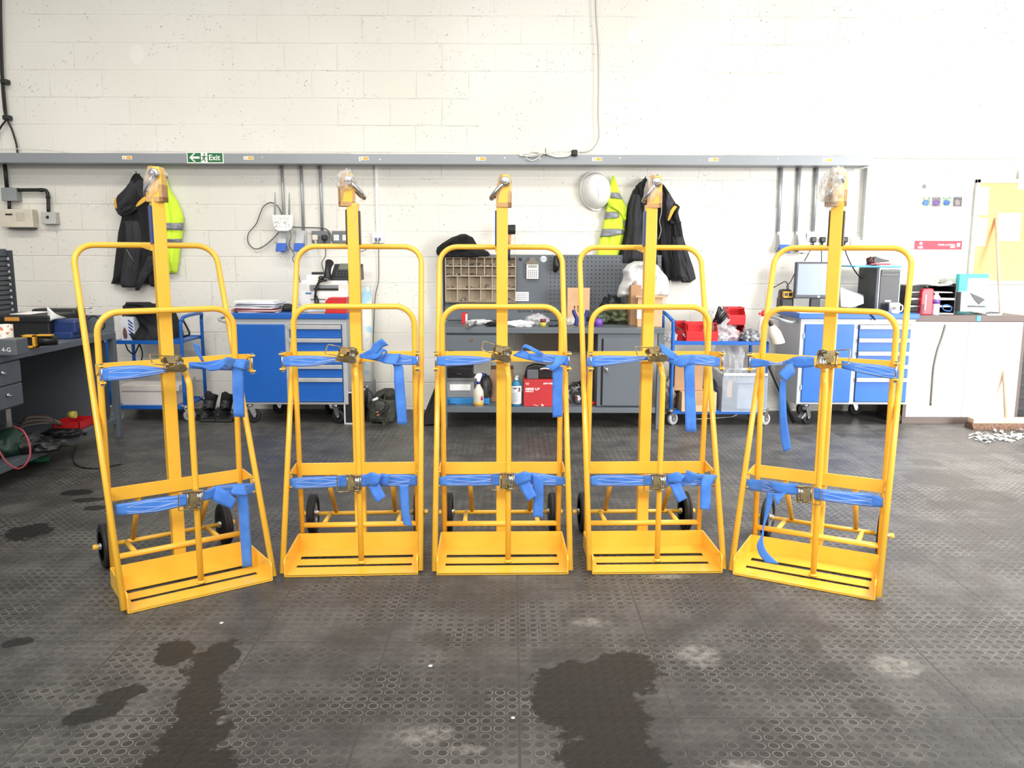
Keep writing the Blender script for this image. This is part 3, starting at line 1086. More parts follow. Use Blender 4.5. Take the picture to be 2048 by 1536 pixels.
# ------------------------------------------------------------------ services on the back wall
TY = 7.12      # face of the cable trunking
mb = MB()
x0, z1, z0 = P(-60, 303, TY).x, P(900, 308.5, TY).z, P(900, 328.5, TY).z
x1 = P(1742, 322, TY).x
mb.box(-4.9, x1, TY, WY - 0.001, z0, z1, 0.003)
tk = thing('cable_trunking', 'long grey steel cable trunking running across the whole white wall', 'trunking', (0, WY, z0))
part(tk, 'trunking_body', mb, M('grey_trunking', '8e9296', 0.4, 0.1, 0.03, 2))
for sx in (128, 291, 365, 525, 720, 760, 1009, 1080, 1240, 1398, 1556, 1713):
    p = P(sx, 318 + (sx % 7) - 3, TY)
    part(tk, 'screw', MB().lathe([(0.005, -0.002), (0.004, 0.0), (0.005, 0.001)], (p.x, TY, p.z), 'y', 8), STEEL)
STK = M('orange_sticker', 'e2a93c', 0.5)
for n_, sx in enumerate((233, 483, 720, 961, 1200, 1440, 1675)):
    p = P(sx, 0, TY)
    zc = (z0 + z1) / 2 + 0.004
    m1 = MB().box(p.x - 0.041, p.x + 0.041, TY - 0.0012, TY, zc - 0.014, zc + 0.014)
    st = part(tk, 'warning_sticker', m1, PAPER, 'white and orange warning sticker')
    m2 = MB().box(p.x - 0.006, p.x + 0.037, TY - 0.0018, TY - 0.0012, zc - 0.0105, zc + 0.0105)
    part(st, 'orange_field', m2, STK)
    m3 = MB().prism([(p.x - 0.034, zc - 0.008), (p.x - 0.014, zc - 0.008), (p.x - 0.024, zc + 0.009)], 'y', TY - 0.002, TY - 0.0012)
    part(st, 'warning_triangle', m3, STK)
# exit sign
sg = thing('exit_sign', 'green and white exit sign with left arrow and running figure, on the grey trunking', 'sign', (P(410, 315, TY).x, TY, z0))
mb = MB()
X0, X1, Z0, Z1 = pbox(mb, 373.5, 304, 447, 326.5, TY - 0.006, TY - 0.0005, 0.001)
part(sg, 'sign_plate', mb, PAPER)
g = MB().box(X0 + 0.008, X0 + 0.118, TY - 0.0068, TY - 0.006, Z0 + 0.008, Z1 - 0.008)
g.box(X0 + 0.173, X1 - 0.008, TY - 0.0068, TY - 0.006, Z0 + 0.008, Z1 - 0.008)
part(sg, 'green_panels', g, GREEN)
W_, H_ = X1 - X0, Z1 - Z0
cx, cz, a = X0 + 0.063, (Z0 + Z1) / 2, 0.034
ar = MB()
yy = (TY - 0.0076, TY - 0.0068)
ar.prism([(cx - 0.042, cz), (cx - 0.004, cz + a), (cx + 0.012, cz + a), (cx - 0.018, cz + 0.009), (cx + 0.044, cz + 0.009), (cx + 0.044, cz - 0.009), (cx - 0.018, cz - 0.009), (cx + 0.012, cz - a), (cx - 0.004, cz - a)], 'y', *yy)
part(sg, 'arrow', ar, PAPER)
rm = MB()
rx = X0 + 0.146
rm.tube([(rx + 0.002, TY - 0.007, cz + 0.016), (rx - 0.004, TY - 0.007, cz - 0.006)], 0.006, 8)
rm.lathe([(0, 0), (0.0065, 0.0), (0.0065, 0.001), (0, 0.001)], (rx + 0.004, TY - 0.0078, cz + 0.029), 'y', 12)
for q in ([(0.002, 0.014), (-0.012, 0.012), (-0.018, 0.004)], [(0.002, 0.014), (0.014, 0.006), (0.020, 0.012)], [(-0.004, -0.006), (0.006, -0.016), (0.004, -0.032)], [(-0.004, -0.006), (-0.012, -0.018), (-0.024, -0.022)]):
    rm.tube([(rx + a_, TY - 0.007, cz + b_) for a_, b_ in q], 0.0035, 6)
part(sg, 'running_figure', rm, GREEN)
part(sg, 'exit_lettering', text_mb('Exit', 0.062, (X0 + 0.182, TY - 0.0078, cz - 0.020), 0.0005, bold=0.0012), PAPER)

# conduits with their fittings, left group
def vtube(x, y0, y1, r, Yd, xt=None):
    a_, b_ = P(x, y0, Yd), P(xt if xt else x, y1, Yd)
    return MB().tube([(a_.x, Yd, a_.z), (a_.x, Yd, b_.z)], r, 12)


def conduit(x, y1, label, r=0.0125, y0=327):
    t = solo('conduit_pipe', vtube(x, y0, y1, r, WY - 0.018), DSTEEL, label, 'conduit', 'steel conduits dropping from the trunking')
    return t


conduit(563.5, 462, 'steel conduit pipe running from the trunking down behind the white router')
conduit(602, 460, 'steel conduit pipe between router and double socket, ending at a blue socket')
conduit(640, 462, 'steel conduit pipe ending on the grey socket with white and black plugs')
conduit(1563, 463, 'leftmost of the three steel conduits above the computer monitor', 0.017)
conduit(1599, 463, 'middle of the three steel conduits above the computer monitor', 0.017)
conduit(1634, 463, 'rightmost of the three steel conduits above the computer monitor', 0.017)
mb = MB()
pbox(mb, 751, 329, 757, 466, WY - 0.022, WY, 0.002)
solo('mini_trunking', mb, WHITE, 'thin white plastic cable cover dropping to the network socket', 'cable cover')
mb = MB()
q0, q1 = P(1738, 335, 7.27), P(1730, 480, 7.27)
mb.box(q0.x - 0.02, q0.x + 0.006, 7.25, WY, q1.z, q0.z, 0.002)
solo('mini_trunking', mb, M('pale_grey_plastic', 'c9cac8', 0.5), 'pale grey vertical cable cover at the right end of the trunking', 'cable cover')


def ind_socket(px, py, label, blue=True):
    """slanted industrial socket with a blue flap; px,py = top centre of its grey housing in the photo"""
    c = P(px, py, WY)
    t = thing('industrial_socket', label, 'socket', (c.x, WY, c.z - 0.17), 'industrial wall sockets with blue flaps')
    m = MB()
    m.box(c.x - 0.045, c.x + 0.045, WY - 0.03, WY, c.z - 0.16, c.z, 0.004)
    m.prism([(WY - 0.03, c.z - 0.01), (WY - 0.06, c.z - 0.05), (WY - 0.10, c.z - 0.12), (WY - 0.03, c.z - 0.14)], 'x', c.x - 0.035, c.x + 0.035, 0.003)
    part(t, 'socket_body', m, M('pale_grey_plastic2', 'b9bcbd', 0.5))
    m = MB().box(c.x - 0.043, c.x + 0.043, -0.006, 0.006, -0.04, 0.04, 0.004)
    m.bm.transform(Matrix.Identity(4))
    b = MB()
    b.box(c.x - 0.045, c.x + 0.045, WY - 0.115, WY - 0.105, c.z - 0.185, c.z - 0.105, 0.004, Matrix.Rotation(-0.5, 3, 'X'))
    part(t, 'socket_flap', b, BPLAS if blue else M('pale_grey_plastic2'), 'blue flap' if blue else None)
    m = MB().tube([(c.x, WY - 0.04, c.z - 0.14), (c.x, WY - 0.085, c.z - 0.16)], 0.03, 16)
    part(t, 'socket_collar', m, BPLAS if blue else DGREY)
    return t


ind_socket(568, 461, 'industrial wall socket with blue flap directly below the white router')
ind_socket(603, 461, 'industrial wall socket with blue flap to the right of the router')
ind_socket(1563, 464, 'industrial wall socket with blue flap, left of the row above the monitor')
ind_socket(1600, 464, 'pale industrial wall socket above the monitor, beside the one with a blue flap', False)


def dsocket(x0, y0, x1, y1, mat, label, plugs, grp=None):
    m = MB()
    X0, X1, Z0, Z1 = pbox(m, x0, y0, x1, y1, WY - 0.045, WY, 0.004)
    t = thing('double_socket', label, 'socket', ((X0 + X1) / 2, WY, Z0), grp)
    part(t, 'socket_box', m, mat)
    for n_, (fx, col) in enumerate(plugs):
        x = X0 + (X1 - X0) * fx
        z = Z0 + (Z1 - Z0) * 0.45
        if col == 'o':
            m = MB().box(x - 0.022, x + 0.022, WY - 0.0465, WY - 0.045, z - 0.024, z + 0.024, 0.002)
            f = part(t, 'socket_face', m, WHITE)
            m = MB()
            for a_, b_, w_, h_ in ((0, 0.008, 0.004, 0.008), (-0.010, -0.010, 0.007, 0.004), (0.010, -0.010, 0.007, 0.004)):
                m.box(x + a_ - w_ / 2, x + a_ + w_ / 2, WY - 0.0468, WY - 0.0462, z + b_ - h_ / 2, z + b_ + h_ / 2)
            part(f, 'socket_slots', m, BLACK)
        else:
            mt = {'w': M('cream_plug', 'dccfc2', 0.45), 'b': BLACK, 'm': DGREY}[col]
            m = MB().box(x - 0.025, x + 0.025, WY - 0.085, WY - 0.046, z - 0.026, z + 0.024, 0.012)
            m.tube([(x, WY - 0.066, z - 0.02), (x, WY - 0.066, z - 0.055)], lambda q: 0.009 - q * 0.004, 8)
            part(t, 'plug', m, mt, {'w': 'cream plug', 'b': 'black plug', 'm': 'dark grey plug'}[col])
    return t


dsocket(623, 462, 657.5, 486, M('grey_metal_clad', '6c7074', 0.45), 'grey metal double socket holding a cream plug and a black plug', [(0.24, 'w'), (0.78, 'b')])
dsocket(664, 462, 699, 486, M('grey_metal_clad'), 'grey metal double socket beside the plugged one, partly behind the trolley mast', [(0.25, 'o'), (0.75, 'o')])
dsocket(1614, 466, 1652, 490, WHITE, 'white double socket with dark plugs, left of the rightmost mast', [(0.3, 'm'), (0.78, 'b')])
dsocket(1662, 466, 1699, 490, WHITE, 'white double socket with one black plug, right of the rightmost mast', [(0.7, 'b')])
m = MB()
X0, X1, Z0, Z1 = pbox(m, 1704, 474, 1729, 492, WY - 0.03, WY, 0.003)
solo('wall_box', m, WHITE, 'small blank white box at the foot of the pale cable cover', 'wall box')
# network socket with two leads
m = MB()
X0, X1, Z0, Z1 = pbox(m, 744, 466, 767, 486, WY - 0.035, WY, 0.003)
t = thing('network_socket', 'small white network socket with two grey leads under the thin cable cover', 'socket', ((X0 + X1) / 2, WY, Z0))
part(t, 'socket_box', m, WHITE)
for fx in (0.35, 0.68):
    x = X0 + (X1 - X0) * fx
    part(t, 'network_plug', MB().box(x - 0.008, x + 0.008, WY - 0.055, WY - 0.035, Z0 + 0.02, Z0 + 0.045, 0.002), M('grey_blue_plastic', '5a6c8c', 0.5))


def cable(pts, Yd, r, mat, label, name='cable', cat='cable', group=None, sm=6):
    """pts: (x, y[, Y]) photo points along the cable"""
    q = [P(p[0], p[1], p[2] if len(p) > 2 else Yd) for p in pts]
    return solo(name, MB().tube(q, r, 6, sm), mat, label, cat, group)


GCAB = M('grey_cable_sheath', '55585b', 0.5)
WCAB = M('white_cable_sheath', 'd6d4cc', 0.5)
cable([(754, 481, 7.26), (749, 487, 7.25), (742, 492, 7.27), (730, 500, 7.28), (710, 512, 7.29), (700, 560, 7.2)], 7.28, 0.0035, GCAB, 'short grey lead leaving the network socket to the left')
cable([(757, 481, 7.26), (757, 510, 7.29), (757, 560, 7.3), (751, 590, 7.3), (748, 640, 7.3), (746, 700, 7.3), (748, 790, 7.29), (752, 819, 7.28)], 7.3, 0.0035, GCAB, 'long thin grey lead hanging from the network socket to the floor')
cable([(564, 430), (556, 413), (542, 405), (528, 412), (521, 425), (512, 448), (498, 465), (495, 478), (499, 490), (512, 498), (528, 492), (545, 478), (558, 464)], 7.29, 0.0045, GCAB, 'grey cable looping to the left of the white router')
cable([(583, 454), (605, 455), (640, 456), (655, 460), (662, 473), (664, 482), (671, 489)], 7.27, 0.005, GCAB, 'grey cable running right from the router over the sockets')
cable([(580, 461, 7.2), (582, 475, 7.2), (578, 490, 7.22), (584, 500), (588, 510), (585, 518), (589, 526), (597, 548), (600, 565)], 7.27, 0.0035, GCAB, 'thin dark lead dropping from the router past the blue socket flap')
cable([(632, 480, 7.25), (635, 500), (641, 530), (648, 548), (650, 556, 7.2)], 7.28, 0.005, WCAB, 'white lead hanging from the cream plug towards the printer')
cable([(650, 482, 7.25), (651, 510), (645, 522), (644, 530), (648, 545), (652, 552, 7.2)], 7.28, 0.004, GCAB, 'black lead hanging from the black plug towards the telephone')

# router
t = thing('wifi_router', 'white wifi router with speckled vents and two antennas, fixed above a blue socket flap', 'router', (P(565, 460, 7.2).x, 7.24, P(565, 460, 7.2).z))
c = P(565.5, 446, 7.18)
hw, hh = 0.093, 0.068
poly = [(c.x - hw, c.z + hh * 0.9), (c.x - hw * 0.98, c.z + hh), (c.x + hw * 0.98, c.z + hh), (c.x + hw, c.z + hh * 0.9), (c.x + hw * 0.9, c.z - hh * 0.3), (c.x + hw * 0.7, c.z - hh * 0.8), (c.x + hw * 0.4, c.z - hh), (c.x - hw * 0.4, c.z - hh), (c.x - hw * 0.7, c.z - hh * 0.8), (c.x - hw * 0.9, c.z - hh * 0.3)]
rb = part(t, 'router_body', MB().prism(poly, 'y', 7.18, 7.215, 0.006), WHITE)
m = MB()
for i in range(40):
    a_, b_ = random.uniform(-0.8, 0.8) * hw, random.uniform(-0.55, 0.7) * hh
    an = random.uniform(0, PI)
    l = 0.005
    m.tube([(c.x + a_ - l * math.cos(an), 7.1795, c.z + b_ - l * math.sin(an)), (c.x + a_ + l * math.cos(an), 7.1795, c.z + b_ + l * math.sin(an))], 0.0013, 5)
part(rb, 'vent_holes', m, DGREY, 'dark vent slots', kind='stuff')
for ax_, top in ((550, 384), (578.5, 385)):
    a_, b_ = P(ax_, 432, 7.21), P(ax_, top, 7.21)
    part(t, 'antenna', MB().tube([a_, a_.lerp(b_, 0.6), b_], lambda q: 0.009 - 0.006 * max(0, (q - 0.4) / 0.6), 10), M('grey_antenna', '9a9c9b', 0.5))

# alarm panel and boxes at the left
BP = M('black_conduit', '1c1c1b', 0.5)
BWY = 7.27
m = MB().tube([P(9, 322, BWY), P(14, 376, BWY)], 0.016, 12)
solo('black_conduit', m, BP, 'short black conduit from the trunking down to the grey junction box', 'conduit')
m = MB()
q = [P(33, 380, BWY), P(85, 380, BWY), P(93, 383, BWY), P(96, 392, BWY), P(97, 424, BWY)]
m.tube(q, 0.015, 12, 5)
m.tube([q[0].lerp(q[1], 0.9), q[1]], 0.018, 12)
m.tube([q[3], q[3].lerp(q[4], 0.15)], 0.018, 12)
solo('black_conduit', m, BP, 'bent black conduit from the grey junction box to the small switch box', 'conduit')
m = MB().tube([P(18.5, 401, BWY), P(18.5, 418, BWY)], 0.014, 12)
solo('black_conduit', m, BP, 'stub of black conduit between junction box and cream alarm panel', 'conduit')
m = MB()
X0, X1, Z0, Z1 = pbox(m, 2, 375, 33, 402, 7.24, WY, 0.004)
t = thing('junction_box', 'square grey junction box joining the black conduits', 'junction box', ((X0 + X1) / 2, 7.28, Z0))
part(t, 'box_body', m, M('grey_box', '8c9192', 0.5))
for a_, b_ in ((0.1, 0.1), (0.9, 0.1), (0.1, 0.9), (0.9, 0.9)):
    part(t, 'screw', MB().lathe([(0.006, -0.001), (0.005, 0.001)], (X0 + (X1 - X0) * a_, 7.2395, Z0 + (Z1 - Z0) * b_), 'y', 8), STEEL)
m = MB()
X0, X1, Z0, Z1 = pbox(m, 1, 418, 65, 455, 7.23, WY, 0.008)
t = thing('alarm_panel', 'cream alarm control panel with keypad at the left edge of the wall', 'alarm panel', ((X0 + X1) / 2, 7.28, Z0))
part(t, 'panel_case', m, CREAM)
W_, H_ = X1 - X0, Z1 - Z0
part(t, 'display', MB().box(X0 + W_ * 0.16, X0 + W_ * 0.38, 7.2285, 7.231, Z0 + H_ * 0.66, Z0 + H_ * 0.75), BLACK)
m = MB()
for i in range(4):
    for j in range(4):
        m.box(X0 + W_ * (0.5 + i * 0.07), X0 + W_ * (0.55 + i * 0.07), 7.2285, 7.231, Z0 + H_ * (0.34 + j * 0.12), Z0 + H_ * (0.43 + j * 0.12), 0.001)
part(t, 'keypad', m, M('cream_keys', 'bcb4a2', 0.5))
part(t, 'base_plate', MB().box(X0 + W_ * 0.2, X1 - 0.02, 7.25, WY, Z0 - 0.012, Z0), DGREY)
m = MB()
X0, X1, Z0, Z1 = pbox(m, 82, 424, 111, 448, 7.25, WY, 0.004)
t = thing('switch_box', 'small pale grey switch box at the end of the bent black conduit', 'switch', ((X0 + X1) / 2, 7.28, Z0))
part(t, 'box_body', m, M('pale_grey_box', 'b9bab4', 0.5))
part(t, 'rocker', MB().box(X0 + 0.045, X0 + 0.068, 7.247, 7.251, Z0 + 0.045, Z0 + 0.07, 0.001), BLACK)

# cables at the upper left
cable([(2, -260), (2, -20), (3, 60), (6, 150), (12, 220), (14, 238), (22, 255), (28, 272), (33, 290), (35, 306)], 7.28, 0.009, BP, 'right-hand of two black cables hanging at the upper left corner', 'black_cable')
cable([(-1, -260), (0, 30), (0, 100), (3, 160), (8, 220), (12, 238), (3, 252), (-8, 270)], 7.275, 0.009, BP, 'left-hand of two black cables hanging at the upper left corner', 'black_cable')
for py in (163, 235):
    p = P(8 if py < 200 else 12.5, py, 7.27)
    solo('cable_clip', MB().box(p.x - 0.028, p.x + 0.028, 7.255, WY, p.z - 0.02, p.z + 0.02, 0.008), BP, 'black clip holding the two black cables, %s one' % ('upper' if py < 200 else 'lower, where they part'), 'cable clip')
# thin wire lying along the trunking top
cable([(-10, 298), (60, 298), (110, 302), (150, 306), (260, 305), (340, 303), (380, 305), (560, 306), (700, 307)], 7.16, 0.003, WCAB, 'thin pale wire lying along the left top of the trunking', 'thin_wire')
cable([(1180, 313), (1290, 312), (1400, 313), (1450, 310), (1560, 309), (1600, 312), (1700, 310), (1800, 309), (1870, 307), (1960, 308), (2060, 310)], 7.16, 0.003, WCAB, 'thin pale wire along the right end of the trunking and on across the wall', 'thin_wire')
# hanging cable and coil
cable([(1190, -260), (1191, -20), (1192, 30), (1196, 90), (1197, 170), (1196, 230), (1198, 268), (1194, 285), (1184, 298), (1172, 304), (1158, 304)], 7.27, 0.006, M('dull_white_cable', 'b5b2aa', 0.5), 'pale grey cable hanging down the wall to a black plug', 'hanging_cable')
t = thing('cable_coil', 'bundle of coiled white cable with black plug resting on the trunking', 'cable', (P(1090, 305, 7.1).x, 7.15, z1))
m = MB()
for k in range(6):
    o_ = k * 1.6
    q = [P(1038, 311 - k * 0.6, 7.11), P(1060, 306 - o_ * 0.3, 7.12), P(1090, 307, 7.11 - k * 0.006), P(1112, 299 + o_ * 0.5, 7.12), P(1135, 299 + o_ * 0.6, 7.12), P(1146, 304, 7.11), P(1135, 309 + k * 0.7, 7.1), P(1112, 311 + k * .6, 7.1), P(1090, 308.5, 7.095), P(1062, 311 + k * 0.5, 7.1)]
    m.tube(q, 0.0042, 6, 6, True)
part(t, 'coil', m, WCAB)
m = MB().tube([P(1096, 307, 7.09), P(1078, 308, 7.085), P(1062, 311, 7.08), P(1053, 314, 7.08), P(1056, 319, 7.085), P(1066, 321, 7.085), P(1076, 316, 7.08), P(1083, 309, 7.08)], 0.0042, 6, 6)
part(t, 'stray_loop', m, WCAB)
m = MB().tube([P(1091, 297, 7.09), P(1092, 311, 7.085)], 0.003, 6)
part(t, 'cable_tie', m, BP)
p = P(1149, 306, 7.1)
part(t, 'plug', MB().box(p.x - 0.026, p.x + 0.026, 7.08, 7.125, p.z - 0.026, p.z + 0.026, 0.012), BP, 'black plug')

# ------------------------------------------------------------------ things hung on the wall
HK = M('hook_metal', '6f6a62', 0.4, 0.8)


def hook(px, py, Yb, label):
    p = P(px, py, Yb)
    return solo('coat_hook', MB().tube([(p.x, WY, p.z), (p.x, WY - 0.05, p.z - 0.01), (p.x, WY - 0.07, p.z + 0.015)], 0.005, 8, 4), HK, label, 'hook', 'coat hooks')


def zoomrows(fr, rows):
    ox, oy, sc = fr
    return [(oy + y / sc, ox + a / sc, ox + b / sc) for y, a, b in rows]


ZA = (0, 260, 3.413)
JB = 7.28
hook(275, 347, JB, 'hook above the black jacket at the left')
j = thing('jacket', 'black and charcoal work jacket with yellow-lined hood hanging at the left', 'jacket', (P(275, 400, JB).x, JB, P(275, 575, JB).z))
part(j, 'jacket_body', MB().drape(zoomrows(ZA, [(300, 932, 948), (350, 905, 990), (430, 850, 1030), (520, 830, 1052), (600, 835, 1066), (700, 812, 1080), (800, 800, 1090), (900, 790, 1092), (1000, 775, 1095), (1050, 758, 1085)]), JB, 0.13, 5, 0.3, 1), BCLOTH)
part(j, 'hood', MB().drape(zoomrows(ZA, [(340, 905, 985), (390, 870, 1010), (450, 805, 1025), (500, 783, 1010), (540, 792, 960), (575, 815, 890), (590, 833, 860)]), JB - 0.06, 0.10, 3, 0.3, 2), GCLOTH)
h = MB().ribbon([(P(0 + 1023 / 3.413, 260 + 438 / 3.413, 7.13), P(1026 / 3.413, 260 + 460 / 3.413, 7.13)), (P(985 / 3.413, 260 + 455 / 3.413, 7.12), P(998 / 3.413, 260 + 482 / 3.413, 7.12)), (P(945 / 3.413, 260 + 490 / 3.413, 7.115), P(960 / 3.413, 260 + 510 / 3.413, 7.115)), (P(925 / 3.413, 260 + 522 / 3.413, 7.12), P(935 / 3.413, 260 + 524 / 3.413, 7.12))], 0.004)
part(j, 'hood_lining', h, YCLOTH, 'yellow hood lining')
h = MB().drape(zoomrows(ZA, [(465, 786, 803), (500, 780, 808), (540, 790, 808)]), 7.2, 0.03, 2, 0.1, 3)
part(j, 'hood_lining', h, YCLOTH, 'yellow hood lining')
part(j, 'sleeve', MB().drape(zoomrows(ZA, [(620, 850, 960), (750, 860, 975), (850, 845, 960), (960, 830, 945), (1050, 822, 935), (1075, 835, 925)]), JB - 0.09, 0.06, 3, 0.3, 5), GCLOTH)
part(j, 'sleeve', MB().drape(zoomrows(ZA, [(860, 1010, 1085), (920, 985, 1090), (980, 955, 1030), (1040, 940, 985), (1095, 925, 950)]), JB - 0.07, 0.06, 3, 0.3, 6), GCLOTH)
part(j, 'sleeve', MB().drape(zoomrows(ZA, [(860, 1020, 1100), (960, 1005, 1110), (1030, 1015, 1100), (1068, 1030, 1075)]), JB - 0.02, 0.06, 3, 0.3, 7), BCLOTH)
m = MB().tube([P(862 / 3.413, 260 + 812 / 3.413, 7.12), P(912 / 3.413, 260 + 897 / 3.413, 7.125)], 0.003, 6)
part(j, 'piping', m, HBAND, 'pale reflective piping')

hv = thing('hi_vis_vest', 'fluorescent yellow vest hanging behind the leftmost trolley mast', 'vest', (P(345, 400, JB).x, JB, P(345, 545, JB).z))
vrow = [(265, 1100, 1116), (300, 1092, 1128), (400, 1085, 1160), (480, 1080, 1210), (540, 1075, 1235), (600, 1070, 1254), (680, 1070, 1250), (740, 1072, 1242), (830, 1080, 1228), (900, 1090, 1222), (975, 1130, 1208)]
part(hv, 'vest_body', MB().drape(zoomrows(ZA, vrow), JB, 0.08, 4, 0.3, 11), HIVIS)
part(hv, 'reflective_band', MB().drape(zoomrows(ZA, [(633, 1068, 1253), (655, 1068, 1254), (686, 1070, 1250)]), JB - 0.025, 0.07, 4, 0.1, 11, nv=8), HBAND)
part(hv, 'reflective_band', MB().drape(zoomrows(ZA, [(742, 1074, 1243), (758, 1074, 1241), (772, 1075, 1238)]), JB - 0.025, 0.065, 4, 0.1, 12, nv=8), HBAND)

ZB = (1120, 330, 5.12)
# white helmet
c = P(1192, 380, 7.2)
t = thing('hard_hat', 'white hard hat hanging on the wall beside the yellow vest', 'helmet', (c.x, 7.3, c.z - 0.14))
rot = Matrix.Translation((c.x, WY - 0.012, c.z)) @ Matrix.Rotation(0.30, 4, 'Z') @ Matrix.Rotation(-0.18, 4, 'Y')
sh = MB().lathe([(0.128, 0.0), (0.127, -0.03), (0.118, -0.075), (0.098, -0.12), (0.065, -0.15), (0.03, -0.163), (0.0, -0.166)], (0, 0, 0), 'y', 36, sy=1.22)
sh.bm.transform(rot)
part(t, 'helmet_shell', sh, WHITE)
rim = MB().tube([(0.131 * math.cos(k * PI / 12), -0.004, 0.131 * 1.22 * math.sin(k * PI / 12)) for k in range(24)], 0.006, 8, 2, True)
rim.bm.transform(rot)
part(t, 'helmet_rim', rim, WHITE)
for s_ in (-0.035, 0.0, 0.035):
    rg = MB().tube([(s_ * 1.1, -0.060, 0.135), (s_, -0.125, 0.085), (s_, -0.162, 0.02), (s_, -0.155, -0.05), (s_ * 1.1, -0.105, -0.115)], 0.0055, 8, 5)
    rg.bm.transform(rot)
    part(t, 'helmet_ridge', rg, WHITE)
pk = MB().prism([(-0.09, -0.11), (-0.05, -0.158), (0.0, -0.172), (0.05, -0.158), (0.09, -0.11), (0.06, -0.125), (0.0, -0.138), (-0.06, -0.125)], 'y', -0.014, -0.004, 0.002)
pk.bm.transform(rot)
part(t, 'helmet_peak', pk, WHITE)

hv = thing('hi_vis_vest', 'fluorescent yellow vest with grey bands hanging beside the white hard hat', 'vest', (P(1225, 440, JB).x, JB, P(1225, 515, JB).z))
vrow = [(113, 530, 552), (180, 520, 580), (290, 505, 612), (360, 490, 645), (430, 478, 682), (560, 450, 680), (640, 435, 668), (740, 408, 652), (820, 395, 630), (920, 370, 600), (990, 362, 590)]
part(hv, 'vest_body', MB().drape(zoomrows(ZB, vrow), JB, 0.05, 4, 0.3, 21), HIVIS)
for a_ in ([(282, 514, 602), (305, 508, 618), (335, 500, 632), (352, 596, 640)], [(478, 468, 600), (510, 460, 614), (545, 452, 610), (552, 452, 500)], [(652, 432, 640), (680, 424, 656), (710, 416, 652), (738, 410, 500)]):
    part(hv, 'reflective_band', MB().drape(zoomrows(ZB, a_), JB - 0.025, 0.045, 4, 0.05, 22, nv=8), HBAND)
part(hv, 'reflective_band', MB().drape(zoomrows(ZB, [(565, 632, 668), (600, 640, 670), (635, 650, 672)]), JB - 0.02, 0.04, 4, 0.05, 23, nv=8), HBAND)
part(hv, 'vest_fold', MB().drape(zoomrows(ZB, [(345, 490, 560), (380, 482, 650), (430, 500, 684), (480, 590, 683), (540, 640, 680), (575, 655, 672)]), JB - 0.03, 0.045, 5, 0.3, 24), HIVIS)

hook(1290, 357, JB, 'hook above the long black coat')
j = thing('coat', 'long black coat hanging left of the second mast from the right', 'coat', (P(1280, 450, JB).x, JB, P(1280, 590, JB).z))
part(j, 'coat_body', MB().drape(zoomrows(ZB, [(135, 862, 874), (178, 825, 900), (260, 745, 922), (400, 692, 935), (560, 680, 960), (700, 655, 985), (880, 612, 1010), (1000, 585, 1040), (1150, 560, 1050), (1300, 540, 1050)]), JB, 0.14, 6, 0.3, 31), BCLOTH)
part(j, 'sleeve', MB().drape(zoomrows(ZB, [(300, 740, 850), (500, 700, 845), (700, 690, 840), (900, 650, 850), (1000, 640, 840)]), JB - 0.09, 0.07, 3, 0.35, 32), GCLOTH)
part(j, 'collar', MB().drape(zoomrows(ZB, [(172, 820, 895), (220, 770, 918), (300, 800, 925), (340, 860, 925)]), JB - 0.09, 0.05, 3, 0.2, 33), BCLOTH)
hook(1314, 354, JB, 'hook above the shorter jacket with the yellow-lined hood')
j = thing('jacket', 'short black jacket with yellow-lined hood, right of the second mast from the right', 'jacket', (P(1340, 450, JB).x, JB, P(1350, 565, JB).z))
part(j, 'jacket_body', MB().drape(zoomrows(ZB, [(200, 1010, 1060), (270, 1005, 1108), (330, 1000, 1145), (420, 1000, 1200), (520, 995, 1215), (590, 995, 1238), (740, 1000, 1262), (900, 1010, 1312), (1050, 1050, 1365), (1150, 1075, 1390), (1185, 1085, 1330)]), JB + 0.01, 0.12, 6, 0.3, 41), BCLOTH)
part(j, 'hood', MB().drape(zoomrows(ZB, [(400, 1150, 1200), (430, 1130, 1230), (470, 1120, 1212), (540, 1100, 1205), (590, 1110, 1245), (610, 1120, 1190)]), JB - 0.09, 0.05, 3, 0.3, 42), BCLOTH)
part(j, 'sleeve', MB().drape(zoomrows(ZB, [(735, 1150, 1262), (860, 1150, 1300), (1000, 1160, 1345), (1130, 1190, 1385), (1165, 1215, 1392), (1205, 1250, 1330)]), JB - 0.07, 0.08, 3, 0.3, 43), GCLOTH)
part(j, 'shoulder_panel', MB().drape(zoomrows(ZB, [(300, 1090, 1130), (380, 1080, 1165), (480, 1090, 1150), (570, 1085, 1110)]), JB - 0.09, 0.05, 2, 0.2, 44), M('grey_purple_cloth', '46434c', 0.85))
fz = lambda x, y, Y: P(1120 + x / 5.12, 330 + y / 5.12, Y)
m = MB().ribbon([(fz(1170, 415, 7.12), fz(1200, 428, 7.12)), (fz(1135, 460, 7.115), fz(1165, 480, 7.115)), (fz(1115, 520, 7.12), fz(1135, 540, 7.12)), (fz(1100, 568, 7.13), fz(1112, 574, 7.13))], 0.004)
part(j, 'hood_lining', m, YCLOTH, 'yellow hood lining')
m = MB().tube([fz(1130, 1180, 7.2), fz(1135, 1230, 7.19), fz(1125, 1260, 7.19), fz(1132, 1300, 7.19)], 0.003, 6, 5)
part(j, 'drawcord', m, WCAB)

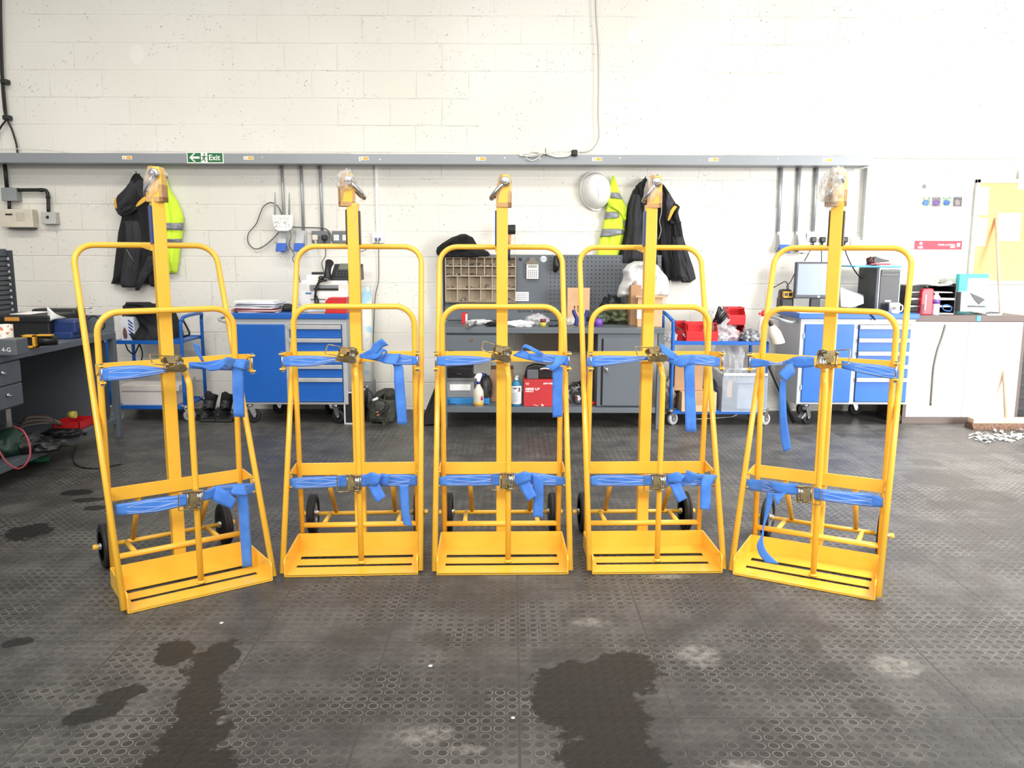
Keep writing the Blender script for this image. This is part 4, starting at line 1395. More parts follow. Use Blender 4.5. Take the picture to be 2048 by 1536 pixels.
# papers, poster, pinboard on the right
PBY = 7.30
pb = thing('pinboard', 'orange framed pinboard with pinned papers at the right edge of the wall', 'noticeboard', (P(2000, 470, PBY).x, PBY, P(2000, 700, PBY).z))
m = MB()
X0, X1, Z0, Z1 = pbox(m, 1952, 366, 2120, 562, PBY - 0.005, PBY + 0.01, 0.0)
part(pb, 'board', m, M('orange_cork', 'f0b47c', 0.9, 0, 0.05))
m = MB()
for a_ in ((X0 - 0.03, X0, Z0 - 0.03, Z1 + 0.03), (X0 - 0.03, X1, Z1, Z1 + 0.03), (X0 - 0.03, X1, Z0 - 0.03, Z0)):
    m.box(a_[0], a_[1], PBY - 0.014, WY, a_[2], a_[3], 0.002)
part(pb, 'frame', m, WHITE)
for (a_, b_, c_, d_, lb) in ((1950, 374, 1977, 430, 'white sheet pinned at the top left of the orange board'), (1948, 436, 1973, 492, 'white sheet pinned below the top left sheet on the orange board'), (1995, 426, 2041, 482, 'white sheet pinned in the middle of the orange board'), (2037, 340, 2075, 379, 'white sheet cut by the top right corner of the photo\'s orange board')):
    m = MB()
    pbox(m, a_, b_, c_, d_, PBY - 0.0085, PBY - 0.0055)
    solo('pinned_sheet', m, PAPER, lb, 'paper', 'sheets on the pinboard')
m = MB()
X0, X1, Z0, Z1 = pbox(m, 1834, 362, 1926, 480.5, WY - 0.003, WY - 0.0002)
ps = thing('safety_poster', 'white poster with four small pictures and a red footer reading Health and Safety', 'poster', ((X0 + X1) / 2, WY, P(1878, 500, WY).z))
part(ps, 'sheet', m, PAPER)
m = MB()
X0, X1, Z0, Z1 = pbox(m, 1829.5, 481.5, 1924, 499, WY - 0.004, WY - 0.0002)
part(ps, 'red_footer', m, M('red_print', 'b8243c', 0.5))
H_ = Z1 - Z0
part(ps, 'lettering', text_mb('Health and Safety', 0.021, (X0 + (X1 - X0) * 0.49, WY - 0.0046, Z0 + H_ * 0.46), 0.0003, bold=0.0004), PAPER)
part(ps, 'lettering', text_mb('HSE', 0.026, (X0 + 0.028, WY - 0.0046, Z0 + H_ * 0.12), 0.0003, bold=0.001), PAPER)
part(ps, 'emblem', MB().lathe([(0, 0), (0.014, 0), (0.014, 0.0005), (0, 0.0005)], (X0 + 0.053, WY - 0.0046, Z0 + H_ * 0.68), 'y', 16), PAPER)
part(ps, 'logo_block', MB().box(X1 - 0.045, X1 - 0.018, WY - 0.0046, WY - 0.004, Z0 + H_ * 0.32, Z0 + H_ * 0.75), M('pale_print', 'dfe8ee', 0.6))
part(ps, 'small_block', MB().box(X1 - 0.10, X1 - 0.06, WY - 0.0046, WY - 0.004, Z0 + H_ * 0.18, Z0 + H_ * 0.38), PAPER)
cols = [('4a78b8', '9aa890'), ('6d4f8e', '777070'), ('3c62a8', '8ca68c'), ('8c8484', '5e5a58')]
for i, (x_, (c1, c2)) in enumerate(zip((1843, 1863.5, 1884.5, 1906), cols)):
    m = MB()
    X0, X1, Z0, Z1 = pbox(m, x_, 394, x_ + 18, 413, WY - 0.0036, WY - 0.003)
    pc = part(ps, 'picture', m, M('picture_' + 'abcd'[i], c2, 0.6, 0, 0.5, 60))
    m = MB().lump(((X0 + X1) / 2, WY - 0.0038, Z0 + 0.03), 0.028, 0.0006, 0.026, 0.3, 2, i, 2)
    part(pc, 'picture_figure', m, M('picfig_' + 'abcd'[i], c1, 0.6))
m = MB()
p = P(1848, 373, WY)
for k in range(7):
    a_ = k * 0.9
    m.tube([(p.x + 0.024 * math.cos(a_), WY - 0.0036, p.z + 0.024 * math.sin(a_)), (p.x - 0.012 * math.cos(a_ + 1), WY - 0.0036, p.z - 0.012 * math.sin(a_ + 1))], 0.0022, 5)
part(ps, 'emblem', m, DGREY)
m = MB()
pbox(m, 1527, 416, 1553, 462, WY - 0.003, WY - 0.0002)
solo('wall_notice', m, PAPER, 'blank white notice on the wall just left of the blue-flapped socket over the monitor', 'paper')
m = MB()
X0, X1, Z0, Z1 = pbox(m, 1752, 315.5, 2200, 317.5, WY - 0.012, WY - 0.0001)
solo('trim_1', m, M('board_edge', 'b9b7b0', 0.6), kind='structure')

# ------------------------------------------------------------------ centre workbench
BY = 6.49
BX0, BX1 = P(881, 657, BY).x, P(1329, 657, BY).x
BT = P(1100, 656, BY).z
BK = 7.26
wb = thing('workbench', 'long grey steel workbench with tool panel behind the middle trolleys', 'workbench', ((BX0 + BX1) / 2, (BY + BK) / 2, 0))
th = 0.043
part(wb, 'worktop', MB().box(BX0, BX1, BY, BK, BT - th, BT, 0.003), BENCH)
SZ1, SZ0 = P(1100, 815, BY).z, P(1100, 826, BY).z
part(wb, 'lower_shelf', MB().box(BX0 + 0.03, BX1 - 0.05, BY + 0.01, BK, SZ0, SZ1, 0.002), BENCH)
for x in (BX0, BX1 - 0.045):
    for y in (BY, BK - 0.05):
        part(wb, 'leg', MB().box(x, x + 0.045, y + 0.005, y + 0.045, 0, BT - th, 0.002), BENCH)
DX0, DX1 = P(886, 690, BY).x, P(1000, 690, BY).x
dz1, dz0 = P(940, 671, BY).z, P(940, 701.5, BY).z
dr = part(wb, 'drawer', MB().box(DX0, DX1, BY + 0.012, BK - 0.1, dz0, dz1, 0.003), BENCH)
part(dr, 'lock', MB().lathe([(0.012, -0.004), (0.012, 0.004), (0.006, 0.006)], (P(943, 680, BY).x, BY + 0.008, P(943, 680, BY).z), 'y', 14), CHROME)
part(wb, 'drawer_rail', MB().box(DX0, DX1, BY + 0.02, BK - 0.1, dz1, BT - th), BENCHD)
CX0, CX1 = P(1195, 740, BY).x, P(1306, 740, BY).x
cz0, cz1 = P(1250, 814, BY).z, P(1250, 668, BY).z
part(wb, 'cupboard_body', MB().box(CX0, CX1, BY + 0.02, BK - 0.15, cz0, BT - th, 0.003), BENCH)
dd = part(wb, 'cupboard_door', MB().box(P(1206, 740, BY).x, P(1300, 740, BY).x, BY + 0.008, BY + 0.024, P(0, 807, BY).z, P(0, 674, BY).z, 0.003), BENCH)
part(dd, 'handle_recess', MB().box(P(1202.5, 740, BY).x, P(1206, 740, BY).x, BY + 0.0185, BY + 0.024, P(0, 807, BY).z, P(0, 673, BY).z), BLACK)
p = P(1213, 740, BY)
part(dd, 'door_handle', MB().box(p.x - 0.012, p.x + 0.012, BY - 0.012, BY + 0.010, p.z - 0.014, p.z + 0.014, 0.005), CHROME)
# back panel
PY = 7.20
PT = P(1100, 509.5, PY).z
PX0, PX1 = P(887, 560, PY).x, P(1322, 560, PY).x
part(wb, 'tool_panel', MB().box(PX0, PX1, PY, PY + 0.02, BT, PT, 0.002), mat_peg('punched_grey_panel', P(1097, 560, PY).x), 'grey panel, punched with round holes on its right side')
part(wb, 'panel_rail', MB().box(PX0, PX1, PY - 0.018, PY, P(1000, 640, PY).z, P(1000, 613, PY).z, 0.002), BENCH)
part(wb, 'panel_lettering', text_mb('www.epowertruc', 0.052, (P(1034.5, 624, PY - 0.02).x, PY - 0.0192, P(1034.5, 625.5, PY - 0.02).z), 0.0004, sx=1.08), BLACK, 'dark lettering')
part(wb, 'panel_side', MB().box(PX0 - 0.005, PX0 + 0.012, PY - 0.02, PY, BT, PT), BLACK)

# small parts organiser on the panel
OY0, OY1 = 7.12, PY
og = thing('parts_organiser', 'beige compartment organiser full of small parts on the bench panel', 'organiser', (P(960, 560, OY0).x, 7.15, P(960, 605, OY0).z))
ox0, ox1 = P(891, 560, OY0).x, P(1031, 560, OY0).x
oz = [P(960, y, OY0).z for y in (514.5, 532.5, 552, 578, 604)]
BEI = M('beige_plastic', 'c9bba6', 0.5)
m = MB()
m.box(ox0, ox1, OY1 - 0.008, OY1 - 0.001, oz[-1], oz[0])
for z in oz:
    m.box(ox0, ox1, OY0, OY1, z - 0.003, z + 0.003)
for z in (oz[0], oz[-1]):
    m.box(ox0, ox1, OY0, OY1, z - 0.005, z + 0.005)
nrow = (9, 9, 6, 6)
for r_ in range(4):
    for k in range(nrow[r_] + 1):
        x = ox0 + (ox1 - ox0) * k / nrow[r_]
        m.box(x - 0.002, x + 0.002, OY0, OY1, oz[r_ + 1], oz[r_])
part(og, 'compartments', m, BEI)
part(og, 'back', MB().box(ox0 + 0.002, ox1 - 0.002, OY1 - 0.010, OY1 - 0.008, oz[-1], oz[0]), M('shaded_beige_plastic', 'a1937f', 0.6))
bits = [M('bits_a', '6b6e74', 0.4, 0.5), M('bits_b', '9a7f62', 0.6), M('bits_c', '2f3648', 0.5), M('bits_d', 'b9b6ae', 0.5)]
bm_ = [MB() for _ in bits]
for r_ in range(4):
    n = nrow[r_]
    for k in range(n):
        xa, xb = ox0 + (ox1 - ox0) * k / n, ox0 + (ox1 - ox0) * (k + 1) / n
        for q in range(random.choice((3, 5, 7, 9))):
            x, y = random.uniform(xa + 0.012, xb - 0.012), random.uniform(OY0 + 0.015, OY1 - 0.02)
            zz = oz[r_ + 1] + 0.004 + random.random() * 0.018 * (1.6 if r_ > 1 else 1)
            d = Vector((random.uniform(-1, 1), random.uniform(-0.5, 0.5), random.uniform(-0.2, 0.6))).normalized() * random.uniform(0.006, 0.013)
            bm_[random.randrange(4)].tube([Vector((x, y, zz)) - d, Vector((x, y, zz)) + d], random.uniform(0.002, 0.005), 6)
for b_, mt in zip(bm_, bits):
    part(og, 'small_fittings', b_, mt, kind='stuff')
# other things on the panel
def bolster(name, mb, mat, lab, cat, grp=None):
    return solo(name, mb, mat, lab, cat, grp)


m = MB().drape([(468, 922, 932), (475, 903, 946), (486, 885, 952), (495, 874, 960), (503, 872, 976), (510, 874, 981), (516, 884, 965)], 7.18, 0.12, 4, 0.35, 51)
solo('draped_cloth', m, M('deep_black_cloth', '0c0c0d', 0.9, 0, 0.2, 9, 0.3), 'black garment thrown over the top of the beige parts organiser', 'cloth')
t = thing('rubber_mallet', 'black rubber mallet with wooden handle sticking up behind the middle mast', 'mallet', (P(1021, 505, 7.1).x, 7.12, P(1021, 540, 7.1).z))
a_, b_ = P(1010, 459.5, 7.1), P(1031, 459, 7.1)
part(t, 'mallet_head', MB().tube([a_, a_ + Vector((0.006, 0, 0)), b_ - Vector((0.006, 0, 0)), b_], lambda q: 0.040 if 0.05 < q < 0.95 else 0.036, 20), RUBBER)
part(t, 'mallet_handle', MB().tube([P(1020, 466, 7.1), P(1017.5, 500, 7.1)], 0.012, 10), M('orange_wood', 'c98a48', 0.5))
part(t, 'mallet_grip', MB().tube([P(1017.8, 498, 7.1), P(1016.5, 520, 7.12)], 0.014, 10), M('navy_grip', '1e2940', 0.6))
m = MB()
q = P(1065, 560, 7.17)
t = thing('desk_calculator', 'pale calculator hanging under a bulldog clip on the grey panel', 'calculator', (q.x, 7.19, q.z))
X0, X1, Z0, Z1 = pbox(m, 1053, 528.5, 1077, 558, 7.165, 7.185, 0.004)
part(t, 'calculator_body', m, WHITE)
W_, H_ = X1 - X0, Z1 - Z0
part(t, 'calculator_display', MB().box(X0 + W_ * 0.12, X1 - W_ * 0.12, 7.164, 7.166, Z1 - H_ * 0.24, Z1 - H_ * 0.06), M('lcd_grey', '9b9c92', 0.3))
m = MB()
for i in range(5):
    for k in range(4):
        m.box(X0 + W_ * (0.11 + i * 0.165), X0 + W_ * (0.22 + i * 0.165), 7.1635, 7.166, Z0 + H_ * (0.1 + k * 0.14), Z0 + H_ * (0.19 + k * 0.14), 0.0006)
part(t, 'calculator_keys', m, M('key_grey', '8b8a88', 0.5))
m = MB()
fq = lambda x, y: (lambda p: (p.x, p.z))(P(840 + x / 5.689, 320 + y / 5.689, 7.17))
m.prism([fq(1200, 1188), fq(1205, 1165), fq(1235, 1155), fq(1255, 1112), fq(1300, 1104), fq(1320, 1150), fq(1352, 1165), fq(1350, 1188)], 'y', 7.163, 7.178, 0.001)
solo('bulldog_clip', m, M('clip_brass', '7d7568', 0.35, 0.6), 'metal bulldog clip gripping the calculator on the grey panel', 'clip')
p = P(1087, 518.5, PY)
m = MB().lathe([(0, -0.001), (0.028, -0.001), (0.028, 0.0), (0, 0.0)], (p.x, PY - 0.0002, p.z), 'y', 28)
t = thing('round_sticker', 'round white sticker on the grey panel right of the calculator', 'sticker', (p.x, PY, p.z))
part(t, 'sticker_disc', m, PAPER)
part(t, 'sticker_mark', MB().tube([(p.x - 0.02, PY - 0.0016, p.z), (p.x - 0.01, PY - 0.0016, p.z + 0.008), (p.x, PY - 0.0016, p.z - 0.004), (p.x + 0.01, PY - 0.0016, p.z + 0.006), (p.x + 0.02, PY - 0.0016, p.z)], 0.002, 5, 4), BPLAS)
m = MB()
X0, X1, Z0, Z1 = pbox(m, 1031, 584, 1057.5, 602, PY - 0.0015, PY - 0.0001)
t = thing('info_label', 'small white printed label on the grey panel beside the organiser', 'label', ((X0 + X1) / 2, PY, Z0))
part(t, 'label_sheet', m, M('label_white', 'd9dbde', 0.6))
m = MB()
for k in range(4):
    m.box(X0 + 0.008, X1 - 0.008 - 0.01 * (k % 2), PY - 0.002, PY - 0.0015, Z1 - 0.02 - k * 0.015, Z1 - 0.015 - k * 0.015)
part(t, 'label_print', m, M('print_grey', '8d9094', 0.6))
m = MB().tube([P(1111, 513, 7.15), P(1113, 530, 7.13), P(1110, 543, 7.15)], lambda q: 0.018 + 0.012 * math.sin(q * PI), 10, 5)
solo('cable_hook_tool', m, BLACK, 'black tool hanging on the panel at the inner right edge of the middle trolley', 'tool')
p = P(1041, 518, PY)
solo('panel_clip', MB().box(p.x - 0.012, p.x + 0.012, PY - 0.02, PY - 0.0002, p.z - 0.01, p.z + 0.01, 0.004), BLACK, 'tiny black clip at the top of the panel above the calculator', 'clip')


# things on the worktop
def on_top(x0, y0, x1, y1, Yf, depth, mb, bev=0.0):
    """box standing on the worktop"""
    X0, X1, Z0, Z1 = P(x0, (y0 + y1) / 2, Yf).x, P(x1, (y0 + y1) / 2, Yf).x, BT, P((x0 + x1) / 2, y0, Yf).z
    mb.box(X0, X1, Yf, Yf + depth, BT, Z1, bev)
    return X0, X1, BT, Z1


m = MB()
X0, X1, Z0, Z1 = on_top(923, 626, 934, 642, 6.85, 0.08, m, 0.003)
t = thing('small_box', 'small red and white packet at the left of the worktop', 'packet', ((X0 + X1) / 2, 6.89, BT))
part(t, 'packet', m, RED)
part(t, 'packet_side', MB().box(X1 - 0.012, X1 + 0.001, 6.849, 6.931, BT, Z1 - 0.01, 0.001), PAPER)
m = MB().tube([P(932, 655.5, 6.53), P(950, 620, 7.02)], 0.016, 18, cap=False)
m.tube([P(932, 655.5, 6.53), P(950, 620, 7.02)], 0.012, 18, cap=False)
p0, p1 = PZ(932, 657, BT + 0.017), PZ(952, 622, BT + 0.017)
solo('steel_tube', MB().tube([Vector((p0.x, 6.45, BT + 0.017)), Vector((p0.x + 0.10, 7.0, BT + 0.017))], 0.0165, 18), CHROME, 'bright steel tube lying on the worktop, its end over the front edge', 'tube')
solo('tube_bore', MB().lathe([(0, -0.001), (0.012, -0.001), (0.012, 0.0)], (p0.x - 0.0005, 6.4505, BT + 0.017), 'y', 14), BLACK, 'dark open end of the bright steel tube', 'tube end') if False else None
for (x, y, Yd, rx, ry, rz, sd, mt, nm, lb, ct) in (
    (960, 643, 6.8, 0.10, 0.08, 0.022, 61, MILKY, 'cloth_roll', 'white rag lying behind the bright steel tube', 'rag'),
    (984, 648, 6.65, 0.05, 0.05, 0.018, 62, BCLOTH, 'glove', 'black glove between the rag and the middle mast', 'glove'),
    (1037, 650, 6.62, 0.12, 0.07, 0.026, 63, PAPER, 'paper_towel', 'white padded paper bag flat on the worktop right of the middle mast', 'bag'),
    (1074, 640, 6.8, 0.09, 0.10, 0.045, 64, CLEAR, 'plastic_bag', 'crumpled clear plastic bag behind the yellow tape roll', 'bag'),
    (1140, 645, 6.78, 0.05, 0.06, 0.035, 65, CLEAR, 'plastic_wrap', 'wad of clear plastic left of the blue vice', 'plastic'),
    (1198, 636, 6.92, 0.10, 0.09, 0.06, 67, M('dark_green_bag', '3b4634', 0.4, 0, 0.6, 14, 0.6), 'parts_bag', 'dark green plastic bag of parts right of the purple tape', 'bag'),
    (1238, 632, 6.95, 0.14, 0.10, 0.075, 68, M('camouflage_bag', '50593c', 0.45, 0, 0.6, 12, 0.6), 'parts_bag', 'green camouflage patterned bag beside the cardboard boxes', 'bag'),
    (1225, 600, 7.05, 0.10, 0.06, 0.12, 69, M('black_film_bag', '26282b', 0.25, 0, 0.5, 20, 0.8), 'parts_bag', 'dark glossy bag standing against the punched panel', 'bag')):
    p = P(x, y, Yd)
    m = MB().lump((p.x, Yd, BT + rz * 0.8), rx, ry, rz, 0.35, 2.2, sd, 4, True, 0.5)
    solo(nm, m, mt, lb, ct)
p = P(1086, 655, 6.62)
t = thing('tape_roll', 'small yellow and dark red tape rolls stacked on the worktop', 'tape', (p.x, 6.62, BT))
part(t, 'lower_roll', MB().lathe([(0.012, 0), (0.026, 0), (0.026, 0.035), (0.012, 0.035)], (p.x, 6.62, BT), 'z', 20), M('yellow_tape', 'b7ad4c', 0.4))
part(t, 'upper_roll', MB().lathe([(0.012, 0.035), (0.024, 0.035), (0.024, 0.06), (0.012, 0.06)], (p.x, 6.62, BT), 'z', 20), M('maroon_tape', '6b2a2c', 0.4))
p = P(1197, 650, 6.66)
solo('tape_roll', MB().lathe([(0.018, 0), (0.034, 0), (0.034, 0.06), (0.018, 0.06), (0.018, 0)], (p.x, 6.66, BT), 'z', 24), M('purple_tape', '7146a8', 0.35), 'roll of purple tape on the worktop', 'tape')
solo('marker_pen', MB().tube([Vector((P(1098, 652, 6.6).x, 6.6, BT + 0.009)), Vector((P(1116, 652, 6.6).x, 6.62, BT + 0.009))], 0.008, 8), BLACK, 'black pen lying on the worktop right of the tape rolls', 'pen')


def carton(name, x0, y0, x1, Yf, depth, zb, label, mat=None, tape=True, rz=0.0, flaps=False):
    X0, X1 = P(x0, y0, Yf).x, P(x1, y0, Yf).x
    Z1 = P((x0 + x1) / 2, y0, Yf).z
    t = thing(name, label, 'box', ((X0 + X1) / 2, Yf + depth / 2, zb), None, rz)
    cx_, cy_ = (X0 + X1) / 2, Yf + depth / 2
    w_, d_, h_ = (X1 - X0) / 2, depth / 2, Z1 - zb
    part(t, 'box_body', MB().box(-w_, w_, -d_, d_, 0, h_, 0.003), mat or CARD, local=True)
    if tape:
        part(t, 'packing_tape', MB().box(-0.025, 0.025, -d_ - 0.0008, -d_, h_ * 0.35, h_ + 0.0006), M('brown_tape', 'b08a60', 0.3), local=True)
    if flaps:
        part(t, 'box_flap', MB().box(-w_ - 0.02, w_ + 0.02, -d_ - 0.02, -d_ + 0.002, h_ - 0.012, h_ + 0.004, 0.001), CARDL, local=True)
    return t


t = carton('cardboard_carton', 1135, 576, 1180, 6.95, 0.10, BT, 'tall narrow cardboard carton with arrows standing at the middle of the worktop', CARDL, False)
X0 = P(1148, 610, 6.95)
for q_ in (1149, 1156):
    p = P(q_, 617, 6.95)
    part(t, 'printed_arrow', MB().prism([(p.x - 0.008, p.z + 0.012), (p.x + 0.008, p.z + 0.012), (p.x, p.z + 0.026)], 'y', 6.948, 6.9495).box(p.x - 0.0025, p.x + 0.0025, 6.948, 6.9495, p.z - 0.03, p.z + 0.012), BLACK)
# blue vice on the worktop
t = thing('clamp', 'pair of blue handled clamps in front of the tall carton', 'clamp', (P(1160, 655, 6.6).x, 6.6, BT))
for x_, s_ in ((1151, 1), (1171, -1)):
    a_, b_ = P(x_, 654, 6.6), P(x_ - 3 * s_, 620, 6.6)
    part(t, 'clamp_arm', MB().tube([(a_.x, 6.6, BT + 0.01), (a_.x + 0.01 * s_, 6.6, BT + 0.06), b_ + Vector((0, 0, -0.02)), b_], lambda q: 0.017 - 0.004 * q, 10, 5), M('navy_plastic', '1c2c78', 0.4))
part(t, 'clamp_screw', MB().tube([(P(1151, 654, 6.6).x, 6.6, BT + 0.02), (P(1171, 654, 6.6).x, 6.6, BT + 0.02)], 0.006, 8), STEEL)
t = carton('cardboard_carton', 1262, 570, 1283, 6.72, 0.22, BT, 'narrow upright cardboard carton left of the larger one at the right end of the worktop', None, False)
t = carton('cardboard_carton', 1276, 592, 1326, 6.62, 0.3, BT, 'open cardboard carton at the right end of the worktop, under white plastic', CARDL, False, flaps=True)
p = P(1279, 625, 6.62)
part(t, 'address_label', MB().box(p.x - 0.02, p.x + 0.02, 6.616, 6.6195, p.z - 0.05, p.z + 0.06), PAPER)
m = MB().drape(zoomrows(ZB, [(985, 760, 880), (1020, 690, 985), (1080, 640, 1030), (1130, 650, 1080), (1180, 640, 1100), (1240, 605, 1115), (1300, 590, 1120), (1350, 585, 1100)]), 6.95, 0.34, 4, 0.35, 71)
solo('plastic_sheet', m, MILKY, 'white plastic sheet heaped over the cardboard cartons on the worktop', 'plastic sheet')

# on the lower shelf
SH = SZ1


def sbox(name, x0, x1, ytop, Yf, depth, mat, label, cat, zb=SH, bev=0.004, grp=None):
    X0, X1 = P(x0, ytop, Yf).x, P(x1, ytop, Yf).x
    Z1 = P((x0 + x1) / 2, ytop, Yf).z
    m = MB().box(X0, X1, Yf, Yf + depth, zb, Z1, bev)
    t = thing(name, label, cat, ((X0 + X1) / 2, Yf + depth / 2, zb), grp)
    part(t, name + '_body', m, mat)
    return t, X0, X1, zb, Z1


t, X0, X1, Z0, Z1 = sbox('blue_case', 893, 979, 797, 6.62, 0.25, M('sky_blue_plastic', '2a7fc0', 0.45), 'flat sky-blue plastic case at the bottom left of the lower shelf', 'case')
for x in (905, 970):
    p = P(x, 805, 6.62)
    part(t, 'latch', MB().box(p.x - 0.025, p.x + 0.025, 6.607, 6.62, Z0 + 0.005, Z1 - 0.01, 0.003), M('sky_blue_plastic'))
t, X0, X1, Z0, Z1 = sbox('storage_tub', 892, 948, 757, 6.66, 0.24, M('smoky_plastic', '8a8d90', 0.3, 0, 0.1), 'smoky grey lidded tub on top of the sky-blue case', 'tub', Z1)
part(t, 'tub_label', MB().box(X0 + 0.03, X1 - 0.03, 6.656, 6.66, Z0 + 0.06, Z0 + 0.11), PAPER)
part(t, 'tub_lid', MB().box(X0 - 0.01, X1 + 0.01, 6.65, 6.91, Z1 - 0.018, Z1 + 0.004, 0.004), M('lid_grey', '6f7276', 0.4))
t, X0, X1, Z0, Z1 = sbox('black_case', 890, 945, 735.5, 6.68, 0.22, BLACK, 'black tool case on top of the grey lidded tub', 'case', Z1 + 0.004)
part(t, 'handle', MB().tube([(X0 + 0.08, 6.678, Z1 - 0.05), (X0 + 0.09, 6.66, Z1 - 0.05), (X1 - 0.09, 6.66, Z1 - 0.05), (X1 - 0.08, 6.678, Z1 - 0.05)], 0.006, 8), DGREY)
# spray bottle
p = P(957, 815, 6.53)
t = thing('spray_bottle', 'clear spray bottle with amber liquid and white trigger on the lower shelf', 'bottle', (p.x, 6.54, SH))
sc_ = 1 / 252.0
prof = [(0.0, 0.0), (0.040, 0.0), (0.0425, 0.004), (0.0425, 0.095), (0.040, 0.125), (0.018, 0.165), (0.015, 0.175), (0.015, 0.182)]
part(t, 'bottle_body', MB().lathe([(r, h) for r, h in prof], (p.x, 6.545, SH), 'z', 28), M('cloudy_plastic', 'd5cfc0', 0.3))
part(t, 'liquid', MB().lathe([(0, 0.002), (0.0428, 0.004), (0.0428, 0.04), (0, 0.04)], (p.x, 6.545, SH), 'z', 28), M('amber_liquid', 'c09a4c', 0.3), 'amber liquid seen through the bottle')
part(t, 'collar', MB().lathe([(0.017, 0.18), (0.018, 0.182), (0.018, 0.198), (0.014, 0.2)], (p.x, 6.545, SH), 'z', 20), M('navy_plastic'))
m = MB().prism([(p.x - 0.010, SH + 0.2), (p.x - 0.014, SH + 0.235), (p.x - 0.03, SH + 0.225), (p.x - 0.034, SH + 0.232), (p.x - 0.014, SH + 0.262), (p.x + 0.018, SH + 0.268), (p.x + 0.032, SH + 0.258), (p.x + 0.012, SH + 0.2)], 'y', 6.53, 6.56, 0.003)
part(t, 'spray_head', m, WHITE)
m = MB().prism([(p.x + 0.012, SH + 0.265), (p.x + 0.045, SH + 0.268), (p.x + 0.055, SH + 0.245), (p.x + 0.035, SH + 0.248), (p.x + 0.045, SH + 0.20), (p.x + 0.028, SH + 0.245)], 'y', 6.537, 6.553, 0.002)
part(t, 'trigger', m, M('navy_plastic'))
m = MB().lathe([(0, -0.001), (0.018, -0.001), (0.018, 0.0), (0, 0.0)], (p.x + 0.024, 6.5085, SH + 0.07), 'y', 20, sx=0.8)
part(t, 'round_logo', m, M('magenta_print', 'a8285a', 0.5))
# dark grinder + carton + bottles
p = P(970, 790, 6.7)
m = MB().lump((p.x, 6.72, SH + 0.11), 0.06, 0.08, 0.12, 0.25, 2, 81, 3)
solo('angle_tool', m, M('dark_tool', '33322f', 0.45, 0.1, 0.4, 20), 'dark power tool standing between spray bottle and carton', 'tool')
carton('cardboard_carton', 981, 739, 1027, 6.75, 0.25, SH, 'cardboard carton on the lower shelf behind the middle mast', None, False)
p = P(1032.5, 815, 6.55)
t = thing('cleaner_bottle', 'blue pump bottle with a white label reading evo 3 on the lower shelf', 'bottle', (p.x, 6.55, SH))
part(t, 'bottle_body', MB().lathe([(0, 0), (0.040, 0.0), (0.042, 0.006), (0.042, 0.165), (0.039, 0.185), (0.018, 0.208), (0.014, 0.212)], (p.x, 6.56, SH), 'z', 28), M('teal_plastic', '1f6f8e', 0.3))
part(t, 'label_wrap', MB().lathe([(0.0424, 0.02), (0.0428, 0.021), (0.0428, 0.165), (0.0424, 0.166)], (p.x, 6.56, SH), 'z', 28), M('label_white'))
part(t, 'pump', MB().lathe([(0.014, 0.208), (0.014, 0.225), (0.007, 0.228), (0.006, 0.245), (0, 0.246)], (p.x, 6.56, SH), 'z', 14).tube([(p.x, 6.56, SH + 0.24), (p.x + 0.012, 6.54, SH + 0.243)], 0.005, 8), WHITE)
part(t, 'label_lettering', text_mb('evo', 0.024, (p.x - 0.030, 6.516, SH + 0.143), 0.0006, bold=0.0008), BLACK)
part(t, 'label_number', text_mb('3', 0.042, (p.x + 0.012, 6.516, SH + 0.125), 0.0006, bold=0.001), BLACK)
m = MB()
for k in range(9):
    m.box(p.x - 0.028, p.x + 0.018 - (k % 3) * 0.004, 6.5165, 6.5172, SH + 0.112 - k * 0.009, SH + 0.114 - k * 0.009)
part(t, 'label_print', m, M('print_grey'))
# red winch box
t, X0, X1, Z0, Z1 = sbox('winch_box', 1047.5, 1113, 760, 6.53, 0.28, M('red_card', 'b82c31', 0.55, 0, 0.04, 5), 'red cardboard box printed 4500 LB WINCH on the lower shelf', 'box')
W_, H_ = X1 - X0, Z1 - Z0
part(t, 'box_lettering', text_mb('4500 LB', 0.026, (X0 + 0.012, 6.5295, Z0 + H_ * 0.62), 0.0005, sx=1.35, bold=0.0009), PAPER)
part(t, 'box_lettering', text_mb('WINCH', 0.015, (X0 + 0.012, 6.5295, Z0 + H_ * 0.545), 0.0005, sx=1.25, bold=0.0005), PAPER)
part(t, 'box_lettering', text_mb('ATV Winch', 0.017, (X0 + W_ * 0.60, 6.5295, Z0 + H_ * 0.84), 0.0005, sx=1.2, bold=0.001), PAPER)
part(t, 'box_emblem', MB().prism([(X0 + 0.012, Z1 - 0.022), (X0 + 0.046, Z1 - 0.022), (X0 + 0.040, Z1 - 0.040), (X0 + 0.018, Z1 - 0.040)], 'y', 6.529, 6.53), M('pink_print', 'd98a88', 0.6))
part(t, 'torn_patch', MB().prism([(X0 + 0.07, Z0 + 0.018), (X0 + 0.10, Z0 + 0.012), (X0 + 0.125, Z0 + 0.004), (X0 + 0.10, Z0 + 0.008)], 'y', 6.529, 6.53).prism([(X0 + 0.142, Z0 + 0.024), (X0 + 0.165, Z0 + 0.008), (X0 + 0.145, Z0 + 0.004)], 'y', 6.529, 6.53), PAPER)
zt = Z1
t = thing('power_tool', 'black power tool with grey battery lying on the red winch box', 'tool', ((X0 + X1) / 2, 6.6, zt))
a_ = P(1049, 750, 6.58).x
b_ = P(1106, 750, 6.58).x
part(t, 'tool_body', MB().prism([(a_, zt + 0.03), (a_ + 0.02, zt + 0.09), (a_ + 0.08, zt + 0.115), (b_ - 0.03, zt + 0.10), (b_, zt + 0.06), (b_, zt), (a_ + 0.02, zt)], 'y', 6.60, 6.70, 0.01), BLACK)
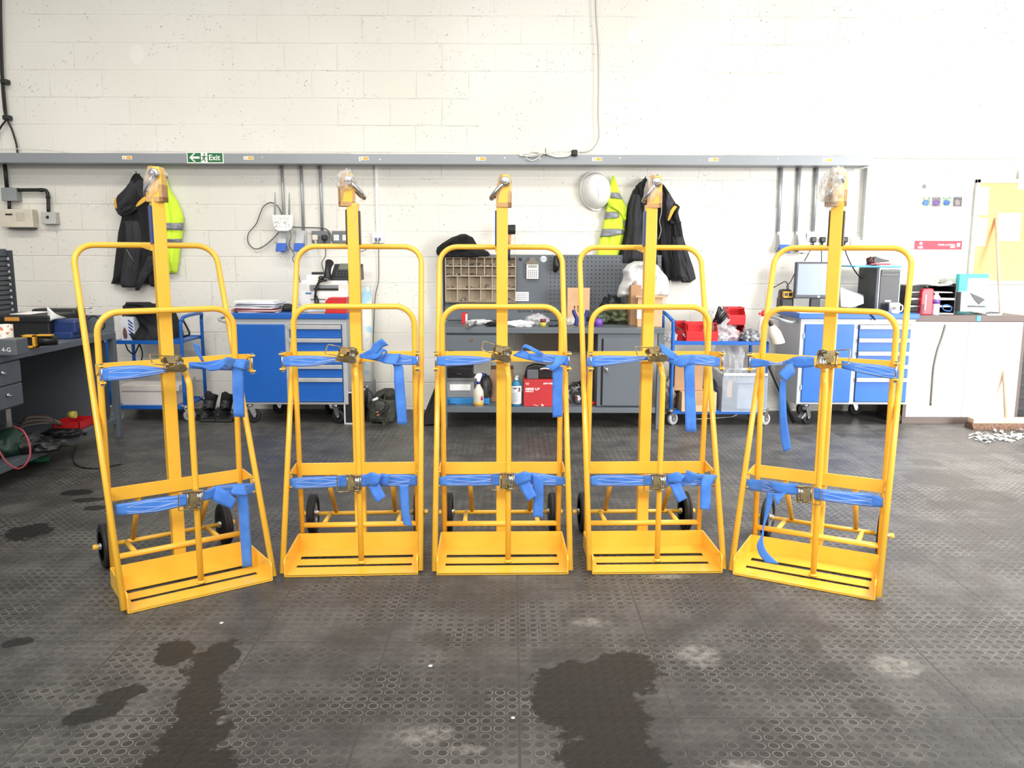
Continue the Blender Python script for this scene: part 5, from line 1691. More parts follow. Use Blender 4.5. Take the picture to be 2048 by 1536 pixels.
part(t, 'battery', MB().box(a_ + 0.02, a_ + 0.11, 6.57, 6.64, zt, zt + 0.075, 0.006), M('battery_grey', '5b6065', 0.4))
part(t, 'tool_handle', MB().tube([(a_ + 0.12, 6.59, zt + 0.075), (a_ + 0.17, 6.585, zt + 0.085), (b_ + 0.005, 6.59, zt + 0.07)], 0.012, 8, 4), STEEL)
t = thing('cable_tangle', 'tangle of dark cables and a steel clamp on the lower shelf beside the cupboard', 'cables', (P(1145, 812, 6.7).x, 6.7, SH))
for n_ in range(7):
    c0 = P(1146 + n_ * 2, 800, 6.68)
    pts = []
    for k in range(9):
        a_ = k * 0.78 + n_
        pts.append(Vector((c0.x + (0.045 + 0.02 * random.random()) * math.cos(a_), 6.70 + 0.03 * math.sin(a_ * 1.3) - n_ * 0.004, SH + 0.075 + (0.05 + 0.015 * random.random()) * math.sin(a_))))
    part(t, 'cable_loop', MB().tube(pts, 0.0055, 6, 4, True), (GCAB, BP, DSTEEL)[n_ % 3])
for n_ in range(4):
    c0 = P(1135 + n_ * 8, 790, 6.7)
    part(t, 'cable_loop', MB().tube([(c0.x - 0.05, 6.7, SH + 0.14), (c0.x, 6.68, SH + 0.12 + 0.02 * n_), (c0.x + 0.05, 6.7, SH + 0.17), (c0.x + 0.09, 6.72, SH + 0.12)], 0.007, 6, 5), BP)
p = P(1157, 800, 6.6)
part(t, 'steel_clamp', MB().lump((p.x, 6.62, SH + 0.05), 0.028, 0.03, 0.045, 0.4, 3, 84, 3), STEEL, 'bright steel clamp')
p = P(1187, 790, 6.75)
solo('canister', MB().lathe([(0, 0), (0.04, 0), (0.04, 0.2), (0.02, 0.24), (0.015, 0.25), (0, 0.25)], (p.x - 0.01, 6.85, SH), 'z', 20), M('dark_red', '4a2320', 0.4), 'dark red cylinder standing in the shade beside the cupboard', 'cylinder')
p = P(1187, 812, 6.6)
solo('rag', MB().lump((p.x, 6.62, SH + 0.012), 0.022, 0.03, 0.015, 0.4, 3, 85, 3), RED, 'scrap of red and white plastic on the shelf by the cupboard', 'rag')
# dark board leaning against the bench end
m = MB().prism([(BX0 - 0.02, 0.42), (BX0 - 0.012, 0.42), (BX0 - 0.012, 0.02), (BX0 - 0.16, 0.0), (BX0 - 0.15, 0.1)], 'y', 6.6, 7.0, 0.01)
solo('waste_sack', m, M('black_sack', '1b1b1c', 0.5, 0, 0.2), 'dark folded board slanting against the left end of the centre workbench', 'board')

# ------------------------------------------------------------------ castor
def castor(root, x, y, top, r=0.055, wheel_mat=None, yaw=0.4, lab=None, brake=False):
    """swivel castor, wheel centre at (x,y,r)"""
    R = Matrix.Translation((x, y, 0)) @ Matrix.Rotation(yaw, 4, 'Z')
    f = MB()
    f.box(-0.035, 0.035, -0.035, 0.035, top - 0.006, top, 0.002)
    f.lathe([(0.026, top - 0.03), (0.028, top - 0.006)], (0, 0, 0), 'z', 16)
    for s in (-1, 1):
        f.prism([(-0.022, top - 0.02), (0.03, top - 0.02), (0.045, r + 0.01), (0.035, r - 0.012), (0.018, r - 0.008)], 'y', s * 0.021 - 0.0015, s * 0.021 + 0.0015)
    if brake:
        f.prism([(0.0, r + 0.02), (-0.055, r - 0.005), (-0.06, r + 0.006), (-0.02, r + 0.045)], 'y', -0.024, 0.024, 0.002)
    f.bm.transform(R)
    o = part(root, 'castor', f, STEEL, lab, local=False)
    w = MB().lathe([(0.55 * r, -0.014), (0.9 * r, -0.016), (r, -0.009), (r, 0.009), (0.9 * r, 0.016), (0.55 * r, 0.014), (0.55 * r, -0.014)], (0.028, 0, r), 'y', 28)
    w.bm.transform(R)
    part(o, 'castor_wheel', w, wheel_mat or RUBBER, local=False)
    h = MB().lathe([(0, -0.012), (0.3 * r, -0.013), (0.56 * r, -0.01), (0.56 * r, 0.01), (0.3 * r, 0.013), (0, 0.012)], (0.028, 0, r), 'y', 20)
    h.lathe([(0.008, -0.026), (0.008, 0.026)], (0.028, 0, r), 'y', 8)
    h.bm.transform(R)
    part(o, 'castor_hub', h, STEEL, local=False)


# ------------------------------------------------------------------ blue drawer cabinets
def drawer_cabinet(xl_px, Yf, label, bright):
    c = P(xl_px, 720, Yf)
    x0 = c.x
    W, Dp = 0.925, 0.55
    z0_, z1_ = P(xl_px, 808.5, Yf).z, P(xl_px, 637, Yf).z
    t = thing('tool_cabinet', label, 'cabinet', (x0 + W / 2, Yf + Dp / 2, 0), 'blue and grey mobile tool cabinets')
    part(t, 'cabinet_body', MB().box(x0, x0 + W, Yf, Yf + Dp, z0_, z1_, 0.004), LGREY)
    part(t, 'worktop', MB().box(x0 - 0.025, x0 + W + 0.02, Yf - 0.02, Yf + Dp + 0.01, z1_, z1_ + 0.042, 0.004), BLUE)
    H = z1_ - z0_
    d = part(t, 'door', MB().box(x0 + 0.035, x0 + 0.43, Yf - 0.012, Yf, z0_ + 0.018, z1_ - 0.045, 0.006), BLUE)
    for q in (0.2, 0.8):
        part(d, 'hinge', MB().box(x0 + 0.026, x0 + 0.036, Yf - 0.010, Yf, z0_ + H * q - 0.02, z0_ + H * q + 0.02, 0.001), LGREY)
    dx0, dx1 = x0 + 0.47, x0 + 0.885
    part(t, 'drawer_bay', MB().box(dx0 - 0.004, dx1 + 0.004, Yf - 0.002, Yf + 0.002, z0_ + 0.02, z1_ - 0.045), BLACK)
    hs = [0.107] * 4
    zt_ = z1_ - 0.05
    hs.append(zt_ - z0_ - 0.022 - sum(hs))
    for h in hs:
        dr_ = part(t, 'drawer', MB().box(dx0, dx1, Yf - 0.012, Yf, zt_ - h + 0.005, zt_, 0.002).box(dx0 + 0.002, dx1 - 0.002, Yf - 0.016, Yf - 0.01, zt_ - h + 0.004, zt_ - h + 0.018, 0.002), BLUE)
        hd = MB().prism([(Yf - 0.012, zt_ + 0.001), (Yf - 0.036, zt_ + 0.001), (Yf - 0.036, zt_ - 0.005), (Yf - 0.028, zt_ - 0.031), (Yf - 0.024, zt_ - 0.031), (Yf - 0.012, zt_ - 0.004)], 'x', dx0, dx1)
        part(dr_, 'drawer_handle', hd, ALU, 'pale grip rail')
        zt_ -= h
    for (x, y, yw, br) in ((x0 + 0.10, Yf + 0.06, 0.5, True), (x0 + W - 0.12, Yf + 0.06, -0.3, False), (x0 + 0.2, Yf + Dp - 0.08, 0.2, False), (x0 + W - 0.27, Yf + Dp - 0.08, 0.1, False)):
        castor(t, x, y, z0_, 0.058, None, yw, None, br and bright)
    hd = MB().tube([(x0, Yf + 0.08, z1_ - 0.03), (x0 - 0.06, Yf + 0.07, z1_ - 0.035), (x0 - 0.12, Yf + 0.09, z1_ - 0.02), (x0 - 0.14, Yf + 0.16, z1_ - 0.01), (x0 - 0.14, Yf + Dp - 0.16, z1_ - 0.01), (x0 - 0.12, Yf + Dp - 0.09, z1_ - 0.02), (x0, Yf + Dp - 0.08, z1_ - 0.03)], 0.012, 10, 4)
    part(t, 'push_handle', hd, LGREY)
    return x0, W, z1_ + 0.042, Dp


CY = 6.65
ax0, AW, AZ, AD = drawer_cabinet(466, CY, 'blue and grey wheeled drawer cabinet left of centre, carrying the printer', False)
bx0, _, BZ, _ = drawer_cabinet(1597, CY, 'blue and grey wheeled drawer cabinet at the right, carrying the monitor', True)

# papers on the left cabinet
z = AZ
px0, px1 = P(466, 615, 6.8).x, P(563, 615, 6.8).x
pile = [('e6e2dc', 'off-white folder at the very bottom'), ('8c2028', 'dark red folder second from the bottom'), ('ececea', 'white papers just above the dark red folder'), ('a02a30', 'red folder fourth from the bottom'),
        ('8c2430', 'maroon folder lying on the red one'), ('dcdcdf', 'pale grey sheets over the maroon folder'), ('e9e9e9', 'white sheets in the middle'), ('4c5058', 'slate grey folder in the middle'),
        ('e6e6e8', 'white folder between slate grey and navy folders'), ('28324c', 'navy blue folder'), ('dfe1ea', 'bluish white papers above the navy folder'), ('f0efec', 'uppermost white stack of sheets')]
for i, (hcol, lb) in enumerate(pile):
    th_ = (0.005, 0.006, 0.007, 0.006, 0.006, 0.008, 0.009, 0.004, 0.009, 0.006, 0.012, 0.014)[i]
    cxx = (px0 + px1) / 2 + random.uniform(-0.02, 0.02) + (0.012 if i > 7 else 0)
    w_ = 0.175 - 0.0015 * i + random.uniform(-0.015, 0.01)
    m = MB().box(cxx - w_, cxx + w_, 6.74, 6.98, z, z + th_ - 0.0004, 0.0008, Matrix.Rotation(random.uniform(-0.14, 0.14), 3, 'Z'))
    solo('document_folder', m, M('doc_' + hcol, hcol, 0.6), lb + ' of the left cabinet pile', 'folder', 'folders piled on the left cabinet')
    z += th_
# dark thing beside pile
p = P(573, 618, 6.85)
solo('black_pouch', MB().lump((p.x, 6.9, AZ + 0.028), 0.045, 0.06, 0.035, 0.3, 2.2, 91, 3), M('olive_black', '2c2e29', 0.7), 'dark pouch on the left cabinet just right of the paper pile', 'pouch')
# printer
prt = thing('printer', 'off-white printer with grey paper slot standing on the left blue cabinet', 'printer', (P(650, 620, 6.8).x, 6.95, AZ))
pz = lambda y: P(650, y, 6.8).z
xa, xb = P(600, 590, 6.8).x, P(697, 590, 6.8).x
part(prt, 'printer_body', MB().prism([(xa + 0.02, AZ), (xb, AZ), (xb, pz(566)), (xa, pz(566)), (xa - 0.012, pz(580)), (xa + 0.0, pz(602))], 'y', 6.8, 7.15, 0.008), M('printer_white', 'd8d7d3', 0.45))
part(prt, 'printer_front', MB().box(P(627, 590, 6.8).x, xb - 0.005, 6.79, 6.802, pz(606), pz(583), 0.003), WHITE)
part(prt, 'printer_top', MB().box(xa + 0.01, xb - 0.01, 6.82, 7.12, pz(566), pz(561), 0.003), WHITE)
part(prt, 'output_slot', MB().box(P(620, 575, 6.8).x, P(677, 575, 6.8).x, 6.792, 6.802, pz(581), pz(570), 0.001), M('slot_grey', '7b7f83', 0.4))
part(prt, 'slot_mouth', MB().box(P(628, 575, 6.8).x, P(677, 575, 6.8).x, 6.790, 6.793, pz(580.5), pz(576.5), 0.0005), BLACK)
part(prt, 'tray_slit', MB().box(P(622, 600, 6.8).x, P(652, 600, 6.8).x, 6.7875, 6.792, pz(599.5), pz(598), 0.0003), BLACK)
part(prt, 'printer_badge', MB().box(P(611, 586, 6.8).x, P(623, 586, 6.8).x, 6.798, 6.8005, pz(588.5), pz(585), 0.0003), M('badge_blue', '4a7da8', 0.4))
# box on the printer
m = MB()
X0, X1, Z0, Z1 = pbox(m, 613, 552, 655, 561, 6.85, 7.05, 0.003)
solo('paper_box', MB().box(X0, X1, 6.85, 7.05, pz(561), pz(550), 0.003), WHITE, 'white flat box on the printer left of the telephone', 'box')
m = MB().box(P(623, 546, 6.9).x, P(646, 546, 6.9).x, 6.9, 7.0, pz(550), pz(545), 0.003)
solo('black_adapter', m, BLACK, 'small black adapter on the white flat box by the telephone', 'adapter')
m = MB().lump((P(641, 556, 6.8).x, 6.82, pz(557)), 0.022, 0.02, 0.022, 0.4, 3, 92, 3)
solo('cable_plug_knot', m, BLACK, 'small black knot of plugs in front of the telephone', 'plugs')
# telephone
ph = thing('desk_telephone', 'black desk telephone with handset standing on the printer', 'telephone', (P(672, 560, 6.85).x, 6.95, pz(561)))
fz2 = lambda x, y, Y=6.84: P(440 + x / 4.452, 320 + y / 4.452, Y)
z0_ = pz(561)
xl, xr = fz2(985, 1000).x, fz2(1240, 1000).x
part(ph, 'phone_base', MB().prism([(6.82, z0_), (6.82, z0_ + 0.02), (7.0, fz2(1050, 925, 7.0).z), (7.03, fz2(1050, 925, 7.0).z), (7.06, z0_)], 'x', xl, xr, 0.004), M('phone_black', '26282b', 0.4))
m = MB()
for i in range(4):
    for k in range(4):
        t_ = 0.12 + k * 0.12
        m.box(xl + 0.04 + i * 0.026, xl + 0.055 + i * 0.026, 6.82 + 0.18 * t_ - 0.006, 6.82 + 0.18 * t_ + 0.006, z0_ + 0.02 + (fz2(1050, 925, 7.0).z - z0_ - 0.02) * t_, z0_ + 0.026 + (fz2(1050, 925, 7.0).z - z0_ - 0.02) * t_, 0.001)
part(ph, 'keypad', m, M('phone_keys', '5a5d62', 0.5))
zz = fz2(1050, 925, 7.0).z
m = MB().box(xl + 0.045, xr - 0.02, -0.045, 0.045, -0.003, 0.003, 0.001)
ang = math.atan2(zz - z0_ - 0.02, 0.18)
m.bm.transform(Matrix.Translation((0, 6.82 + 0.18 * 0.78, z0_ + 0.022 + (zz - z0_ - 0.02) * 0.78)) @ Matrix.Rotation(ang, 4, 'X'))
part(ph, 'phone_display', m, M('phone_lcd', '6f7569', 0.3))
hs_ = MB().tube([fz2(955, 1050, 6.8), fz2(958, 1000, 6.80), fz2(965, 950, 6.83), fz2(975, 915, 6.87)], lambda q: 0.026 + 0.010 * (abs(q - 0.5) * 2) ** 2, 14, 5)
part(ph, 'handset', hs_, BLACK)
m = MB().tube([fz2(950, 1070, 6.79), fz2(890, 1085, 6.77), fz2(860, 1130, 6.77), fz2(850, 1190, 6.77), fz2(845, 1240, 6.77), fz2(855, 1285, 6.765)], 0.009, 8, 5)
part(ph, 'handset_cord', m, BLACK)
m = MB().tube([fz2(880, 1070, 6.785), fz2(870, 1130, 6.765), fz2(852, 1190, 6.76), fz2(870, 1240, 6.76), fz2(875, 1285, 6.76)], 0.007, 8, 5)
part(ph, 'handset_cord', m, BLACK)
# red bin in front of printer
def pick_bin(x0, x1, ytop, Yf, depth, zb, label, name='pick_bin', grp='red plastic parts bins', mat=None):
    X0, X1 = P(x0, ytop, Yf).x, P(x1, ytop, Yf).x
    Z1 = P((x0 + x1) / 2, ytop, Yf).z
    t = thing(name, label, 'bin', ((X0 + X1) / 2, Yf + depth / 2, zb), grp)
    mt = mat or RED
    w = 0.003
    h = Z1 - zb
    fh = h * 0.55
    m = MB()
    m.box(X0, X1, Yf, Yf + depth, zb, zb + w)
    m.box(X0, X1, Yf + depth - w, Yf + depth, zb, Z1)
    for x in (X0, X1 - w):
        m.prism([(Yf, zb), (Yf + depth, zb), (Yf + depth, Z1), (Yf + depth * 0.28, Z1), (Yf, zb + fh)], 'x', x, x + w)
    part(t, 'bin_body', m, mt)
    part(t, 'bin_front', MB().prism([(Yf, zb), (Yf, zb + fh), (Yf - 0.006, zb + fh + 0.004), (Yf - 0.006, zb + fh - 0.008), (Yf - 0.003, zb)], 'x', X0, X1), mt)
    rm_ = MB()
    rm_.box(X0 - 0.004, X1 + 0.004, Yf + depth * 0.28, Yf + depth * 0.3, Z1 - 0.008, Z1 + 0.002)
    rm_.box(X0 - 0.004, X0 + w, Yf + depth * 0.28, Yf + depth, Z1 - 0.008, Z1 + 0.002)
    rm_.box(X1 - w, X1 + 0.004, Yf + depth * 0.28, Yf + depth, Z1 - 0.008, Z1 + 0.002)
    part(t, 'bin_rim', rm_, mt)
    return t


m = MB()
X0, X1 = P(651, 610, 6.68).x, P(693, 610, 6.68).x
Zt = P(670, 595, 6.68).z
t = thing('pick_bin', 'red plastic bin in front of the printer', 'bin', ((X0 + X1) / 2, 6.72, AZ), 'red plastic parts bins')
m.box(X0, X1, 6.67, 6.78, AZ, Zt, 0.006)
part(t, 'bin_body', MB().prism([(X0, AZ), (X1, AZ), (X1, Zt), (X0 + 0.03, Zt), (X0, Zt - 0.03)], 'y', 6.67, 6.78, 0.004), RED)
part(t, 'bin_rim', MB().box(X1 - 0.008, X1 + 0.004, 6.665, 6.785, AZ, Zt + 0.002, 0.001), RED)
solo('wooden_board', MB().box(P(615, 622, 6.66).x, P(650, 622, 6.66).x, 6.64, 6.70, AZ, AZ + 0.008, 0.001), WOODH, 'thin wooden offcut on the cabinet edge left of the red bin', 'offcut')

# standing roll and case beside left cabinet
p = P(730, 600, 7.05)
rl = MB().lathe([(0.0, 0.24), (0.055, 0.24), (0.055, 0.24 + 0.0), (0.055, 1.07), (0.0, 1.07)], (P(728, 600, 7.1).x, 7.12, 0), 'z', 28)
zz0, zz1 = P(730, 762, 7.1).z, P(730, 573, 7.1).z
t = thing('paper_roll', 'tall white and pale blue printed roll standing behind the second mast from the left', 'roll', (P(728, 600, 7.1).x, 7.12, zz0))
mpat = Mat('printed_roll')
v_ = mpat.geo()
mpat.set('Base Color', mpat.mix(mpat.noise(v_, 6, 4).step(0.52, 0.6), hexc('e6e6dd'), hexc('a9d2e6')))
mpat.set('Roughness', 0.5)
part(t, 'roll_sheet', MB().lathe([(0.0, zz0), (0.062, zz0), (0.062, zz1), (0.058, zz1), (0.0, zz1 - 0.002)], (P(728, 600, 7.1).x, 7.12, 0), 'z', 28), mpat.m)
t = thing('flight_case', 'dark case with bright metal edges standing on the floor beside the left blue cabinet', 'case', (P(715, 840, 6.75).x, 6.95, 0))
X0, X1 = P(689, 800, 6.66).x, P(722, 800, 6.66).x
Z1 = P(700, 785, 6.66).z
part(t, 'case_body', MB().box(X0, X1, 6.66, 7.1, 0.0, Z1, 0.003), M('navy_black', '14151c', 0.45))
m = MB()
for x in (X0, X1):
    m.box(x - 0.006, x + 0.006, 6.652, 6.664, 0, Z1, 0.001)
for z in (0.006, Z1):
    m.box(X0, X1, 6.652, 6.664, z - 0.006, z + 0.006, 0.001)
for x in (X0, X1):
    m.box(x - 0.006, x + 0.006, 6.652, 7.1, Z1 - 0.006, Z1 + 0.004, 0.001)
part(t, 'metal_edging', m, ALU)
part(t, 'case_top', MB().box(X0 + 0.004, X1 - 0.004, 6.665, 7.1, Z1 - 0.001, Z1 + 0.003), M('case_grey', '6d7275', 0.5))
pz_ = Z1 + 0.0035
t = thing('metal_box', 'grey metal box standing behind the flight case, under the printed roll', 'box', (P(735, 800, 7.1).x, 7.12, 0))
part(t, 'metal_box_body', MB().box(P(718, 800, 7.0).x, P(744, 800, 7.0).x, 6.99, 7.22, 0, zz0 - 0.002, 0.004), M('case_grey'))
# backpack
bp = thing('rucksack', 'dark grey-green rucksack slumped on the floor with cables lying over it', 'bag', (P(765, 845, 6.75).x, 6.85, 0))
c = P(767, 812, 6.8)
part(bp, 'bag_body', MB().drape([(776, 770, 785), (782, 755, 795), (795, 745, 797), (812, 738, 798), (828, 734, 800), (840, 728, 802), (848, 728, 800)], 7.0, 0.34, 4, 0.4, 95), M('bag_grey_green', '34362f', 0.85, 0, 0.3, 8, 0.4))
part(bp, 'bag_pocket', MB().drape([(800, 748, 790), (815, 742, 792), (835, 738, 790), (844, 740, 786)], 6.72, 0.08, 3, 0.3, 96), M('bag_grey', '42443e', 0.85, 0, 0.3, 8, 0.4))
for pts in ([(720, 770), (735, 778), (745, 790), (742, 802), (735, 812), (748, 824), (762, 828)], [(752, 795), (765, 800), (772, 812), (762, 822), (750, 830)], [(745, 790), (756, 799), (770, 803), (778, 815), (765, 826)]):
    part(bp, 'cable_over_bag', MB().tube([P(x, y, 6.62 - 0.0002 * y) for x, y in pts], 0.006, 6, 5), BLACK)
p = P(750, 799, 6.46)
part(bp, 'white_plug', MB().tube([P(745, 801, 6.46), P(756, 796, 6.46)], 0.011, 8), WHITE)
part(bp, 'orange_patch', MB().lump(P(755, 828, 6.56), 0.02, 0.01, 0.02, 0.3, 2, 3, 2, False), M('orange_cloth', 'c2784e', 0.8))

# ------------------------------------------------------------------ left: blue shelf trolley
LT = 6.74
lt = thing('shelf_trolley', 'blue two-shelf trolley behind the leftmost cylinder trolley, holding the black bag', 'trolley', (-3.0, 7.0, 0))
x0, x1 = -3.30, P(361, 700, LT).x
yb = 7.2
zt_, zl_ = P(280, 682, LT).z, P(280, 812, LT).z
for z in (zt_, zl_):
    m = MB().box(x0, x1, LT, yb, z - 0.022, z - 0.004, 0.002)
    m.box(x0, x1, LT - 0.004, LT + 0.016, z - 0.026, z + 0.004, 0.002)
    m.box(x0, x1, yb - 0.016, yb + 0.004, z - 0.026, z + 0.004, 0.002)
    part(lt, 'shelf', m, BLUE)
zh = P(362, 634, LT).z
hp = [Vector((x1 + 0.012, LT, 0.14)), Vector((x1 + 0.012, LT, zh - 0.12)), Vector((x1 + 0.016, LT + 0.01, zh - 0.04)), Vector((x1 + 0.03, LT + 0.06, zh)), Vector((x1 + 0.03, yb - 0.06, zh)), Vector((x1 + 0.016, yb - 0.01, zh - 0.04)), Vector((x1 + 0.012, yb, zh - 0.12)), Vector((x1 + 0.012, yb, 0.14))]
part(lt, 'handle_frame', MB().tube(hp, 0.0145, 12, 5), BLUE)
hp2 = [Vector((2 * ((x0 + x1) / 2) - p.x, p.y, p.z)) for p in hp]
part(lt, 'handle_frame', MB().tube(hp2, 0.0145, 12, 5), BLUE)
for x in (x0, x1 + 0.01):
    for y in (LT + 0.01, yb - 0.03):
        castor(lt, x, y, 0.14, 0.05, M('grey_wheel', '8d8f90', 0.5), 0.6)
zs = zt_ - 0.004
m = MB()
t = thing('holdall', 'black soft holdall on the top shelf of the left blue trolley', 'bag', (P(300, 670, 6.9).x, 6.98, zs))
part(t, 'bag_body', MB().drape([(607, 252, 315), (612, 251, 340), (625, 250, 352), (645, 256, 360), (660, 264, 366), (674, 268, 368), (681, 270, 366)], 7.14, 0.36, 3, 0.25, 101), M('bag_black', '17171a', 0.8, 0, 0.2, 10, 0.3))
part(t, 'bag_flap', MB().drape([(604, 252, 300), (612, 250, 316), (622, 254, 318), (630, 262, 316)], 6.85, 0.07, 2, 0.2, 102), BCLOTH)
part(t, 'carry_strap', MB().tube([P(366, 640, 6.85), P(374, 655, 6.83), (P(379, 668, 6.83)), P(372, 672, 6.85), P(364, 674, 6.88)], 0.008, 6, 5), BCLOTH)
m = MB()
X0, X1 = P(241, 655, 6.8).x, P(268, 655, 6.8).x
Z1 = P(255, 634, 6.8).z
t = thing('battery_box', 'white carton with slanting blue stripes on the left blue trolley', 'box', ((X0 + X1) / 2, 6.9, zs))
part(t, 'carton_body', MB().box(X0, X1, 6.8, 6.9, zs, Z1, 0.002), M('carton_white', 'c9cdd2', 0.6))
m = MB()
for k in range(6):
    z = zs + 0.03 + k * 0.028
    if z + 0.03 < Z1:
        m.prism([(X1 - 0.045, z + 0.02), (X1 - 0.008, z - 0.01), (X1 - 0.008, z + 0.004), (X1 - 0.045, z + 0.034)], 'y', 6.7985, 6.8)
part(t, 'blue_stripes', m, M('stripe_blue', '223f86', 0.5))
part(t, 'printed_figure', MB().lump((X0 + 0.035, 6.7995, zs + 0.06), 0.018, 0.001, 0.045, 0.4, 2, 3, 2, False), M('figure_print', '6f4a40', 0.6))
# cables under the top shelf
for pts, lb in (([(250, 684), (256, 700), (268, 708), (275, 696), (280, 686)], 'dark cable looping under the top shelf of the left blue trolley, left of centre'), ([(278, 686), (284, 702), (284, 716), (278, 730)], 'dark cable hanging straight under the top shelf of the left blue trolley')):
    cable(pts, 6.95, 0.006, BP, lb)
# carton on the lower shelf
zs = zl_ - 0.004
X0, X1 = P(243, 780, 6.8).x, P(352, 780, 6.8).x
Z1 = P(300, 782, 6.8).z
t = thing('cardboard_carton', 'long white carton with half-open lid on the lower shelf of the left blue trolley', 'box', ((X0 + X1) / 2, 7.0, zs))
WC = M('white_carton', 'cfc8c2', 0.75, 0, 0.05)
part(t, 'box_body', MB().box(X0, X1, 6.8, 7.16, zs, Z1, 0.003), WC)
part(t, 'box_lid', MB().box(X0 - 0.004, X1 + 0.03, 6.79, 7.17, Z1 + 0.01, Z1 + 0.06, 0.004, Matrix.Rotation(0.06, 3, 'X')), WC)
part(t, 'dark_gap', MB().box(X0 + 0.004, X1 - 0.004, 6.81, 7.15, Z1, Z1 + 0.012), BLACK)
X0, X1 = P(236, 718, 7.05).x, P(263, 718, 7.05).x
solo('black_crate', MB().box(X0, X1, 7.0, 7.16, Z1 + 0.07, Z1 + 0.2, 0.006), BLACK, 'black box standing on the white carton at the left', 'box')

# boots
for i, (xa, ya) in enumerate(((398, 0), (431, 0))):
    side = 'left' if i == 0 else 'right'
    c = P(xa + 16, 835, 6.78)
    b = thing('work_boot', 'black work boot, the %s one of the pair on the floor by the left cabinet' % side, 'boot', (c.x, 6.85, 0), 'pair of black work boots')
    s0 = MB().drape([(815 - i * 1, xa + 4, xa + 24), (826, xa + 1, xa + 31), (836, xa, xa + 33), (840, xa + 1, xa + 33)], 6.92, 0.20, 2, 0.15, 111 + i, nu=16, nv=14)
    part(b, 'boot_upper', s0, M('boot_leather', '17181a', 0.55))
    part(b, 'boot_shaft', MB().tube([(c.x - 0.01, 6.86, 0.08), (c.x - 0.008, 6.90, 0.15), (c.x + 0.002, 6.92, 0.205)], lambda q: 0.048 + 0.006 * q, 16, 4), M('boot_leather'))
    part(b, 'boot_tongue', MB().lump((c.x - 0.005, 6.86, 0.19), 0.035, 0.012, 0.045, 0.3, 2, 3 + i, 3, False), BCLOTH)
    p0, p1 = P(xa, 838, 6.72).x, P(xa + 33, 838, 6.72).x
    part(b, 'boot_sole', MB().box(p0, p1, 6.71, 6.98, 0.0, 0.024, 0.01), RUBBER)
    part(b, 'boot_laces', MB().tube([(c.x - 0.03, 6.79, 0.10), (c.x + 0.02, 6.785, 0.115), (c.x - 0.025, 6.80, 0.13), (c.x + 0.025, 6.81, 0.145), (c.x - 0.02, 6.83, 0.16)], 0.003, 5, 3), M('lace_grey', '4a4a4a', 0.7))

# ------------------------------------------------------------------ left workbench along the side
XF = -2.97
LBT = P(165, 677, PX(165, 677, XF).y).z
yb0, yb1 = 3.3, PX(231, 660, XF).y
lb_ = thing('workbench', 'grey steel workbench running towards the camera along the left side', 'workbench', (XF - 0.35, 5.0, 0))
part(lb_, 'worktop', MB().box(XF - 0.78, XF, yb0, yb1, LBT - 0.045, LBT, 0.003), BENCH)
lsz = 0.15
part(lb_, 'lower_shelf', MB().box(XF - 0.75, XF - 0.02, yb0, yb1 - 0.03, lsz - 0.045, lsz, 0.003), BENCH)
for y in (yb0 + 0.2, yb1 - 0.045):
    for x in (XF - 0.045, XF - 0.78):
        part(lb_, 'leg', MB().box(x, x + 0.045, y, y + 0.045, 0, LBT - 0.045, 0.002), BENCH)
# drawers at the near left
dyr = PX(46, 760, XF).y
part(lb_, 'drawer_unit', MB().box(XF - 0.6, XF - 0.014, yb0 + 0.3, dyr, LBT - 0.33, LBT - 0.045, 0.003), BENCHD)
for k in range(2):
    z1_ = LBT - 0.055 - k * 0.137
    d_ = part(lb_, 'drawer', MB().box(XF - 0.02, XF - 0.004, yb0 + 0.3, dyr - 0.005, z1_ - 0.128, z1_, 0.004), BENCH)
    q = PX(3 + k * 12, 738 + k * 50, XF)
    part(d_, 'drawer_lock', MB().lathe([(0.012, -0.002), (0.012, 0.008), (0.005, 0.01)], (XF, q.y, z1_ - 0.05), 'x', 12).tube([(XF, q.y, z1_ - 0.05), (XF + 0.02, q.y + 0.006, z1_ - 0.055)], 0.004, 6), CHROME)
# cupboard under the far end
cy0, cy1 = PX(50, 760, XF).y + 0.02, yb1 - 0.10
part(lb_, 'cupboard_body', MB().box(XF - 0.72, XF - 0.06, 5.99, yb1 - 0.055, lsz, LBT - 0.045, 0.003), BENCH)
part(lb_, 'cupboard_door', MB().box(XF - 0.06, XF - 0.045, 6.01, yb1 - 0.075, lsz + 0.03, LBT - 0.07, 0.003), M('shade_door', '454c54', 0.45))
part(lb_, 'back_sheet', MB().box(XF - 0.76, XF - 0.75, yb0, 5.98, lsz, LBT - 0.045), BENCH)
part(lb_, 'end_upstand', MB().box(XF - 0.35, XF - 0.005, yb1 - 0.012, yb1, LBT, P(210, 630, yb1).z, 0.002), BENCH)
# tool panel behind
part(lb_, 'tool_panel', MB().box(XF - 0.80, XF - 0.77, yb0, 6.2, LBT, 1.41, 0.002), mat_peg('punched_side_panel', -9.0))
ps_ = MB()
p = P(28, 560, 6.2)
ps_.box(p.x - 0.10, p.x, 6.2, 6.215, LBT, 1.40, 0.002)
up = part(lb_, 'panel_upright', ps_, BENCHD)
m = MB()
for k in range(11):
    for s_ in (-0.072, -0.03):
        m.box(p.x + s_ - 0.008, p.x + s_ + 0.008, 6.1985, 6.2005, LBT + 0.06 + k * 0.047, LBT + 0.078 + k * 0.047)
part(up, 'slots', m, M('slot_pale', 'c2c0b8', 0.6), kind='stuff')

# things on the left bench
def LBp(x, y):
    return PZ(x, y, LBT)


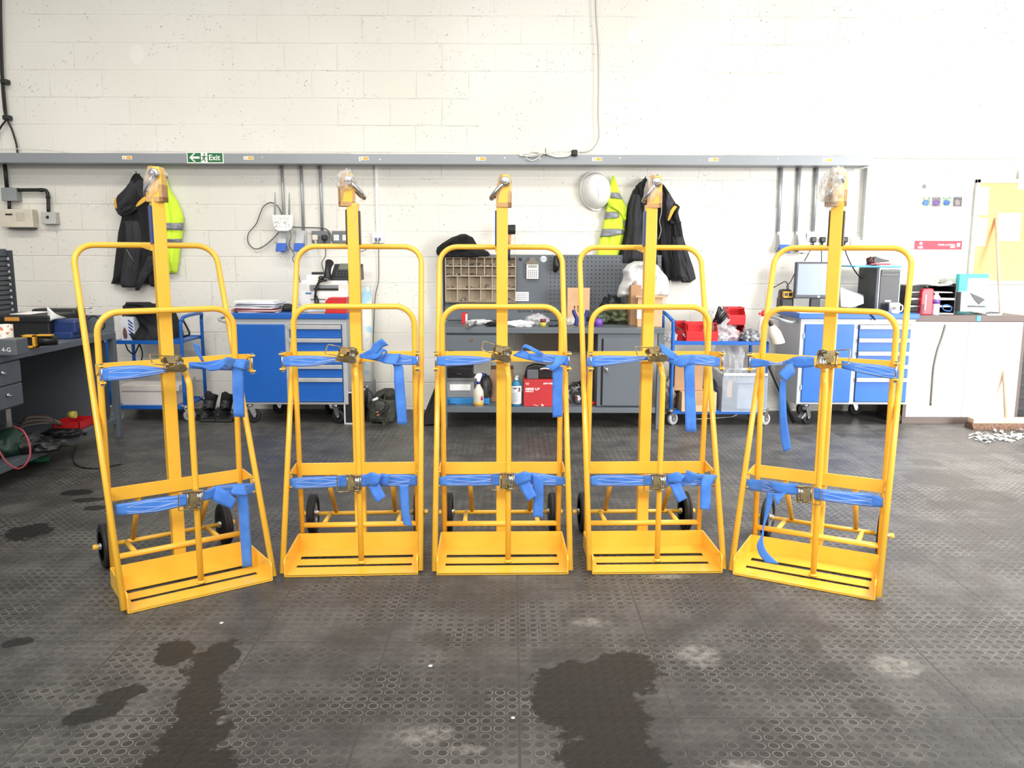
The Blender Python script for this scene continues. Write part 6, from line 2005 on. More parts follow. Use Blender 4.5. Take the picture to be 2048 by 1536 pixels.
def lbox(name, x0, x1, ytop, Yf, depth, mat, label, cat, bev=0.006):
    X0, X1 = P(x0, ytop, Yf).x, P(x1, ytop, Yf).x
    Z1 = P((x0 + x1) / 2, ytop, Yf).z
    t = thing(name, label, cat, ((X0 + X1) / 2, Yf + depth / 2, LBT))
    part(t, name + '_body', MB().box(X0, X1, Yf, Yf + depth, LBT, Z1, bev), mat)
    return t, X0, X1, Z1


t, X0, X1, Z1 = lbox('tool_case', -20, 97, 632, 5.6, 0.35, M('case_black', '191a1b', 0.5), 'black tool case with an orange catch on the left workbench', 'case', 0.012)
q = P(26, 640, 5.6)
part(t, 'catch', MB().box(q.x - 0.05, q.x + 0.05, 5.585, 5.6, Z1 - 0.035, Z1 - 0.008, 0.004), M('orange_plastic', 'c98a3c', 0.5), 'orange catch')
part(t, 'case_lid', MB().box(X0, X1 + 0.008, 5.59, 5.955, Z1 - 0.045, Z1 + 0.003, 0.010), M('case_black'))
t, X0, X1, Z1 = lbox('tool_case', 60, 150, 618, 6.0, 0.16, BLACK, 'black soft case behind the blue vice on the left workbench', 'case', 0.02)
m = MB()
for i, (xa, xb) in enumerate(((20, 62),)):
    X0, X1 = P(xa, 628, 5.65).x, P(xb, 628, 5.65).x
    zc_ = P(40, 632, 5.6).z + 0.006
    solo('paper_sheet', MB().box(X0, X1, 5.65, 5.9, zc_, zc_ + 0.004), PAPER, 'white sheet lying on the black tool case at the left', 'paper')
# vice
vc = thing('bench_vice', 'blue bench vice at the far end of the left workbench', 'vice', (P(128, 675, 5.75).x, 5.75, LBT))
VB = M('vice_blue', '1d3468', 0.4)
f1 = lambda x, y, Y=5.7: P(x / 3.413, 260 + y / 3.413, Y)
a_, b_ = f1(335, 1290), f1(545, 1390)
part(vc, 'vice_body', MB().box(a_.x, b_.x, 5.66, 5.80, LBT + 0.03, a_.z, 0.02), VB)
part(vc, 'vice_base', MB().box(a_.x + 0.03, b_.x - 0.02, 5.64, 5.82, LBT, LBT + 0.05, 0.01), VB)
part(vc, 'jaw', MB().box(f1(255, 1350).x, a_.x + 0.01, 5.68, 5.78, LBT + 0.02, f1(300, 1340).z, 0.008), VB)
part(vc, 'vice_screw', MB().tube([f1(545, 1330, 5.73), f1(590, 1370, 5.73)], 0.010, 10), STEEL)
part(vc, 'tommy_bar', MB().tube([f1(525, 1210, 5.73), f1(625, 1215, 5.73)], 0.006, 8), STEEL)
# curled paper
m = MB().ribbon([(f1(320, 1205, 5.62), f1(330, 1330, 5.62)), (f1(345, 1225, 5.6), f1(350, 1300, 5.6)), (f1(390, 1260, 5.62), f1(385, 1290, 5.62)), (f1(450, 1280, 5.68), f1(440, 1285, 5.68))], 0.0015)
solo('curled_paper', m, PAPER, 'curled white paper standing beside the blue vice', 'paper')
m = MB().tube([f1(600, 1290, 5.95), f1(640, 1270, 5.95), f1(690, 1300, 5.9), f1(715, 1330, 5.9), f1(700, 1360, 5.9), f1(660, 1350, 5.9)], 0.005, 6, 5)
solo('cable', m, BP, 'black cable curling over the far end of the left workbench', 'cable')
# yellow and black tool
c = f1(250, 1420, 5.15)
t = thing('rotary_tool', 'yellow framed black hand tool on the front of the left workbench', 'tool', (c.x, 5.15, LBT))
YP = M('tool_yellow', 'd9a133', 0.4)
fr_ = MB()
x0_, x1_, z0_, z1_ = f1(150, 1400, 5.1).x, f1(245, 1400, 5.1).x, LBT + 0.004, LBT + 0.085
fr_.box(x0_, x1_, 5.08, 5.13, z0_, z0_ + 0.014, 0.003)
fr_.box(x0_, x1_, 5.08, 5.13, z1_ - 0.014, z1_, 0.003)
fr_.box(x0_, x0_ + 0.016, 5.08, 5.13, z0_, z1_, 0.003)
fr_.box(x1_ - 0.016, x1_, 5.08, 5.13, z0_, z1_, 0.003)
part(t, 'yellow_guard', fr_, YP)
part(t, 'tool_core', MB().box(x0_ + 0.016, x1_ - 0.016, 5.10, 5.16, z0_ + 0.014, z1_ - 0.014), BLACK)
part(t, 'tool_barrel', MB().tube([(x1_, 5.12, LBT + 0.045), (f1(380, 1420, 5.14).x, 5.16, LBT + 0.045)], lambda q: 0.034 - 0.006 * q, 14), BLACK)
part(t, 'yellow_strip', MB().box(x1_, f1(370, 1400, 5.14).x, 5.10, 5.14, LBT + 0.076, LBT + 0.086, 0.002), YP)
# mug and tin
c = P(5, 680, 4.95)
mg = thing('flowered_mug', 'white mug with orange flowers at the left edge of the left workbench', 'mug', (c.x, 4.98, LBT))
z1_ = P(5, 650, 4.95).z
mm = Mat('flower_print')
v_ = mm.geo()
mm.set('Base Color', mm.mix(mm.noise(v_, 38, 2).step(0.56, 0.6), hexc('e4e0d6'), hexc('c8744a')))
mm.set('Roughness', 0.3)
part(mg, 'mug_body', MB().lathe([(0, LBT), (0.040, LBT), (0.044, LBT + 0.01), (0.046, z1_), (0.042, z1_), (0.040, LBT + 0.01), (0, LBT + 0.01)], (c.x, 4.98, 0), 'z', 28), mm.m)
part(mg, 'mug_handle', MB().tube([(c.x - 0.04, 4.97, LBT + 0.07), (c.x - 0.07, 4.97, LBT + 0.06), (c.x - 0.07, 4.97, LBT + 0.03), (c.x - 0.04, 4.97, LBT + 0.02)], 0.005, 8, 4), WHITE)
t, X0, X1, Z1 = lbox('metal_tin', -8, 31, 679, 4.75, 0.12, M('tin_grey', '6f7377', 0.4, 0.4), 'grey metal tin marked 4-G in front of the flowered mug', 'tin', 0.004)
part(t, 'tin_lettering', text_mb('4-G', 0.035, (P(3, 696, 4.75).x, 4.7495, LBT + 0.022), 0.0005), PAPER)

# things on the left lower shelf
LS = lsz
q = PZ(135, 855, LS)
t = thing('parts_tray', 'red plastic tray on the lower shelf of the left workbench', 'tray', (q.x, q.y, LS))
X0, X1 = P(110, 850, 5.75).x, P(163, 850, 5.75).x
m = MB()
m.box(X0, X1, 5.72, 5.95, LS, LS + 0.004)
for a_ in ((X0, X0 + 0.004, 5.72, 5.95), (X1 - 0.004, X1, 5.72, 5.95), (X0, X1, 5.72, 5.724), (X0, X1, 5.946, 5.95)):
    m.box(a_[0], a_[1], a_[2], a_[3], LS, LS + 0.055)
part(t, 'tray_body', m, RED)
q = P(141, 832, 5.75)
solo('tape_roll', MB().tube([(q.x - 0.025, 5.78, LS + 0.095), (q.x + 0.02, 5.78, LS + 0.098)], 0.026, 18), M('lemon_tape', 'cfc25a', 0.5), 'roll of yellow tape resting on the red tray', 'tape')
t = thing('hose_bundle', 'bundle of grey hoses and cables on the lower shelf of the left workbench', 'hoses', (P(80, 850, 5.4).x, 5.45, LS))
for k in range(9):
    pts = [P(30 + k * 2, 858 - k * 2.2, 5.35), P(60, 850 - k * 2.5, 5.4), P(95, 846 - k * 1.8, 5.45), P(122, 846 + (k % 3) * 3, 5.5)]
    part(t, 'hose', MB().tube(pts, 0.006, 6, 5), (M('hose_grey', '6b6560', 0.6), M('hose_brown', '54423a', 0.6), BP)[k % 3])
for (x, y, Yd, rx, ry, rz, sd, lb) in ((70, 872, 5.1, 0.16, 0.10, 0.045, 121, 'black tools heaped under the hose bundle'), (128, 866, 5.5, 0.14, 0.08, 0.03, 122, 'long black tool in front of the red tray')):
    p = P(x, y, Yd)
    solo('black_tool', MB().lump((p.x, Yd, LS + rz * 0.8), rx, ry, rz, 0.4, 2.5, sd, 4), BLACK, lb, 'tool')
p = P(12, 880, 4.95)
solo('green_machine', MB().lump((p.x - 0.03, 5.0, LS + 0.07), 0.11, 0.12, 0.09, 0.2, 1.6, 124, 4), M('machine_green', '1f3d33', 0.5), 'dark green machine at the left edge of the lower shelf', 'machine')
solo('black_motor', MB().lump((P(40, 878, 5.0).x, 5.05, LS + 0.055), 0.08, 0.09, 0.07, 0.25, 2, 125, 4), BLACK, 'black motor beside the dark green machine', 'motor')
m = MB().tube([P(-6, 892, 4.75), P(0, 905, 4.72), P(14, 925, 4.7), P(34, 937, 4.68), P(50, 930, 4.68), P(60, 910, 4.7), P(58, 885, 4.73), P(46, 862, 4.78), P(28, 853, 4.84)], 0.0055, 8, 6)
solo('red_hose', m, M('hose_red', 'a0464e', 0.5), 'thin red hose looping over the edge of the left lower shelf', 'hose')
p = PZ(77, 918, 0.02)
solo('green_glove', MB().lump((p.x, p.y, 0.018), 0.07, 0.05, 0.022, 0.5, 2.4, 126, 3), M('glove_green', '2f7a58', 0.7), 'green cloth scrap on the floor under the left workbench', 'cloth')
m = MB().tube([PZ(150, 890, 0.006), PZ(146, 908, 0.006), PZ(149, 925, 0.006), PZ(165, 935, 0.006), PZ(200, 936, 0.006), PZ(232, 930, 0.006), PZ(243, 928, 0.006)], 0.005, 6, 6)
solo('floor_cable', m, BP, 'black cable curving over the floor behind the leftmost trolley', 'cable')

# ------------------------------------------------------------------ right shelf trolley with bins
RT = 6.66
rt = thing('shelf_trolley', 'blue shelf trolley holding the red bins at the right', 'trolley', (1.7, 6.9, 0))
x0, x1 = P(1348, 700, RT).x, P(1536, 700, RT).x
yb = 7.12
zt_, zl_ = P(1440, 683.5, RT).z, P(1440, 822, RT).z
for z in (zt_, zl_):
    m = MB().box(x0, x1, RT, yb, z - 0.022, z - 0.004, 0.002)
    m.box(x0, x1, RT - 0.004, RT + 0.016, z - 0.026, z + 0.004, 0.002)
    m.box(x0, x1, yb - 0.016, yb + 0.004, z - 0.026, z + 0.004, 0.002)
    part(rt, 'shelf', m, BLUE)
zh = P(1340, 628, RT).z
hp = [Vector((x0 - 0.012, RT, 0.13)), Vector((x0 - 0.012, RT, zh - 0.12)), Vector((x0 - 0.025, RT + 0.01, zh - 0.05)), Vector((x0 - 0.07, RT + 0.06, zh)), Vector((x0 - 0.07, yb - 0.06, zh)), Vector((x0 - 0.025, yb - 0.01, zh - 0.05)), Vector((x0 - 0.012, yb, zh - 0.12)), Vector((x0 - 0.012, yb, 0.13))]
part(rt, 'handle_frame', MB().tube(hp, 0.0145, 12, 5), BLUE)
for y in (RT, yb):
    part(rt, 'leg', MB().tube([(x1 - 0.01, y, 0.13), (x1 - 0.01, y, zt_)], 0.0145, 12), BLUE)
for x in (x0 - 0.01, x1 - 0.01):
    for y in (RT + 0.01, yb - 0.03):
        castor(rt, x, y, 0.14, 0.05, M('pale_wheel', 'a9abad', 0.5), 0.6)
zs = zt_ - 0.004
pick_bin(1374, 1437, 647, RT + 0.01, 0.2, zs, 'red bin at the front centre of the right blue trolley')
pick_bin(1338 + 16, 1378, 645, RT + 0.12, 0.2, zs, 'red bin with tools at the left of the right blue trolley')
pick_bin(1462, 1492, 650, RT + 0.14, 0.2, zs, 'lower of the two stacked red bins on the right blue trolley')
zz_ = P(1478, 650, RT + 0.14).z
pick_bin(1458, 1492, 616, RT + 0.15, 0.2, zz_ + 0.003, 'upper of the two stacked red bins on the right blue trolley')
for k in range(7):
    a_ = P(1351 + k * 2.2, 652, RT + 0.16)
    m = MB().tube([(a_.x, RT + 0.2, zs + 0.12 - k * 0.006), (a_.x + 0.08, RT + 0.04, zs + 0.012 + 0.004 * (k % 3))], 0.0042, 8)
    lb = 'bright steel rod in the bundle spilling from the left red bin on the blue trolley'
    solo('steel_rod', m, STEEL, lb, 'rod', 'steel rods spilling from the left red bin')
for (x, y, Yd, rx, ry, rz, sd, mt, nm, lb) in (
    (1436, 640, 6.9, 0.11, 0.10, 0.13, 131, CLEAR, 'plastic_bag', 'large clear plastic bag rising between the red bins'),
    (1444, 668, 6.72, 0.06, 0.05, 0.04, 132, CLEAR, 'plastic_bag', 'small clear bag at the front right of the centre red bin'),
    (1462, 660, 6.78, 0.07, 0.07, 0.06, 137, CLEAR, 'plastic_bag', 'clear bag of white parts before the stacked red bins'),
    (1500, 663, 6.72, 0.07, 0.07, 0.055, 133, M('grey_parts_bag', '8c8f94', 0.3, 0.2, 0.6, 18, 0.8), 'parts_bag', 'grey bag of metal parts at the right of the blue trolley'),
    (1340, 676, 6.72, 0.05, 0.06, 0.04, 134, CLEAR, 'plastic_bag', 'clear plastic wad in the left corner of the right blue trolley')):
    p = P(x, y, Yd)
    solo(nm, MB().lump((p.x, Yd, zs + rz * 0.78), rx, ry, rz, 0.45, 2.3, sd, 4, True, 0.6), mt, lb, 'bag')
m = MB().lump(P(1466, 595, 6.9), 0.03, 0.03, 0.09, 0.6, 2.3, 135, 4, False, 0.6)
p = P(1440, 640, 6.8)
gl = thing('work_glove', 'black work glove hanging inside the large clear plastic bag', 'glove', P(1437, 648, 6.74))
for k, (a_, b_) in enumerate((((1430, 640), (1445, 618)), ((1434, 644), (1451, 624)), ((1438, 647), (1454, 630)), ((1432, 636), (1440, 613)))):
    part(gl, 'glove_finger', MB().tube([P(*a_, 6.74), P(*b_, 6.73)], 0.013, 8), BLACK)
part(gl, 'glove_palm', MB().lump(P(1433, 643, 6.75), 0.03, 0.02, 0.03, 0.2, 2, 3, 3, False), BLACK)
m = MB().drape([(585, 1470, 1475), (592, 1462, 1474), (605, 1445, 1470), (620, 1418, 1480), (640, 1408, 1485), (660, 1405, 1470)], 7.1, 0.1, 4, 0.5, 136)
solo('plastic_bag', m, CLEAR, 'tall clear plastic sheet with a twisted top behind the red bins', 'bag')
# spray bottles by the right
p = P(1526, 680, 6.7)
t = thing('spray_bottle', 'white bottle with a red cap at the right end of the blue trolley', 'bottle', (p.x, 6.72, zs))
h_ = P(1526, 633, 6.7).z - zs
part(t, 'bottle_body', MB().lathe([(0, 0), (0.036, 0), (0.038, 0.01), (0.038, h_ * 0.6), (0.03, h_ * 0.8), (0.014, h_), (0, h_)], (p.x, 6.73, zs), 'z', 24), WHITE)
part(t, 'bottle_cap', MB().lathe([(0.014, h_), (0.016, h_ + 0.03), (0.008, h_ + 0.05), (0, h_ + 0.05)], (p.x, 6.73, zs), 'z', 14).box(p.x - 0.035, p.x - 0.0, 6.72, 6.74, h_ + zs + 0.01, h_ + zs + 0.03, 0.003), RED, 'red spray cap')
# hanging white sprayer beside cabinet
t = thing('spray_bottle', 'translucent spray bottle tilted, hanging from the handle of the right drawer cabinet', 'bottle', P(1553, 690, 6.62))
fz4 = lambda x, y, Y: P(1480 + x / 5.12, 580 + y / 5.12, Y)
part(t, 'bottle_body', MB().tube([fz4(322, 365, 6.6), fz4(335, 400, 6.6), fz4(358, 460, 6.6), fz4(388, 530, 6.6), fz4(392, 548, 6.6)], lambda q: (0.022 + 0.03 * min(1, q * 2.2)) * (1 if q < 0.95 else 0.9), 18, 4), M('cloudy_plastic'))
part(t, 'spray_head', MB().tube([fz4(322, 365, 6.6), fz4(300, 325, 6.6), fz4(250, 300, 6.6)], lambda q: 0.018 - 0.006 * q, 10, 4), BLACK)
# lower shelf of the right trolley
zs = zl_ - 0.004
t = carton('cardboard_carton', 1364, 785, 1434, 6.64, 0.3, zs, 'flat brown carton at the front of the right blue trolley lower shelf', CARDL)
zc_ = P(1399, 785, 6.64).z
t = carton('cardboard_carton', 1350, 731, 1407, 6.72, 0.25, zc_ + 0.002, 'taller brown carton standing on the flat one under the right blue trolley', CARD)
for (x, Yd, rx, ry, rz, sd, mt, nm, lb, ct) in (
    (1424, 6.85, 0.08, 0.08, 0.12, 141, M('navy_cloth', '1e2840', 0.8), 'folded_cloth', 'dark blue cloth beside the clear storage box', 'cloth'),
    (1338, 6.78, 0.05, 0.07, 0.14, 142, M('brown_plastic_bag', '8c847c', 0.4, 0, 0.3, 14, 0.6), 'plastic_bag', 'crumpled grey bag left of the cartons under the right blue trolley', 'bag')):
    p = P(x, 780, Yd)
    solo(nm, MB().lump((p.x, Yd, zs + rz * 0.78), rx, ry, rz, 0.35, 2, sd, 4, True, 0.4), mt, lb, ct)
m = MB().drape([(690, 1432, 1484), (710, 1428, 1488), (730, 1424, 1486), (750, 1420, 1480), (775, 1426, 1460), (800, 1430, 1450)], 7.05, 0.25, 4, 0.5, 143)
solo('plastic_bag', m, CLEAR, 'hanging clear plastic sheeting above the clear storage box', 'bag')
# clear storage box
X0, X1 = P(1447, 780, 6.6).x, P(1538, 780, 6.6).x
Z1, Z0 = P(1490, 748, 6.6).z, zs
t = thing('storage_box', 'clear plastic storage box at the right of the lower trolley shelf', 'box', ((X0 + X1) / 2, 6.75, Z0))
CB = M('clear_box_plastic', 'c3ccd6', 0.2, alpha=0.28)
m = MB()
w = 0.003
yb_ = 6.96
m.box(X0, X1, 6.64, 6.64 + w, Z0, Z1)
m.box(X0, X1, yb_ - w, yb_, Z0, Z1)
m.box(X0, X0 + w, 6.64, yb_, Z0, Z1)
m.box(X1 - w, X1, 6.64, yb_, Z0, Z1)
m.box(X0, X1, 6.64, yb_, Z0, Z0 + w)
part(t, 'box_walls', m, CB)
m = MB()
for z in (Z1,):
    m.box(X0 - 0.008, X1 + 0.008, 6.63, 6.645, z - 0.02, z, 0.003)
    m.box(X0 - 0.008, X1 + 0.008, yb_ - 0.01, yb_ + 0.008, z - 0.02, z, 0.003)
    m.box(X0 - 0.008, X0 + 0.006, 6.63, yb_, z - 0.02, z, 0.003)
    m.box(X1 - 0.006, X1 + 0.008, 6.63, yb_, z - 0.02, z, 0.003)
part(t, 'box_rim', m, M('frost_plastic', 'dfe3e6', 0.3))
solo('parts_packet', MB().box(X0 + 0.14, X1 - 0.05, 6.70, 6.90, Z0 + 0.01, Z1 - 0.09, 0.01), M('packet_blue_grey', '9aa6b6', 0.5), 'pale blue-grey packet inside the clear storage box', 'packet')
solo('blue_tab', MB().box(X0 + 0.14, X1 - 0.06, 6.695, 6.70, Z1 - 0.10, Z1 - 0.09, 0.002), M('navy_plastic'), 'thin blue strip along the packet in the clear storage box', 'strip')
solo('paper_tag', MB().box(X0 + 0.045, X0 + 0.085, 6.66, 6.664, Z0 + 0.12, Z1 - 0.06), CARDL, 'buff paper tag inside the clear storage box', 'tag')
m = MB().tube([PZ(1390, 838, 0.006), PZ(1430, 836, 0.006), PZ(1465, 833, 0.006), PZ(1480, 824, 0.006)], 0.005, 6, 5)
solo('floor_cable', m, WCAB, 'pale cable on the floor under the right blue trolley', 'cable')
m = MB().tube([Vector((P(1539, 733, 6.62).x, 6.62, P(1539, 733, 6.62).z)), Vector((PZ(1558, 826, 0.02).x, 6.72, 0.02))], 0.016, 10)
solo('black_pole', m, BLACK, 'black pole leaning beside the right drawer cabinet', 'pole')

# ------------------------------------------------------------------ things on the right cabinet
mo = thing('computer_monitor', 'flat computer monitor on the right blue cabinet, behind the rightmost mast', 'monitor', (P(1636, 620, 6.95).x, 6.98, BZ))
MYD = 6.92
xm0, xm1 = P(1591, 560, MYD).x, P(1681, 560, MYD).x
zm1, zm0 = P(1636, 524, MYD).z, P(1636, 597, MYD).z
part(mo, 'monitor_case', MB().box(xm0, xm1, MYD, MYD + 0.05, zm0, zm1, 0.008), M('monitor_grey', '3e4148', 0.4))
scm = Mat('lit_screen')
scm.set('Base Color', (0.14, 0.18, 0.25, 1))
scm.set('Roughness', 0.25)
scm.b.inputs['Emission Color'].default_value = (0.66, 0.74, 0.88, 1)
scm.b.inputs['Emission Strength'].default_value = 0.42
part(mo, 'screen', MB().box(xm0 + 0.018, xm1 - 0.018, MYD - 0.001, MYD + 0.001, zm0 + 0.03, zm1 - 0.016), scm.m)
part(mo, 'power_button', MB().lathe([(0, -0.002), (0.010, -0.002), (0.010, 0)], (P(1637, 594, MYD).x, MYD, zm0 + 0.014), 'y', 14), WHITE)
part(mo, 'monitor_neck', MB().box((xm0 + xm1) / 2 - 0.04, (xm0 + xm1) / 2 + 0.04, MYD + 0.03, MYD + 0.07, BZ, zm0 + 0.05, 0.006), BLACK)
part(mo, 'monitor_foot', MB().box((xm0 + xm1) / 2 - 0.11, (xm0 + xm1) / 2 + 0.11, MYD - 0.08, MYD + 0.12, BZ, BZ + 0.012, 0.005), BLACK)
# charger
c = P(1575, 610, 7.0)
t = thing('battery_charger', 'black charger with a yellow battery left of the monitor', 'charger', (c.x, 7.05, BZ))
xc0, xc1 = P(1561, 600, 7.0).x, P(1589, 600, 7.0).x
zc1, zb0, zb1 = P(1575, 594, 7.0).z, P(1575, 594, 6.98).z, P(1575, 583, 6.98).z
part(t, 'charger_body', MB().box(xc0, xc1, 7.0, 7.12, BZ, zc1, 0.02).box(xc0 + 0.01, xc1 - 0.01, 7.02, 7.12, zc1 - 0.03, zb1 + 0.015, 0.02), BLACK)
part(t, 'battery', MB().box(xc0 + 0.02, xc1 - 0.02, 6.985, 7.05, zb0 - 0.01, zb1, 0.006), YP, 'yellow battery')
part(t, 'battery_slots', MB().box(xc0 + 0.028, xc0 + 0.054, 6.983, 6.986, zb0 + 0.008, zb1 - 0.012).box(xc0 + 0.064, xc1 - 0.028, 6.983, 6.986, zb0 + 0.008, zb1 - 0.012), BLACK)
cable([(1576, 582, 7.06), (1574, 572, 7.06), (1582, 562, 7.05), (1590, 545, 7.03)], 7.0, 0.004, BP, 'black lead from the charger up behind the monitor')
cable([(1547, 575, 7.2), (1560, 568, 7.2), (1570, 563, 7.12), (1576, 570, 7.08), (1577, 582, 7.07)], 6.9, 0.004, BP, 'black lead arching left from the charger')
# wires from the sockets down
cable([(1625, 488, 7.24), (1618, 505, 7.2), (1609, 522, 7.1)], 7.2, 0.004, BP, 'black lead from the left white socket slanting down to the monitor')
cable([(1643, 486, 7.24), (1643, 505, 7.2), (1643, 524, 7.1)], 7.2, 0.004, BP, 'black lead from the white socket straight down to the monitor')
cable([(1688, 486, 7.24), (1690, 500, 7.2), (1700, 525, 7.15), (1712, 545, 7.12), (1722, 556, 7.1), (1731, 560, 7.08)], 7.2, 0.005, BP, 'black lead sweeping from the right white socket to the computer tower')
# computer tower
ct = thing('computer_tower', 'black and silver computer tower on the right blue cabinet', 'computer', (P(1765, 620, 6.8).x, 6.95, BZ))
ty0 = 6.78
X0, X1 = P(1756, 575, ty0).x, P(1801, 575, ty0).x
Z1 = P(1778, 535, ty0).z
part(ct, 'tower_case', MB().box(X0, X1, ty0, ty0 + 0.40, BZ, Z1, 0.006), M('tower_silver', '9ea1a5', 0.35, 0.3))
part(ct, 'tower_side', MB().box(X0 - 0.002, X0, ty0 + 0.04, ty0 + 0.39, BZ + 0.01, Z1 - 0.01), M('tower_side', '2f3130', 0.5))
part(ct, 'tower_front', MB().box(X0 + 0.012, X1 - 0.012, ty0 - 0.006, ty0 + 0.002, BZ + 0.012, Z1 - 0.022, 0.004), M('tower_black', '26282c', 0.4))
for y in (541, 549):
    q = P(1778, y, ty0)
    part(ct, 'drive_slot', MB().box(X0 + 0.018, X1 - 0.018, ty0 - 0.009, ty0 - 0.005, q.z - 0.013, q.z + 0.010, 0.002), M('drive_black', '1e1f22', 0.35))
q = P(1775, 602, ty0)
part(ct, 'badge', MB().box(q.x - 0.024, q.x + 0.024, ty0 - 0.0085, ty0 - 0.006, q.z - 0.006, q.z + 0.007), PAPER)
solo('blue_folder', MB().box(X0 - 0.20, X1 + 0.0, ty0 + 0.0, ty0 + 0.36, Z1 + 0.001, Z1 + 0.012, 0.002), M('sky_folder', '4aa7d6', 0.5), 'sky-blue folder lying on the computer tower', 'folder')
solo('paper_sheaf', MB().box(X0 + 0.02, X1 - 0.03, ty0 + 0.03, ty0 + 0.33, Z1 + 0.013, Z1 + 0.018), PAPER, 'white papers on the sky-blue folder', 'papers')
t = thing('hole_punch', 'black and red hole punch on top of the computer tower', 'hole punch', (P(1760, 530, 6.9).x, 6.95, Z1 + 0.018))
hx0, hx1 = P(1742, 525, 6.88).x, P(1782, 525, 6.88).x
zb_ = Z1 + 0.0185
part(t, 'punch_base', MB().box(hx0, hx1, 6.88, 6.98, zb_, zb_ + 0.014, 0.004), M('punch_red', '8c2a34', 0.4))
part(t, 'punch_arm', MB().prism([(hx0 + 0.03, zb_ + 0.014), (hx1, zb_ + 0.03), (hx1 - 0.01, zb_ + 0.04), (hx0 + 0.08, zb_ + 0.052), (hx0 + 0.05, zb_ + 0.07), (hx0 + 0.03, zb_ + 0.06)], 'y', 6.9, 6.96, 0.004), BLACK)
part(t, 'punch_head', MB().lump((hx0 + 0.01, 6.92, zb_ + 0.032), 0.03, 0.03, 0.035, 0.3, 2.5, 151, 3), M('maroon_plastic', '43181e', 0.4))
# papers between monitor and tower
m = MB().ribbon([(P(1680, 572, 6.95), P(1682, 613, 6.75)), (P(1700, 580, 6.95), P(1705, 614, 6.74)), (P(1727, 590, 6.95), P(1727, 607, 6.8))], 0.004)
solo('papers', m, PAPER, 'white papers leaning between the monitor and the computer tower', 'papers')
m = MB().box(P(1552, 622, 6.66).x, P(1650, 622, 6.66).x, 6.64, 6.9, BZ + 0.0006, BZ + 0.004)
solo('paper_sheet', MB().box(bx0 - 0.01, bx0 + 0.28, 6.645, 6.80, BZ + 0.0006, BZ + 0.003), PAPER, 'white sheet lying on the right blue cabinet below the monitor', 'paper')
c = P(1789, 628, 6.68)
mg = thing('mug', 'white mug with dark print in front of the computer tower', 'mug', (c.x, 6.69, BZ))
h_ = P(1789, 606, 6.68).z - BZ
part(mg, 'mug_body', MB().lathe([(0, 0), (0.036, 0), (0.040, 0.004), (0.041, h_), (0.037, h_), (0.036, 0.006), (0, 0.006)], (c.x, 6.69, BZ), 'z', 28), WHITE)
part(mg, 'mug_handle', MB().tube([(c.x + 0.038, 6.69, BZ + h_ * 0.82), (c.x + 0.062, 6.69, BZ + h_ * 0.75), (c.x + 0.066, 6.69, BZ + h_ * 0.45), (c.x + 0.058, 6.69, BZ + h_ * 0.2), (c.x + 0.038, 6.69, BZ + h_ * 0.18)], 0.0055, 8, 4), WHITE)
part(mg, 'mug_print', MB().box(c.x - 0.03, c.x + 0.004, 6.6495, 6.655, BZ + h_ * 0.5, BZ + h_ * 0.62).box(c.x - 0.028, c.x - 0.004, 6.6495, 6.656, BZ + h_ * 0.4, BZ + h_ * 0.45), M('print_dark', '4a4a4e', 0.5))
m = MB().tube([P(1741, 628.5, 6.62), P(1746, 633, 6.62), P(1750, 640, 6.622)], 0.006, 6, 4)
solo('cable_end', m, BLACK, 'short black cable end over the front edge of the right blue cabinet', 'cable')

# ------------------------------------------------------------------ cream cupboard
KY = 6.76
KX0, KX1 = P(1812, 730, KY).x, 4.20
KT = P(1930, 631, KY).z
BR = M('brown_laminate', '5d5049', 0.5, 0, 0.05, 5)
CR = M('cream_laminate', 'dccfc4', 0.45, 0, 0.02, 5)
cu = thing('cupboard', 'low cream two-door cupboard in a brown frame at the right', 'cupboard', ((KX0 + KX1) / 2, KY + 0.25, 0))
m = MB()
m.box(KX0, KX1, KY, KY + 0.48, 0, 0.055, 0.002)
m.box(KX0, KX1, KY, KY + 0.48, KT - 0.05, KT, 0.002)
m.box(KX0, KX0 + 0.025, KY, KY + 0.48, 0.05, KT - 0.045, 0.001)
m.box(KX1 - 0.025, KX1, KY, KY + 0.48, 0.05, KT - 0.045, 0.001)
m.box(KX0 + 0.02, KX1 - 0.02, KY + 0.46, KY + 0.475, 0.05, KT - 0.045)
part(cu, 'frame', m, BR)
xm = P(1931, 730, KY).x
d1 = part(cu, 'door', MB().box(KX0 + 0.027, xm - 0.002, KY - 0.002, KY + 0.016, 0.058, KT - 0.053, 0.001), CR)
d2 = part(cu, 'door', MB().box(xm + 0.002, KX1 - 0.027, KY - 0.002, KY + 0.016, 0.058, KT - 0.053, 0.001), CR)
m = MB().tube([P(1891, 649, KY - 0.004), P(1883, 676, KY - 0.004), P(1874, 702, KY - 0.004), P(1867, 735, KY - 0.004), P(1864, 770, KY - 0.004), P(1861, 811, KY - 0.004)], 0.009, 8, 6)
part(d1, 'curved_grip', m, M('grip_grey', '6c6a66', 0.4, 0.4), 'dark curved strip handle')
q = P(1938, 740, KY)
part(d2, 'lock', MB().box(q.x - 0.01, q.x + 0.01, KY - 0.008, KY - 0.002, q.z - 0.012, q.z + 0.012, 0.002), STEEL)
for z in (0.14, KT - 0.15):
    part(d2, 'hinge', MB().box(KX1 - 0.04, KX1 - 0.032, KY - 0.005, KY - 0.001, z - 0.02, z + 0.02), STEEL)
KS = KT
# on it
def kbox(x0, x1, ytop, Yf, depth, mb, bev=0.003):
    X0, X1 = P(x0, ytop, Yf).x, P(x1, ytop, Yf).x
    Z1 = P((x0 + x1) / 2, ytop, Yf).z
    mb.box(X0, X1, Yf, Yf + depth, KS, Z1, bev)
    return X0, X1, KS, Z1


